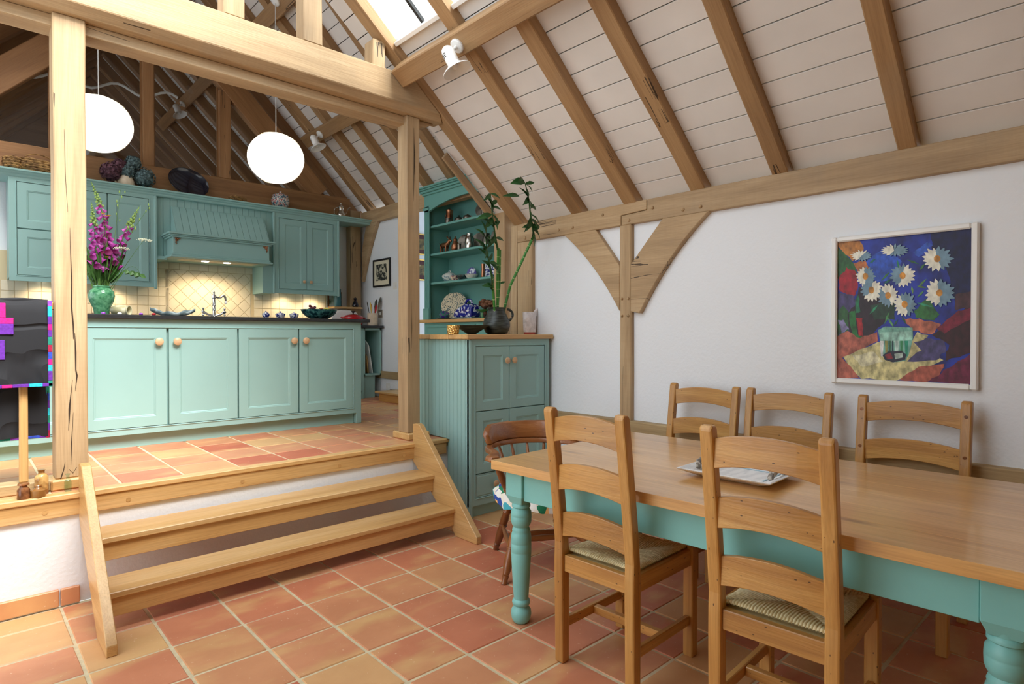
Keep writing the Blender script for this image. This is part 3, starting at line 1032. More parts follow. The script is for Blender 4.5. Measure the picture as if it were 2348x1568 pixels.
# island ------------------------------------------------------------
isl = thing('kitchen_island', 'long teal kitchen island with four panelled doors and wooden knobs', 'island', (1.5, 5.2, H))
Mi = T((0, 4.88, 0))
MB().box(-0.15, 2.66, 4.905, 5.55, 0.66, 1.462).build('body', 'teal', isl)
MB().box(-0.12, 2.62, 4.935, 5.5, H, 0.66).build('plinth', 'teal', isl)
MB().box(2.622, 2.672, 4.882, 5.56, H, 1.462).build('end_panel', 'teal', isl, bevel=0.004)
face_frame(Mi, isl, -0.15, 2.645, 0.655, 1.462, 0.10, 2.592, 0.70, 1.4, 'teal')
for (a, c, kx) in ((0.10, 0.598, None), (0.602, 1.117, 0.46), (1.127, 1.607, 0.052), (1.613, 2.092, 0.435), (2.098, 2.592, 0.05)):
    panel_door(Mi @ T((a + g, -0.001, 0.703)), c - a - 2 * g, 0.694, isl, 'teal', knob=(kx, 0.60) if kx else None, kr=0.028)
o = MB().box(-0.18, 2.745, 4.845, 5.6, 1.463, 1.491).build('worktop', 'slate', None, bevel=0.004)
tag(o, 'black slate worktop of the kitchen island', 'worktop')

# back run: base cabinets, worktop ----------------------------------
br = thing('base_cabinet', 'teal base cabinets under the black worktop along the tiled wall', 'cabinet', (1.7, 7.0, H))
Mb = T((0, 6.75, 0))
MB().box(-0.3, 3.66, 6.775, 7.31, 0.66, 1.436).build('body', 'teal', br)
MB().box(-0.3, 3.66, 6.82, 7.3, H, 0.66).build('plinth', 'teal', br)
face_frame(Mb, br, -0.3, 3.70, 0.655, 1.436, -0.26, 3.64, 0.70, 1.39, 'teal')
for k in range(7):
    a = -0.26 + k * 3.9 / 7
    panel_door(Mb @ T((a + g, -0.001, 0.703)), 3.9 / 7 - 2 * g, 0.684, br, 'teal', knob=(0.05, 0.6))
MB().box(3.70, 3.73, 6.75, 7.31, H, 1.436).build('end_panel', 'teal', br)
os_ = thing('open_shelf_unit', 'open teal shelf unit holding boards at the end of the worktop', 'shelf', (3.84, 7.0, H))
MB().box(3.732, 3.748, 6.75, 7.18, 0.84, 1.436).build('side', 'teal', os_)
MB().box(3.955, 3.972, 6.75, 7.18, 0.84, 1.436).build('side', 'teal', os_)
MB().box(3.748, 3.955, 7.15, 7.18, 0.85, 1.436).build('back', 'tealdk', os_)
MB().box(3.732, 3.972, 6.75, 7.18, 0.84, 0.862).build('shelf', 'teal', os_)
MB().box(3.732, 3.972, 6.75, 7.18, 1.41, 1.436).build('top', 'teal', os_)
MB().box(3.735, 3.90, 6.78, 7.18, H, 0.84).build('lower_panel', 'teal', os_)
o = MB().box(-0.32, 3.985, 6.70, 7.315, 1.438, 1.47).build('worktop', 'slate', None, bevel=0.004)
tag(o, 'black worktop along the cream tiled kitchen wall', 'worktop')
for k, (x, h, dy, mt, lab) in enumerate(((3.765, 0.36, 0.10, 'chairZ', 'dark round-cornered wooden chopping board leaning in the open shelf'), (3.80, 0.34, 0.06, 'oldZ', 'brown chopping board second in the open shelf'), (3.835, 0.26, 0.04, 'stairZ', 'small wooden chopping board in the open shelf'), (3.875, 0.42, 0.0, 'white', 'tall white chopping board leaning in the open shelf'))):
    mx = T((x, 6.80 + dy, 0.864)) @ Matrix.Rotation(R(-5 if k < 3 else -9), 4, 'Y')
    b = MB(mx)
    b.prism([(0, 0), (0.26, 0), (0.26, h * 0.85), (0.2, h), (0.06, h), (0, h * 0.85)], 'YZ', 0.0, 0.014)
    o = b.build('chopping_board', mt, None, bevel=0.004)
    tag(o, lab, 'chopping board', 'chopping boards in the open shelf')

# splashback tiles --------------------------------------------------
wt = sgroup('wall_tiles', (1.9, 7.31, 1.5))
MB().box(0.0, 3.5, 7.308, 7.32, 1.472, 2.14).build('grout_bed', 'tgrout', wt)
P_ = 0.0995
tb_ = MB()
tb_.box(-P_ / 2 + 0.0022, P_ / 2 - 0.0022, -0.004, 0.004, -P_ / 2 + 0.0022, P_ / 2 - 0.0022)
tile_me = tb_.build('tile', 'cream', bevel=0.0015, me=True)
def clip_poly(poly, x0, x1, z0, z1):
    def cut(pl, f, v, keep):
        out = []
        for k in range(len(pl)):
            a, c = pl[k], pl[(k + 1) % len(pl)]
            ia, ic = keep(a[f], v), keep(c[f], v)
            if ia:
                out.append(a)
            if ia != ic:
                t = (v - a[f]) / (c[f] - a[f])
                out.append((a[0] + (c[0] - a[0]) * t, a[1] + (c[1] - a[1]) * t))
        return out
    ge, le = (lambda a, v: a >= v - 1e-9), (lambda a, v: a <= v + 1e-9)
    for f, v, kp_ in ((0, x0, ge), (0, x1, le), (1, z0, ge), (1, z1, le)):
        if len(poly) < 3:
            return []
        poly = cut(poly, f, v, kp_)
    return poly
DX0, DX1, DZ0, DZ1 = 1.656, 2.556, 1.472, 2.064
for i in range(0, 36):
    for k in range(0, 7):
        x = 0.005 + (i + 0.5) * P_
        z = 2.064 + 0.03 - 0.03 - (k - 0.5) * P_ + 0.0
        if x > 3.5 or z < 1.47 + 0.02:
            continue
        if DX0 < x < DX1 and z < DZ1:
            continue
        if not (1.5 < x < 2.6) and z > 1.87:
            continue
        zb = max(z - P_ / 2, 1.474)
        inst('tile', tile_me, T((x, 7.306, z)), wt)
dd = 0.141 / 1.414
for i in range(-2, 12):
    for k in range(-1, 10):
        cxx, czz = DX0 + 0.0 + (i - k) * 0.0 + i * 0.15 + (k % 2) * 0.075, DZ1 - k * 0.075
        hf = 0.075 - 0.003
        pl = clip_poly([(cxx - hf, czz), (cxx, czz - hf), (cxx + hf, czz), (cxx, czz + hf)], DX0 + 0.003, DX1 - 0.003, DZ0, DZ1 - 0.003)
        if len(pl) < 3:
            continue
        ar = abs(sum(pl[q][0] * pl[(q + 1) % len(pl)][1] - pl[(q + 1) % len(pl)][0] * pl[q][1] for q in range(len(pl)))) / 2
        if ar < 4e-4:
            continue
        b = MB()
        b.prism(pl, 'XZ', 7.302, 7.309)
        b.build('tile', 'cream', wt, bevel=0.0015)

# wall cupboards and hood -------------------------------------------
UY = 6.97
Mu = T((0, UY, 0))
wc = thing('wall_cupboard', 'teal wall cupboard with stacked panelled doors behind the cracked post', 'cupboard', (0.9, 7.1, 1.84))
MB().box(0.35, 1.498, UY + 0.022, 7.30, 1.868, 2.77).build('body', 'teal', wc)
face_frame(Mu, wc, 0.35, 1.498, 1.838, 2.77, 0.405, 1.442, 1.89, 2.728, 'teal')
for a, c, z0, z1 in ((0.405, 0.74, 1.89, 2.308), (0.405, 0.74, 2.312, 2.728), (0.745, 1.087, 1.89, 2.728), (1.09, 1.442, 1.89, 2.728)):
    panel_door(Mu @ T((a + g, 0, z0 + g)), c - a - 2 * g, z1 - z0 - 2 * g, wc, 'teal')
MB().box(1.485, 1.512, UY - 0.012, UY + 0.02, 1.82, 2.77).build('edge_bead', 'teal', wc, bevel=0.006)
wc2 = thing('wall_cupboard', 'two-door teal wall cupboard with wooden knobs right of the hood', 'cupboard', (3.1, 7.1, 1.84))
MB().box(2.705, 3.50, UY + 0.022, 7.30, 1.868, 2.77).build('body', 'teal', wc2)
face_frame(Mu, wc2, 2.705, 3.50, 1.838, 2.77, 2.76, 3.438, 1.89, 2.715, 'teal')
panel_door(Mu @ T((2.763, 0, 1.893)), 0.331, 0.819, wc2, 'teal', knob=(0.293, 0.092))
panel_door(Mu @ T((3.098, 0, 1.893)), 0.337, 0.819, wc2, 'teal', knob=(0.043, 0.092))
MB().box(3.49, 3.515, UY - 0.012, UY + 0.02, 1.83, 2.77).build('edge_bead', 'teal', wc2, bevel=0.006)
MB().box(2.69, 2.715, UY - 0.012, UY + 0.02, 1.83, 2.77).build('edge_bead', 'teal', wc2, bevel=0.006)
# cornice / top shelf
cs = thing('cornice_shelf', 'moulded teal cornice shelf running on top of the wall cupboards', 'shelf', (2.1, 7.1, 2.77))
cprof = [(7.3, 2.77), (UY - 0.005, 2.77), (UY - 0.012, 2.778), (UY - 0.014, 2.79), (UY - 0.03, 2.80), (UY - 0.036, 2.812), (UY - 0.056, 2.818), (UY - 0.058, 2.832), (7.3, 2.832)]
b = MB()
b.prism(cprof, 'YZ', 0.29, 3.94)
b.build('cornice', 'teal', cs)
# hood
hd = thing('cooker_hood', 'teal tongue-and-groove cooker hood with gilt corner ornaments and lit underside', 'cooker hood', (2.1, 7.0, 1.84))
hb = sgroup('tmp')
bpy.data.objects.remove(hb)
x = 1.512
while x < 2.70:
    w = min(0.066, 2.70 - x)
    MB().box(x + 0.0015, x + w - 0.0015, UY + 0.045, UY + 0.06, 2.14, 2.77).build('back_board', 'teal', hd)
    x += w
MB().box(1.512, 2.70, UY + 0.06, 7.3, 2.14, 2.77).build('core', 'teal', hd)
# sloping boarded chimney front
nbd = 14
for k in range(nbd):
    a0, a1 = 1.655 + k * (0.93 / nbd), 1.655 + (k + 1) * (0.93 / nbd)
    b = MB()
    y0, y1 = 6.80, 7.0
    b.poly([(a0 + 0.0015, y0, 2.385), (a1 - 0.0015, y0, 2.385), (a1 - 0.0015, y1, 2.69), (a0 + 0.0015, y1, 2.69)])
    i = b.av([(a0 + 0.0015, y0 + 0.03, 2.385), (a1 - 0.0015, y0 + 0.03, 2.385), (a1 - 0.0015, y1 + 0.03, 2.69), (a0 + 0.0015, y1 + 0.03, 2.69)])
    b.af([i + 3, i + 2, i + 1, i])
    for q in range(4):
        b.af([q, (q + 1) % 4, i + (q + 1) % 4, i + q])
    b.build('slope_board', 'teal', hd)
b = MB()
b.prism([(6.80, 2.385), (7.0, 2.69), (7.05, 2.69), (7.05, 2.385)], 'YZ', 1.648, 1.655)
b.prism([(6.80, 2.385), (7.0, 2.69), (7.05, 2.69), (7.05, 2.385)], 'YZ', 2.586, 2.593)
b.build('slope_cheek', 'teal', hd)
MB().box(1.605, 2.565, 6.75, 7.02, 2.175, 2.35).build('canopy', 'teal', hd, bevel=0.003)
b = MB()
for z0, z1, d in ((2.335, 2.352, 0.02), (2.352, 2.366, 0.035), (2.366, 2.385, 0.05)):
    b.box(1.605 - d, 2.565 + d, 6.75 - d, 7.02, z0, z1)
b.build('canopy_cornice', 'teal', hd, bevel=0.004)
b = MB()
for z0, z1, d in ((2.155, 2.175, 0.012), (2.135, 2.155, 0.03)):
    b.box(1.605 - d, 2.565 + d, 6.75 - d, 7.02, z0, z1)
b.build('base_moulding', 'teal', hd, bevel=0.004)
MB().box(1.70, 2.46, 6.80, 7.0, 2.131, 2.136).build('underside_plate', 'mount', hd)
for x in (1.94, 2.16):
    b = MB()
    b.lathe([(0.035, 2.126), (0.035, 2.131)], (x, 6.88, 0), 20)
    b.build('lamp', 'bulb', hd)
MB().box(1.512, 1.60, UY + 0.0, 7.30, 2.125, 2.16).build('side_shelf', 'teal', hd)
MB().box(2.575, 2.70, UY + 0.01, 7.30, 1.83, 2.15).build('side_panel', 'teal', hd, bevel=0.003)
for x, sx in ((1.622, 1), (2.548, -1)):
    b = MB()
    for (u, w_, r_) in ((0.010, -0.010, 0.012), (0.028, -0.012, 0.010), (0.044, -0.010, 0.008), (0.012, -0.03, 0.010), (0.010, -0.048, 0.009), (0.012, -0.064, 0.007), (0.027, -0.027, 0.008)):
        b.ball((x + sx * u, 6.746, 2.335 + w_), r_, 8, 6)
    b.build('corner_ornament', 'copper', hd, smooth=True)
def lamp_spot(name, loc, energy, col, size=R(110), blend=0.7, rad=0.03, aim=(0, 0, -1)):
    ld = bpy.data.lights.new(name, 'SPOT')
    ld.energy = energy
    ld.color = col
    ld.spot_size = size
    ld.spot_blend = blend
    ld.shadow_soft_size = rad
    lo = bpy.data.objects.new(name, ld)
    COL.objects.link(lo)
    lo.location = loc
    lo.rotation_euler = V(aim).to_track_quat('-Z', 'Y').to_euler()
WARM = (1.0, 0.78, 0.48)
for x in (1.94, 2.16):
    lamp_spot('hood_lamp_light', (x, 6.90, 2.12), 16, WARM, R(125), aim=(0, 0.35, -1))
for x in (0.62, 1.15, 2.93, 3.28):
    lamp_spot('cupboard_lamp_light', (x, 7.12, 1.853), 6.5, WARM, R(130), aim=(0, 0.35, -1))
    b = MB()
    b.lathe([(0.03, 1.858), (0.03, 1.868)], (x, 7.12, 0), 16)
    b.build('lamp', 'bulb', wc if x < 2 else wc2)

# teal cupboard with oak top at the foot of the steps ----------------
cc = thing('panelled_cupboard', 'teal cupboard with four doors, a drawer and tongue-and-groove side by the steps', 'cupboard', (3.15, 3.6, 0))
CX0, CX1, CYF = 2.735, 3.575, 3.415
Mc = T((0, CYF, 0))
MB().box(CX0 + 0.02, CX1, CYF + 0.024, 3.70, 0.09, 1.318).build('body', 'teal', cc)
MB().box(CX0 + 0.02, 3.52, 3.70, 4.05, 0.565, 1.318).build('rear_body', 'teal', cc)
MB().box(CX0 + 0.01, CX1, CYF + 0.04, 3.69, 0.0, 0.092).build('plinth', 'teal', cc)
face_frame(Mc, cc, CX0, CX1, 0.09, 1.318, CX0 + 0.062, CX1 - 0.05, 0.145, 1.268, 'teal')
cxm = 3.135
zz = [(0.148, 0.318), (0.325, 0.78), (0.787, 1.265)]
b0 = panel_door(Mc @ T((CX0 + 0.065, 0, 0.148)), CX1 - 0.053 - CX0 - 0.065, 0.168, cc, 'teal', name='drawer', inset=0.001, depth=0.0)
make_knob(Mc, 2.98, 0.232, b0, 0.025)
for (a, c) in ((CX0 + 0.065, cxm - 0.002), (cxm + 0.002, CX1 - 0.053)):
    for z0, z1 in zz[1:]:
        left = a < 3
        kx = (c - a - 0.035) if left else 0.035
        kz = (z1 - z0 - 0.11)
        panel_door(Mc @ T((a, 0, z0)), c - a, z1 - z0, cc, 'teal', knob=(kx, kz) if z0 > 0.7 or left else None, kr=0.025)
y = CYF + 0.0
while y < 3.68:
    y1 = min(y + 0.047, 3.69)
    MB().box(CX0, CX0 + 0.02, y + 0.0012, y1 - 0.0012, 0.004 if y1 < 3.68 else 0.56, 1.318).build('side_board', 'teal', cc, bevel=0.002)
    y = y1
y = 3.69
while y < 4.03:
    MB().box(CX0, CX0 + 0.02, y + 0.0012, y + 0.047 - 0.0012, 0.565, 1.318).build('side_board', 'teal', cc, bevel=0.002)
    y += 0.047
MB().box(CX0 + 0.004, CX0 + 0.03, CYF - 0.006, CYF + 0.02, 0.0, 1.318).build('corner_bead', 'teal', cc, bevel=0.008, seg=2)
o = thing('oak_counter', 'light oak counter top on the teal cupboard by the steps', 'worktop', (3.15, 3.6, 1.32))
for a, c in ((2.275, 2.42), (2.42, 2.53), (2.53, 3.605)):
    pass
xs_ = [2.62, 2.70, 2.76, 2.86, 3.608]
MB().box(2.70, 3.608, 3.392, 3.615, 1.319, 1.355).build('top_board', 'stairX', o, bevel=0.005)
MB().box(2.70, 3.525, 3.6165, 3.855, 1.319, 1.355).build('top_board', 'stairX', o, bevel=0.002)
MB().box(2.70, 3.525, 3.8565, 4.09, 1.319, 1.355).build('top_board', 'stairX', o, bevel=0.004)

# tall dresser -------------------------------------------------------
DX, DYL, DYR = 3.88, 5.615, 4.22
Md = Matrix.Translation((DX, DYL, 0)) @ Matrix.Rotation(-PI / 2, 4, 'Z')   # local x runs along -Y, local -y faces -X
DW = DYL - DYR
dr = thing('dresser', 'tall teal dresser with arched cornice and open shelves of pewter and china', 'dresser', (4.05, 4.9, H))
def dbox(name, a, c, y0, y1, z0, z1, mat='tealdk', bevel=0.0, par=None):
    b = MB(Md)
    b.box(a, c, y0, y1, z0, z1)
    return b.build(name, mat, par or dr, bevel=bevel)
dbox('base_body', 0.0, DW, -0.02, 0.40, 0.64, 1.482)
dbox('base_plinth', 0.02, DW, 0.0, 0.40, H, 0.64)
dbox('worktop', -0.05, DW, -0.06, 0.42, 1.484, 1.52, 'stairY', 0.004)
for k in range(3):
    panel_door(Md @ T((0.03 + k * 0.45, -0.034, 1.30)), 0.43, 0.16, dr, 'tealdk', name='drawer', inset=0.02)
    panel_door(Md @ T((0.03 + k * 0.45, -0.034, 0.66)), 0.43, 0.62, dr, 'tealdk', knob=(0.38, 0.45))
dbox('back_panel', 0.0, DW, 0.30, 0.315, 1.521, 2.93)
dbox('side_panel', 0.0, 0.03, 0.0, 0.30, 1.521, 2.93)
dbox('side_panel', DW - 0.03, DW, 0.0, 0.30, 1.521, 2.93)
dbox('top_panel', 0.03, DW - 0.03, 0.004, 0.30, 2.87, 2.9)
for z in (1.935, 2.255, 2.565):
    dbox('shelf', 0.03, DW - 0.03, 0.012, 0.30, z - 0.024, z, bevel=0.003)
b = MB(Md)
b.box(-0.002, 0.085, -0.02, 0.0, 1.60, 2.78)
for k in range(4):
    b.box(0.012 + k * 0.018, 0.022 + k * 0.018, -0.026, -0.02, 1.62, 2.72)
b.box(-0.012, 0.095, -0.032, 0.0, 1.521, 1.63)
b.box(-0.012, 0.095, -0.032, 0.0, 1.63, 1.645)
b.box(-0.012, 0.095, -0.032, 0.0, 2.735, 2.765)
b.build('pilaster', 'tealdk', dr, bevel=0.002)
b = MB(Md)
arc = [(0.085 + (DW - 0.17) * k / 16, 2.72 + 0.085 * math.sin(PI * k / 16) ** 0.8) for k in range(17)]
b.prism([(0.0, 2.93), (DW, 2.93), (DW, 2.72)] + arc[::-1] + [(0.0, 2.72)], 'XZ', -0.02, 0.004)
b.build('arched_frieze', 'tealdk', dr)
b = MB(Md)
for z0, z1, d in ((2.90, 2.925, 0.02), (2.925, 2.95, 0.04), (2.95, 2.965, 0.06), (2.965, 2.985, 0.075)):
    b.box(-d, DW, -0.02 - d, 0.32, z0, z1)
b.build('cornice', 'tealdk', dr, bevel=0.005)

# dining table ------------------------------------------------------
TA = R(2.6)
Mt = Matrix.Translation((1.839, 2.131, 0)) @ Matrix.Rotation(TA, 4, 'Z')   # local x to the wall, local -y towards the camera end
TL, TW, TZ = 1.97, 1.165, 0.763
tab = thing('dining_table', 'long farmhouse table with polished pine top and turquoise turned legs', 'table', (2.4, 1.15, 0))
nb_ = 6
for k in range(nb_):
    a, c = TW * k / nb_, TW * (k + 1) / nb_
    b = MB(Mt)
    b.box(a + (0.00015 if k else 0), c - (0.00015 if k < nb_ - 1 else 0), -TL, 0, TZ - 0.042, TZ)
    b.build('top_plank', 'pineY', tab, bevel=0.0006)
LP = [(0.10, -0.10), (TW - 0.10, -0.10), (0.10, -TL + 0.10), (TW - 0.10, -TL + 0.10)]
prof = [(0.030, 0.0), (0.036, 0.004), (0.045, 0.022), (0.048, 0.040), (0.046, 0.060), (0.036, 0.074), (0.033, 0.080), (0.040, 0.086), (0.043, 0.096), (0.040, 0.106), (0.034, 0.112), (0.036, 0.13), (0.043, 0.24), (0.0475, 0.33), (0.0465, 0.333), (0.048, 0.336), (0.048, 0.372), (0.047, 0.374), (0.048, 0.377), (0.0475, 0.405), (0.045, 0.42), (0.041, 0.428), (0.043, 0.436), (0.040, 0.445), (0.037, 0.452), (0.044, 0.463), (0.048, 0.475), (0.049, 0.50), (0.048, 0.502), (0.049, 0.505), (0.0475, 0.525), (0.040, 0.536), (0.038, 0.541), (0.044, 0.546), (0.044, 0.556), (0.039, 0.562), (0.042, 0.575)]
for lx, ly in LP:
    b = MB(Mt @ T((lx, ly, 0)))
    b.lathe(prof, n=32)
    leg = b.build('leg', 'tabteal', tab, smooth=True, ang=50)
    b = MB(Mt @ T((lx, ly, 0)))
    q = 0.052
    lo_ = [(-q * 0.7, -q * 0.7), (q * 0.7, -q * 0.7), (q * 0.7, q * 0.7), (-q * 0.7, q * 0.7)]
    hi_ = [(-q, -q), (q, -q), (q, q), (-q, q)]
    r0 = b.av([(x, y, 0.562) for x, y in lo_])
    r1 = b.av([(x, y, 0.60) for x, y in hi_])
    r2 = b.av([(x, y, TZ - 0.042) for x, y in hi_])
    for a, c in ((r0, r1), (r1, r2)):
        for k in range(4):
            b.af([a + k, a + (k + 1) % 4, c + (k + 1) % 4, c + k])
    b.af([r0 + k for k in (3, 2, 1, 0)])
    b.af([r2 + k for k in range(4)])
    b.build('leg_block', 'tabteal', leg, bevel=0.003)
z0, z1 = TZ - 0.042 - 0.135, TZ - 0.042
for (x0, x1, y0, y1) in ((0.062, 0.084, -TL + 0.153, -0.153), (TW - 0.084, TW - 0.062, -TL + 0.153, -0.153), (0.153, TW - 0.153, -0.084, -0.062), (0.153, TW - 0.153, -TL + 0.062, -TL + 0.084)):
    b = MB(Mt)
    b.box(x0, x1, y0, y1, z0, z1)
    b.build('apron', 'tabteal', tab, bevel=0.002)

# ladder-back chairs --------------------------------------------------
def rush_mesh(w, d, z, zi):
    """four-way woven rush seat: strands parallel to each side, meeting on the diagonals"""
    b = MB()
    n = 20
    def strand(p0, p1, r, zc):
        p0, p1 = V(p0), V(p1)
        dr_ = (p1 - p0)
        if dr_.length < 0.008:
            return
        dr_.normalize()
        sd = V((-dr_.y, dr_.x, 0))
        sag = V((0, 0, random.uniform(-0.0008, 0.0008)))
        rows = []
        for p in (p0, p1):
            rows.append(b.av([p - sd * r, p - sd * r * 0.6 + V((0, 0, r * 0.8)), p + sd * r * 0.6 + V((0, 0, r * 0.8)) + sag, p + sd * r]))
        a, c = rows
        for k in range(3):
            b.af([a + k, a + k + 1, c + k + 1, c + k])
    hw, hd_ = w / 2, d / 2
    n = 34
    def zz_(t):
        return z + 0.004 * math.sin(PI * min(1.0, t * 1.4)) + (zi - z) * t ** 1.5
    for k in range(n):
        u = -1 + 2 * (k + 0.5) / n
        for side in range(4):
            a, c = (hw, hd_) if side < 2 else (hd_, hw)
            sg = -1 if side % 2 else 1
            rows = []
            r = a / n * 0.98
            for t in (0.0, 0.12, 0.5, 1.0):
                dep = (1 - abs(u)) * t
                e = c * (1 - dep)
                zv = zz_(dep) - (0.008 if t == 0.0 else 0) - (0.004 if t == 1.0 else 0) + random.uniform(-0.0006, 0.0006)
                ln = []
                for off, up in ((-1, 0), (-0.55, 0.8), (0.55, 0.8), (1, 0)):
                    al, ac = u * a + off * r, sg * e
                    ln.append((al, ac, zv + up * r) if side < 2 else (ac, al, zv + up * r))
                rows.append(b.av(ln))
            for q, s_ in zip(rows, rows[1:]):
                for m in range(3):
                    b.af([q + m, q + m + 1, s_ + m + 1, s_ + m])
    b.box(-hw, hw, -hd_, hd_, z - 0.035, zi - 0.012)
    i = b.av([(-hw, -hd_, z - 0.008), (hw, -hd_, z - 0.008), (hw, hd_, z - 0.008), (-hw, hd_, z - 0.008), (0, 0, zi - 0.008)])
    for k in range(4):
        b.af([i + k, i + (k + 1) % 4, i + 4])
    return b.build('rush_seat', 'rush', me=True, smooth=True, ang=60)
M['rush'] = two('woven_rush', S(216, 196, 142), S(246, 234, 194), 60, 0.3, 0.7, rough=0.6, stretch=(1, 1, 1))

def ladder_chair(label, loc, rotz, Wd, Hc, group):
    t = thing('ladder_back_chair', label, 'chair', (0, 0, 0), 0, group)
    k = Hc / 1.06
    pw = 0.044
    hw = Wd / 2
    yb, yf = -0.205, 0.215
    def ypost(z):
        return yb if z < 0.46 * k else yb - 0.075 * ((z - 0.46 * k) / (0.6 * k)) ** 1.15
    for sx in (-1, 1):
        b = MB()
        zs = [0, 0.36 * k, 0.44 * k, 0.50 * k, 0.62 * k, 0.76 * k, 0.9 * k, Hc - 0.012, Hc]
        front = [(ypost(z) + (0.022 if z < Hc - 0.001 else 0.012), z) for z in zs]
        back = [(ypost(z) - (0.022 if z < Hc - 0.001 else 0.012) - (0.006 if 0.3 < z < 0.5 else 0), z) for z in zs]
        b.prism(front + back[::-1], 'YZ', sx * hw - (pw if sx > 0 else 0), sx * hw + (pw if sx < 0 else 0))
        b.build('back_post', 'chairZ', t, bevel=0.007, seg=2)
        b = MB()
        x0 = sx * hw - (pw if sx > 0 else 0)
        b.prism([(yf - 0.022, 0), (yf + 0.022, 0), (yf + 0.022, 0.44 * k), (yf + 0.012, 0.462 * k), (yf - 0.022, 0.466 * k)], 'YZ', x0, x0 + pw)
        b.build('front_leg', 'chairZ', t, bevel=0.004)
        MB().box(x0 + 0.008, x0 + pw - 0.008, yb + 0.022, yf - 0.022, 0.385 * k, 0.452 * k).build('side_rail', 'chairY', t, bevel=0.003)
        MB().box(x0 + 0.011, x0 + pw - 0.011, yb + 0.022, yf - 0.022, 0.135 * k, 0.175 * k).build('stretcher', 'chairY', t, bevel=0.003)
    MB().box(-hw + pw, hw - pw, yf - 0.016, yf + 0.014, 0.385 * k, 0.452 * k).build('front_rail', 'chairX', t, bevel=0.003)
    MB().box(-hw + pw, hw - pw, yb - 0.014, yb + 0.016, 0.38 * k, 0.448 * k).build('back_rail', 'chairX', t, bevel=0.003)
    MB().box(-hw + pw - 0.011, hw - pw + 0.011, -0.01, 0.02, 0.135 * k, 0.170 * k).build('stretcher', 'chairX', t, bevel=0.003)
    for zc, hh in ((0.975 * k, 0.096), (0.778 * k, 0.10), (0.582 * k, 0.098)):
        b = MB()
        n = 10
        lo, hi = [], []
        for q in range(n + 1):
            u = -1 + 2 * q / n
            x = u * (hw - pw + 0.004)
            ar = 0.022 * (1 - u * u)
            bow = -0.012 * (1 - u * u)
            lo.append((x, bow, zc - hh / 2 + ar - 0.006))
            hi.append((x, bow, zc + hh / 2 + ar - 0.006))
        y0 = ypost(zc)
        th = 0.011
        r = []
        for q in range(n + 1):
            (x, bw_, za), (_, _, zb) = lo[q], hi[q]
            r.append(b.av([(x, y0 + bw_ - th, za), (x, y0 + bw_ + th, za), (x, y0 + bw_ + th, zb), (x, y0 + bw_ - th, zb)]))
        for a, c in zip(r, r[1:]):
            for q in range(4):
                b.af([a + q, a + (q + 1) % 4, c + (q + 1) % 4, c + q])
        b.af([r[0] + q for q in (3, 2, 1, 0)])
        b.af([r[-1] + q for q in range(4)])
        b.build('back_slat', 'chairX', t, bevel=0.002)
    me = rush_mesh(Wd - 2 * pw + 0.03, yf - yb - 0.04, 0.452 * k, 0.437 * k)
    obj('rush_seat', me, t, Matrix.Translation((0, (yf + yb) / 2, 0.013)))
    if 'scarred' in label:
        for sx in (-1, 1):
            for zc in (0.985 * k, 0.79 * k):
                b = MB()
                b.tube([(sx * (hw - pw / 2), ypost(zc) + 0.021, zc), (sx * (hw - pw / 2), ypost(zc) + 0.0245, zc)], 0.008, 10)
                b.build('peg', 'oldX', t)
    t.matrix_basis = Matrix.Translation(loc) @ Matrix.Rotation(rotz, 4, 'Z')
    return t
G = 'rush-seated ladder-back chairs'
ladder_chair('oak ladder-back chair with rush seat beside the table corner nearest the steps', (2.045, 1.507, 0), -PI / 2 + R(1.5), 0.392, 1.06, G)
ladder_chair('oak ladder-back chair with rush seat backing onto the white tray side of the table', (2.07, 0.827, 0), -PI / 2 + R(3), 0.402, 1.06, G)
ladder_chair('oak ladder-back chair against the white wall next to the wall post', (3.205, 1.965, 0), PI / 2 + R(0), 0.475, 1.035, G)
ladder_chair('oak ladder-back chair with a darker top slat, middle one along the wall', (3.225, 1.442, 0), PI / 2 + R(1), 0.48, 1.035, G)
ladder_chair('scarred oak ladder-back chair with round pegs below the daisy painting', (3.25, 0.838, 0), PI / 2 + R(1), 0.488, 1.035, G)

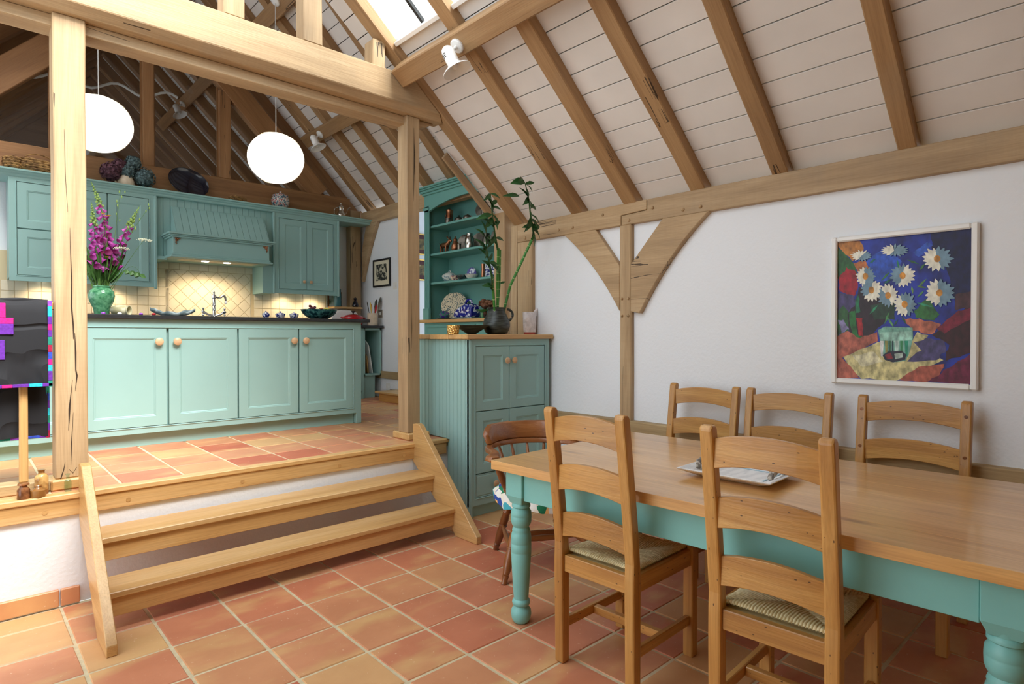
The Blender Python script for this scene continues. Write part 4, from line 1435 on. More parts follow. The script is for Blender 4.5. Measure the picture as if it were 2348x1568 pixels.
# captain's chair -----------------------------------------------------
def windsor():
    t = thing('captains_chair', 'dark turned captain\'s chair with a flowery cushion at the end of the table', 'chair', (0, 0, 0))
    sz = 0.43
    b = MB()
    pts = []
    for k in range(24):
        a = 2 * PI * k / 24
        r = 0.225 + 0.015 * math.cos(2 * a)
        pts.append((r * math.cos(a) * 1.02, r * math.sin(a) - 0.01))
    b.prism(pts, 'XY', sz - 0.04, sz)
    b.build('seat', 'oldY', t, bevel=0.008, seg=2)
    lp = [(0.0, 0.017), (0.06, 0.016), (0.10, 0.020), (0.105, 0.017), (0.115, 0.021), (0.12, 0.018), (0.2, 0.024), (0.34, 0.026), (0.42, 0.022), (0.425, 0.027), (0.44, 0.027), (0.445, 0.022), (0.52, 0.026), (0.62, 0.022), (0.66, 0.027), (0.68, 0.022), (0.85, 0.019), (1.0, 0.015)]
    feet = {}
    for fx, fy, tx, ty in ((-0.27, -0.25, -0.15, -0.14), (0.27, -0.25, 0.15, -0.14), (-0.21, 0.28, -0.13, 0.14), (0.21, 0.28, 0.13, 0.14)):
        p0, p1 = V((fx, fy, 0)), V((tx, ty, sz - 0.03))
        b = MB()
        b.tube([p0.lerp(p1, u) for u, r in lp], [r for u, r in lp], 14)
        b.build('leg', 'oldZ', t, smooth=True)
        feet[(fx > 0, fy > 0)] = (p0, p1)
    def mid(k, u):
        return feet[k][0].lerp(feet[k][1], u)
    for u in (0.42,):
        for kx in (False, True):
            a, c = mid((kx, False), u), mid((kx, True), u)
            b = MB()
            b.tube([a, a.lerp(c, 0.5), c], [0.010, 0.017, 0.010], 10)
            b.build('stretcher', 'oldY', t, smooth=True)
        a = mid((False, False), u).lerp(mid((False, True), u), 0.35)
        c = mid((True, False), u).lerp(mid((True, True), u), 0.35)
        for dy in (0.0, 0.09):
            b = MB()
            b.tube([a + V((0, dy, 0)), (a + c) / 2 + V((0, dy, 0)), c + V((0, dy, 0))], [0.010, 0.018, 0.010], 10)
            b.build('stretcher', 'oldX', t, smooth=True)
    # bow arm
    za = 0.675
    def bow(a):
        return V((0.295 * math.cos(a), 0.285 * math.sin(a) + 0.03, za))
    path = [V((-0.315, -0.245, za)), V((-0.325, -0.20, za)), V((-0.30, -0.14, za)), V((-0.285, -0.08, za))] + [bow(PI - PI * k / 16) for k in range(17)] + [V((0.285, -0.08, za)), V((0.30, -0.14, za)), V((0.325, -0.20, za)), V((0.315, -0.245, za))]
    wd = [0.03, 0.042, 0.034, 0.024] + [0.026] * 17 + [0.024, 0.034, 0.042, 0.03]
    b = MB()
    rows = []
    for k, p in enumerate(path):
        d = (path[min(k + 1, len(path) - 1)] - path[max(k - 1, 0)]).normalized()
        n_ = V((-d.y, d.x, 0))
        th = 0.017
        rows.append(b.av([p - n_ * wd[k] - V((0, 0, th * 0.6)), p - n_ * wd[k] * 0.8 + V((0, 0, th)), p + n_ * wd[k] * 0.8 + V((0, 0, th)), p + n_ * wd[k] - V((0, 0, th * 0.6)), p - V((0, 0, th))]))
    for a, c in zip(rows, rows[1:]):
        for k in range(5):
            b.af([a + k, a + (k + 1) % 5, c + (k + 1) % 5, c + k])
    b.af([rows[0] + k for k in range(5)][::-1])
    b.af([rows[-1] + k for k in range(5)])
    b.build('arm_bow', 'oldX', t, bevel=0.004, smooth=True)
    # crest
    b = MB()
    rows = []
    for k in range(19):
        a = PI * (0.10 + 0.80 * k / 18)
        hgt = 0.105 * (1 if 1 < k < 17 else (0.85 if k in (1, 17) else 0.55))
        ro, ri = 0.305 + 0.02, 0.275 + 0.012
        c_, s_ = math.cos(a), math.sin(a)
        def pt(r, z):
            return (r * c_, r * s_ + 0.03, z)
        rows.append(b.av([pt(ri - 0.012, za + 0.018), pt(ro - 0.012, za + 0.018), pt(ro + 0.012, za + 0.018 + hgt), pt(ri + 0.012, za + 0.018 + hgt)]))
    for a, c in zip(rows, rows[1:]):
        for k in range(4):
            b.af([a + k, a + (k + 1) % 4, c + (k + 1) % 4, c + k])
    b.af([rows[0] + k for k in range(4)][::-1])
    b.af([rows[-1] + k for k in range(4)])
    b.build('crest_rail', 'oldX', t, bevel=0.006, smooth=True)
    for k in range(9):
        a = PI * (0.02 + 0.96 * k / 8)
        top = V((0.29 * math.cos(a), 0.28 * math.sin(a) + 0.03, za - 0.01))
        bot = V((0.20 * math.cos(a), 0.20 * math.sin(a), sz - 0.005))
        b = MB()
        b.tube([bot, bot.lerp(top, 0.35), bot.lerp(top, 0.5), top], [0.009, 0.013, 0.012, 0.008], 10)
        b.build('spindle', 'oldZ', t, smooth=True)
    for sx in (-1, 1):
        top, bot = V((sx * 0.31, -0.20, za - 0.01)), V((sx * 0.20, -0.13, sz - 0.005))
        b = MB()
        b.tube([bot.lerp(top, u) for u in (0, 0.2, 0.3, 0.32, 0.36, 0.7, 1)], [0.016, 0.02, 0.022, 0.018, 0.022, 0.019, 0.014], 12)
        b.build('arm_post', 'oldZ', t, smooth=True)
    t.matrix_basis = Matrix.Translation((2.524, 2.485, 0)) @ Matrix.Rotation(R(-30), 4, 'Z')
windsor()
def floral():
    q = NT('floral_fabric')
    tc = q.n('ShaderNodeTexCoord')
    v1 = q.n('ShaderNodeTexVoronoi', Scale=22.0)
    q.l(tc, 'Object', v1, 'Vector')
    rp_ = q.ramp([(0.0, S(40, 80, 170)), (0.2, S(245, 245, 240)), (0.42, S(30, 130, 90)), (0.55, S(245, 240, 225)), (0.68, S(70, 180, 200)), (0.8, S(250, 190, 120)), (0.9, S(245, 245, 240))])
    rp_.color_ramp.interpolation = 'CONSTANT'
    sp = q.n('ShaderNodeSeparateColor')
    q.l(v1, 'Color', sp, 'Color')
    q.l(sp, 'Red', rp_, 'Fac')
    q.l(rp_, 'Color', q.b, 'Base Color')
    q.b.inputs['Roughness'].default_value = 0.8
    return q.m
M['floral'] = floral()
b = MB(Matrix.Translation((2.524, 2.485, 0.431)) @ Matrix.Rotation(R(-30), 4, 'Z'))
rows = []
for k in range(28):
    a = 2 * PI * k / 28
    wv = 1 + 0.05 * math.sin(9 * a)
    for_ = [(0.262 * wv, -0.052 + 0.012 * math.sin(5 * a)), (0.268 * wv, 0.012), (0.235, 0.045), (0.12, 0.052)]
    rows.append(b.av([(r * math.cos(a), r * math.sin(a) - 0.01, z) for r, z in for_]))
for k in range(28):
    a, c = rows[k], rows[(k + 1) % 28]
    for j in range(3):
        b.af([a + j, a + j + 1, c + j + 1, c + j])
b.af([rows[k] + 3 for k in range(28)])
b.af([rows[k] for k in range(28)][::-1])
o = b.build('seat_cushion', 'floral', None, smooth=True, ang=70)
tag(o, 'blue and green floral cushion on the captain\'s chair', 'cushion')
# ================================================================== LAMPS
cam_r = V((math.cos(R(42.796)), -math.sin(R(42.796)), 0))
def spotlight(label, rose, nrm, sc=1.0):
    t = thing('spotlight', label, 'lamp', rose, 0, 'white spotlights on the purlins')
    rose, nrm = V(rose), V(nrm).normalized()
    ax = (V((0, 0, -1)) * 0.89 + V((0.33, -0.31, 0)) * 1.0).normalized()
    q = nrm.to_track_quat('Z', 'Y').to_matrix().to_4x4()
    b = MB(Matrix.Translation(rose) @ q)
    b.lathe([(0.046, 0.0), (0.046, 0.012), (0.040, 0.018), (0.012, 0.020), (0.012, 0.03)], n=24)
    b.build('ceiling_rose', 'white', t, smooth=True)
    top = rose + nrm * 0.085 + V((-0.03, -0.01, -0.005))
    b = MB()
    b.tube([rose + nrm * 0.02, rose + nrm * 0.05, top + ax * 0.02], [0.009, 0.011, 0.008], 10)
    b.build('arm', 'white', t, smooth=True)
    q = ax.to_track_quat('Z', 'Y').to_matrix().to_4x4()
    mx = Matrix.Translation(top) @ q
    b = MB(mx)
    b.lathe([(0.004, -0.034), (0.020, -0.030), (0.034, -0.018), (0.040, 0.0), (0.041, 0.07), (0.039, 0.085)], n=28)
    h = b.build('lamp_holder', 'white', t, smooth=True)
    for k in range(3):
        for a0 in (PI * 0.2, PI * 1.2, PI * 1.7):
            b = MB(mx)
            b.tube([(0.0405 * math.cos(a0 + u * 0.22), 0.0405 * math.sin(a0 + u * 0.22), 0.012 + k * 0.011) for u in range(5)], 0.0022, 6)
            b.build('vent_slot', 'black', h)
    b = MB(mx)
    prof = [(0.040, 0.082), (0.045, 0.092), (0.062, 0.106), (0.086, 0.120), (0.094, 0.128), (0.094, 0.131), (0.084, 0.124), (0.06, 0.110), (0.042, 0.095), (0.036, 0.085)]
    b.lathe(prof, n=32)
    b.build('shade', 'white', t, smooth=True, ang=60)
    b = MB(mx)
    b.ball((0, 0, 0.10), 0.022, 12, 8)
    b.build('bulb', 'whitep', t, smooth=True)
spotlight('white spotlight on the heavy purlin under the skylight', (2.334, 3.026, 3.176), (-s1, 0, -c1))
spotlight('dim spotlight on the dark purlin behind the gable glass', (2.322, 9.2, 4.545), (-q2, 0, -q2))
spotlight('small white spotlight on the kitchen purlin near the big lantern', (3.145, 6.70, 3.70), (-q2, 0, -q2))

def lantern(label, c, r, top, rose):
    t = thing('paper_lantern', label, 'lantern', (c[0], c[1], c[2] - r), 0, 'round paper lanterns')
    b = MB()
    n = 64
    prof = []
    for k in range(n + 1):
        a = 0.14 + (PI - 0.28) * k / n
        rr = r * math.sin(a) * (1 + 0.010 * abs(math.sin(k * PI / 3.2)))
        prof.append((rr, -r * 0.93 * math.cos(a)))
    b.lathe(prof, c, 48)
    sh = b.build('paper_shade', 'paper', t, smooth=True, ang=80)
    for k in range(1, 20):
        a = 0.14 + (PI - 0.28) * k / 20
        b = MB()
        rr = r * math.sin(a) * 1.004
        b.tube([(c[0] + rr * math.cos(2 * PI * j / 48), c[1] + rr * math.sin(2 * PI * j / 48), c[2] - r * 0.93 * math.cos(a) + 0.006 * math.sin(2 * PI * j / 48 + k)) for j in range(49)], 0.0016, 4, False)
        b.build('wire_rib', 'rib', sh)
    b = MB()
    b.tube([(c[0], c[1], c[2] + r * 0.9), (c[0], c[1], top)], 0.004, 6)
    b.build('cord', 'cord', t)
    if rose:
        q = V(rose).normalized().to_track_quat('Z', 'Y').to_matrix().to_4x4()
        b = MB(Matrix.Translation((c[0], c[1], top)) @ q)
        b.lathe([(0.055, -0.01), (0.055, 0.012), (0.045, 0.022), (0.008, 0.026)], n=24)
        b.build('ceiling_rose', 'white', t, smooth=True)
lantern('glowing round paper lantern hanging in front of the glazed gable and tureen', (2.285, 5.83, 3.06), 0.257, 4.582, (-q2, 0, -q2))
lantern('glowing round paper lantern half hidden behind the cracked post', (0.92, 6.27, 3.18), 0.257, 4.78, None)

# wavy cable track seen through the glass
b = MB()
b.tube([(0.2 + 0.06 * k, 7.9, 4.02 + 0.05 * math.sin(k * 0.75) + 0.004 * k) for k in range(30)], 0.014, 6)
o = b.build('cable_track', 'whitep', None, smooth=True)
tag(o, 'wavy white lighting track behind the gable glass', 'lamp')

# ================================================================== QUILT AND RAIL
rl = thing('balustrade', 'plain oak rail with a square baluster carrying the quilt', 'railing', (0.1, 3.85, 0.615))
MB().box(-0.52, 0.366, 3.832, 3.872, 1.478, 1.517).build('handrail', 'stairX', rl, bevel=0.004)
postbox('baluster', 0.224, 0.259, 3.835, 3.868, 0.616, 1.478, 'stairX', rl)
postbox('baluster', -0.25, -0.215, 3.835, 3.868, 0.616, 1.478, 'stairX', rl)
def quilt_mat():
    q = NT('black_quilted_cotton')
    q.b.inputs['Base Color'].default_value = S(16, 17, 23)
    q.b.inputs['Roughness'].default_value = 0.8
    q.b.inputs['Sheen Weight'].default_value = 0.05
    tc = q.n('ShaderNodeTexCoord')
    w1 = q.n('ShaderNodeTexWave', Scale=3.4, Distortion=6.0)
    w1.wave_type = 'RINGS'
    w1.inputs['Detail'].default_value = 0.5
    w1.inputs['Detail Scale'].default_value = 1.2
    q.l(tc, 'Object', w1, 'Vector')
    rp_ = q.ramp([(0.0, (0, 0, 0, 1)), (0.18, (1, 1, 1, 1))])
    q.l(w1, 'Fac', rp_, 'Fac')
    bp = q.n('ShaderNodeBump', Strength=0.9, Distance=0.012)
    q.l(rp_, 'Color', bp, 'Height')
    q.l(bp, 'Normal', q.b, 'Normal')
    return q.m
M['quilt'] = quilt_mat()
ql = thing('quilt', 'black quilt with magenta and purple patches draped over the rail', 'quilt', (0.0, 3.85, 0.9))
prof = [(3.806, 1.105), (3.803, 1.2), (3.806, 1.35), (3.812, 1.46), (3.822, 1.512), (3.838, 1.532), (3.862, 1.532), (3.880, 1.512), (3.889, 1.44), (3.892, 1.2), (3.888, 1.0), (3.89, 0.835)]
b = MB()
rows = []
nx = 26
for k in range(nx + 1):
    x = -0.5 + 0.842 * k / nx
    wv = lambda i: 0.006 * math.sin(k * 1.1 + i * 0.6) * (0.3 + abs(z_ - 1.52))
    pts = []
    for i, (y_, z_) in enumerate(prof):
        pts.append((x, y_ + wv(i), z_ + 0.003 * math.sin(k * 0.9)))
    for i, (y_, z_) in enumerate(prof[::-1]):
        ii = len(prof) - 1 - i
        yy = y_ + wv(ii)
        inn = 0.008 if ii < 5 else (-0.008 if ii > 6 else 0)
        pts.append((x, yy + inn, z_ - (0.008 if 4 < ii < 7 else 0) + 0.003 * math.sin(k * 0.9)))
    rows.append(b.av(pts))
m_ = len(prof) * 2
for a, c in zip(rows, rows[1:]):
    for k in range(m_):
        b.af([a + k, a + (k + 1) % m_, c + (k + 1) % m_, c + k])
b.af([rows[0] + k for k in range(m_)][::-1])
b.af([rows[-1] + k for k in range(m_)])
b.build('cloth', 'quilt', ql, smooth=True, ang=60)
PC = {'mag': S(190, 10, 120), 'pur': S(96, 34, 150), 'cyn': S(30, 180, 200), 'grn': S(16, 130, 110), 'blu': S(40, 70, 180), 'red': S(160, 10, 60), 'lil': S(140, 70, 190)}
for k_, c_ in PC.items():
    M['q_' + k_] = plain('patch_' + k_, c_, 0.8, noise=0.25, nscale=90)
def patch(x0, x1, y0, y1, z0, z1, c):
    MB().box(x0, x1, y0, y1, z0, z1).build('patch', 'q_' + c, ql, bevel=0.0015)
seq = ['lil', 'cyn', 'pur', 'mag', 'pur', 'grn', 'red', 'blu', 'mag', 'cyn', 'pur', 'grn']
z = 1.522
for k, c in enumerate(seq):
    h_ = [0.028, 0.052, 0.038, 0.03, 0.034, 0.04, 0.036, 0.036, 0.03, 0.03, 0.048, 0.03][k]
    patch(0.338, 0.355, 3.796, 3.812, z - h_, z, c)
    z -= h_
z = 1.09
for k, c in enumerate(['grn', 'blu', 'pur', 'cyn', 'grn', 'pur', 'red']):
    patch(0.334, 0.350, 3.882, 3.900, max(z - 0.04, 0.822), z, c)
    z -= 0.038
x = 0.355
for k, c in enumerate(['pur', 'cyn', 'pur', 'mag', 'pur', 'grn', 'mag', 'blu', 'cyn', 'pur', 'red', 'grn', 'pur']):
    w_ = 0.04 + 0.012 * (k % 3)
    patch(x - w_, x, 3.796, 3.812, 1.092, 1.108, c)
    patch(x - w_ - 0.006, x - 0.006, 3.884, 3.900, 0.824, 0.838, seq[(k * 5 + 2) % 12])
    x -= w_
for x0, x1, z0, z1, c in ((-0.02, 0.176, 1.434, 1.528, 'mag'), (-0.06, 0.205, 1.404, 1.434, 'mag'), (-0.06, 0.205, 1.378, 1.404, 'pur'), (-0.06, 0.205, 1.352, 1.378, 'pur'), (-0.1, 0.172, 1.23, 1.325, 'pur'), (-0.1, 0.05, 1.14, 1.23, 'lil')):
    patch(x0, x1, 3.797, 3.815 if z1 < 1.46 else 3.818, z0, min(z1, 1.505), c)

# ================================================================== SMALL THINGS
def lathe_thing(name, label, cat, loc, prof, mat, n=28, group=None, sx=1.0, sy=1.0, wall=0.0):
    b = MB(Matrix.Translation(loc))
    p = list(prof)
    if wall:
        p += [(max(r - wall, 0.001), h) for r, h in prof[::-1] if h > prof[0][1] + wall] + [(0.001, prof[0][1] + wall)]
    b.lathe(p, n=n, sx=sx, sy=sy)
    o = b.build(name, mat, None, smooth=True, ang=45)
    if label:
        tag(o, label, cat, group)
    return o
def handle(parent, pts, r, mat, name='handle'):
    b = MB()
    b.tube(pts, r, 8)
    return b.build(name, mat, parent, smooth=True)
def arc_pts(c, r, a0, a1, u, v, n=10):
    c, u, v = V(c), V(u), V(v)
    return [c + u * (r * math.cos(a0 + (a1 - a0) * k / n)) + v * (r * math.sin(a0 + (a1 - a0) * k / n)) for k in range(n + 1)]

M['green'] = two('green_crackle_glaze', S(48, 112, 76), S(110, 172, 128), 40, 0.3, 0.7, rough=0.12)
M['stem'] = plain('stem_green', S(84, 124, 50), 0.6, noise=0.2)
M['leafg'] = plain('leaf_green', S(62, 104, 46), 0.5, noise=0.25)
M['budg'] = plain('bud_green', S(130, 160, 80), 0.6)
M['fox'] = two('foxglove_purple', S(140, 24, 124), S(206, 96, 190), 30, 0.35, 0.75, rough=0.5)
M['yel'] = plain('buttercup', S(250, 214, 30), 0.4)
M['umbel'] = plain('umbel_white', S(216, 222, 196), 0.7)
M['celadon'] = two('celadon_stoneware', S(196, 190, 150), S(226, 220, 186), 12, rough=0.2)
M['greyware'] = two('grey_leaf_ware', S(110, 128, 132), S(176, 192, 196), 14, rough=0.3)
M['bluewhite'] = two('blue_white_china', S(30, 44, 130), S(236, 238, 244), 48, 0.47, 0.53, rough=0.15)
M['bluewhite2'] = two('blue_white_china_bold', S(24, 30, 140), S(228, 232, 246), 26, 0.52, 0.58, rough=0.12)
M['bowlteal'] = two('speckled_teal_bowl', S(14, 58, 64), S(96, 168, 160), 34, 0.42, 0.66, rough=0.1)
M['red'] = plain('red_enamel', S(186, 18, 34), 0.15, coat=0.4)
M['apple'] = two('apple_skin', S(170, 40, 40), S(214, 150, 60), 10, 0.4, 0.75, rough=0.3)
M['lemon'] = plain('lemon', S(214, 208, 90), 0.4)
M['grape'] = plain('grape', S(92, 30, 50), 0.25)
M['navy'] = plain('navy_glaze', S(12, 16, 34), 0.16, coat=0.3)
M['cream_pot'] = plain('cream_stoneware', S(222, 204, 180), 0.4, noise=0.08, nscale=30)
M['straw'] = two('straw', S(92, 62, 34), S(180, 140, 84), 30, 0.3, 0.7, rough=0.8)
M['hyd1'] = two('hydrangea_petals', S(44, 62, 66), S(112, 136, 138), 40, 0.3, 0.7, rough=0.8)
M['hyd2'] = two('hydrangea_petals_plum', S(58, 30, 44), S(116, 76, 88), 40, 0.3, 0.7, rough=0.8)
M['chintz'] = two('flowered_china', S(150, 40, 60), S(234, 228, 214), 46, 0.40, 0.46, rough=0.2, c3=S(70, 100, 120))

IZ = 1.491
vase = lathe_thing('vase', 'green crackle-glazed vase of foxgloves on the island', 'vase', (0.765, 5.15, IZ), [(0.040, 0), (0.046, 0.012), (0.052, 0.05), (0.074, 0.10), (0.082, 0.14), (0.074, 0.172), (0.056, 0.190), (0.050, 0.196), (0.055, 0.202), (0.054, 0.21)], 'green', wall=0.006)
bell = MB()
bell.lathe([(0.003, 0), (0.008, -0.006), (0.011, -0.02), (0.013, -0.03), (0.018, -0.038), (0.012, -0.034)], n=8)
bell_me = bell.build('bell_flower', 'fox', me=True, smooth=True)
def foxglove(tip, ctl, nb, label, lean=0.0):
    base = V((0.765 + random.uniform(-0.02, 0.02), 5.15 + random.uniform(-0.02, 0.02), IZ + 0.05))
    path = [V(p) for p in curve(base, ctl, tip, 14)]
    t = thing('foxglove', label, 'flower', base, 0, 'foxgloves in the green vase')
    b = MB()
    b.tube(path, [0.005 - 0.0035 * k / 14 for k in range(15)], 6)
    b.build('stem', 'stem', t, smooth=True)
    b = MB()
    for k in range(26):
        u = 0.80 + 0.2 * k / 26
        i = min(13, int(u * 14))
        p = path[i].lerp(path[i + 1], u * 14 - i)
        a = k * 2.4
        rr = 0.016 * (1 - (u - 0.8) / 0.22)
        b.ball(p + V((rr * math.cos(a), rr * math.sin(a), -0.004)), 0.0095 * (1.15 - (u - 0.8) / 0.25), 6, 4)
    b.build('bud_spike', 'budg', t, smooth=True)
    for k in range(nb):
        u = 0.42 + 0.40 * k / nb
        i = min(13, int(u * 14))
        p = path[i].lerp(path[i + 1], u * 14 - i)
        a = k * 2.4 + random.uniform(-0.3, 0.3)
        sc = 1.55 - 0.9 * k / nb
        m = Matrix.Translation(p + V((0.006 * math.cos(a), 0.006 * math.sin(a), 0))) @ Matrix.Rotation(a, 4, 'Z') @ Matrix.Rotation(R(-48), 4, 'Y') @ Matrix.Scale(sc, 4)
        obj('bell_flower', bell_me, t, m)
foxglove((0.705, 5.12, 2.43), (0.86, 5.14, 2.05), 24, 'tall purple foxglove curving towards the cracked post')
foxglove((1.0, 5.13, 2.30), (0.83, 5.15, 1.95), 20, 'purple foxglove leaning right over the wall cupboard door')
foxglove((0.70, 5.08, 2.28), (0.74, 5.12, 1.9), 26, 'dense purple foxglove low behind the cracked post edge')
foxglove((0.80, 5.2, 2.20), (0.80, 5.17, 1.85), 20, 'short purple foxglove at the centre of the vase')
foxglove((0.50, 5.15, 2.24), (0.66, 5.15, 1.95), 14, 'foxglove tip poking out on the far side of the cracked post')
def sprig(name, label, cat, tip, ctl, mat, kind, n=6, grp=None):
    base = V((0.765 + random.uniform(-0.02, 0.02), 5.15 + random.uniform(-0.02, 0.02), IZ + 0.06))
    path = [V(p) for p in curve(base, ctl, tip, 10)]
    t = thing(name, label, cat, base, 0, grp)
    b = MB()
    b.tube(path, [0.0025 - 0.0015 * k / 10 for k in range(11)], 5)
    b.build('stem', 'stem', t)
    b = MB()
    tp_ = V(tip)
    if kind == 'grass':
        for k in range(n):
            p = path[10].lerp(path[7], k / n) + V((random.uniform(-0.03, 0.03), random.uniform(-0.02, 0.02), random.uniform(-0.02, 0.02)))
            b.lathe([(0.001, 0), (0.004, 0.006), (0.004, 0.014), (0.001, 0.022)], p, 6)
    elif kind == 'umbel':
        for k in range(70):
            a, rr = random.uniform(0, 2 * PI), 0.05 * math.sqrt(random.random())
            p = tp_ + V((rr * math.cos(a), rr * math.sin(a), 0.012 * random.random() - rr * 0.3))
            b.ball(p, 0.0035, 5, 4)
    elif kind == 'butter':
        for k in range(5):
            a = 2 * PI * k / 5
            b.leaf(tp_, tp_ + V((0.014 * math.cos(a), 0.014 * math.sin(a) - 0.004, 0.008)), 0.013)
        b.ball(tp_ + V((0, 0, 0.004)), 0.004, 6, 4)
    elif kind == 'ivy':
        for k in range(n):
            p = path[10].lerp(path[5], k / n)
            a = k * 2.1
            b.leaf(p, p + V((0.035 * math.cos(a), 0.02 * math.sin(a), -0.03)), 0.032, (0, -1, 0.3))
    b.build({'grass': 'seed_head', 'umbel': 'umbel_head', 'butter': 'petals', 'ivy': 'leaf'}[kind], mat, t, smooth=kind == 'umbel')
sprig('grass_stem', 'thin grass stem rising above the foxgloves in the vase', 'grass', (0.88, 5.12, 2.40), (0.84, 5.13, 2.0), 'budg', 'grass', 7, 'grasses in the vase')
sprig('grass_stem', 'long grass stem leaning right beyond the foxgloves', 'grass', (1.06, 5.12, 2.30), (0.84, 5.13, 1.95), 'budg', 'grass', 7, 'grasses in the vase')
sprig('grass_stem', 'arching grass stem between the two foxglove spikes', 'grass', (0.97, 5.11, 2.14), (0.90, 5.13, 2.2), 'budg', 'grass', 9, 'grasses in the vase')
sprig('cow_parsley', 'white umbel flower right of the foxgloves', 'flower', (1.03, 5.13, 2.06), (0.9, 5.15, 1.85), 'umbel', 'umbel', 0, 'cow parsley in the vase')
sprig('cow_parsley', 'white umbel flower low in the middle of the vase bouquet', 'flower', (0.88, 5.1, 1.98), (0.82, 5.15, 1.8), 'umbel', 'umbel', 0, 'cow parsley in the vase')
for k, p in enumerate(((0.768, 5.09, 2.205), (0.785, 5.085, 2.19), (0.805, 5.09, 2.195), (0.79, 5.09, 1.90))):
    sprig('buttercup', 'yellow buttercup among the foxgloves', 'flower', p, (0.78, 5.12, 1.8), 'yel', 'butter', 5, 'buttercups in the vase')
sprig('ivy_sprig', 'trailing ivy sprig drooping right of the vase', 'plant', (1.0, 5.12, 1.80), (0.93, 5.12, 1.98), 'leafg', 'ivy', 9)
gl = thing('greenery', 'leafy green stems filling the mouth of the vase', 'plant', (0.765, 5.15, 1.70))
b = MB()
for k in range(110):
    a = random.uniform(0, 2 * PI)
    rr = random.uniform(0.01, 0.15)
    p0 = V((0.765 + 0.03 * math.cos(a), 5.15 + 0.03 * math.sin(a), 1.69))
    p1 = V((0.785 + rr * math.cos(a), 5.15 + rr * 0.6 * math.sin(a), random.uniform(1.80, 2.02)))
    b.leaf(p0.lerp(p1, 0.2), p1, random.uniform(0.008, 0.028), (math.cos(a + 1), math.sin(a + 1), 0.2), 0.06)
lf = b.build('leaves', 'leafg', gl)
lf['kind'] = 'stuff'
b = MB()
for k in range(26):
    a = random.uniform(0, 2 * PI)
    rr = random.uniform(0.02, 0.10)
    p0 = V((0.765 + 0.025 * math.cos(a), 5.15 + 0.025 * math.sin(a), 1.62))
    p1 = V((0.775 + rr * math.cos(a), 5.15 + rr * 0.6 * math.sin(a), random.uniform(1.80, 1.95)))
    b.tube([p0, p1], 0.003, 5)
sm = b.build('stems', 'stem', gl)
sm['kind'] = 'stuff'

# other things on the island
jr = MB(Matrix.Translation((0.90, 5.2, IZ + 0.040)) @ Matrix.Rotation(R(-38), 4, 'Z') @ Matrix.Rotation(R(90), 4, 'Y'))
jr.lathe([(0.028, -0.07), (0.036, -0.06), (0.040, -0.02), (0.039, 0.02), (0.032, 0.035), (0.037, 0.044), (0.038, 0.05), (0.032, 0.05), (0.028, 0.035), (0.033, 0.0), (0.03, -0.055), (0.001, -0.06)], n=24)
o = jr.build('stoneware_jar', 'celadon', None, smooth=True)
tag(o, 'pale stoneware jar lying on its side beside the green vase', 'jar')
b = MB()
rows = []
for k in range(25):
    u = -1 + 2 * k / 24
    x = 1.215 + 0.15 * u
    wdt = 0.06 * math.sqrt(max(0.0, 1 - u * u)) + 0.004
    lift = 0.052 * abs(u) ** 2.2
    rip = 0.006 * math.sin(k * 0.9)
    rows.append(b.av([(x, 5.12 - wdt, IZ + 0.030 + lift * 0.6 + rip), (x, 5.12 - wdt * 0.6, IZ + 0.004 + lift * 0.8), (x, 5.12, IZ + 0.001 + lift), (x, 5.12 + wdt * 0.6, IZ + 0.006 + lift * 0.8), (x, 5.12 + wdt, IZ + 0.036 + lift * 0.6 - rip)]))
for a, c in zip(rows, rows[1:]):
    for k in range(4):
        b.af([a + k, a + k + 1, c + k + 1, c + k])
o = b.build('leaf_dish', 'greyware', None, smooth=True, ang=80)
md = o.modifiers.new('thickness', 'SOLIDIFY')
md.thickness = 0.006
md.offset = 1
tag(o, 'grey leaf-shaped pottery dish on the island worktop', 'dish')
# tap
tp = thing('mixer_tap', 'chrome bridge mixer tap with cross handles on the island', 'tap', (1.55, 5.30, IZ))
b = MB(Matrix.Translation((1.56, 5.30, IZ)))
b.lathe([(0.020, 0), (0.016, 0.01), (0.011, 0.02), (0.011, 0.06), (0.014, 0.063), (0.011, 0.067), (0.011, 0.10), (0.014, 0.103), (0.011, 0.107), (0.011, 0.16), (0.018, 0.165), (0.018, 0.185), (0.009, 0.19), (0.006, 0.205), (0.009, 0.21), (0.002, 0.222)], n=18)
b.build('pillar', 'chrome', tp, smooth=True)
b = MB()
c0 = V((1.56, 5.30, IZ + 0.175))
b.tube([c0, c0 + V((0.03, 0, -0.006)), c0 + V((0.055, 0, -0.004)), c0 + V((0.068, 0, 0.012)), c0 + V((0.080, 0, 0.012)), c0 + V((0.088, 0, -0.006)), c0 + V((0.092, 0, -0.03))], [0.008, 0.008, 0.008, 0.009, 0.009, 0.009, 0.008], 10)
b.build('spout', 'chrome', tp, smooth=True)
b = MB()
b.lathe([(0.006, -0.035), (0.011, -0.045), (0.012, -0.058), (0.008, -0.06)], c0 + V((0.093, 0, 0.005)), 12)
b.build('nozzle', 'white', tp, smooth=True)
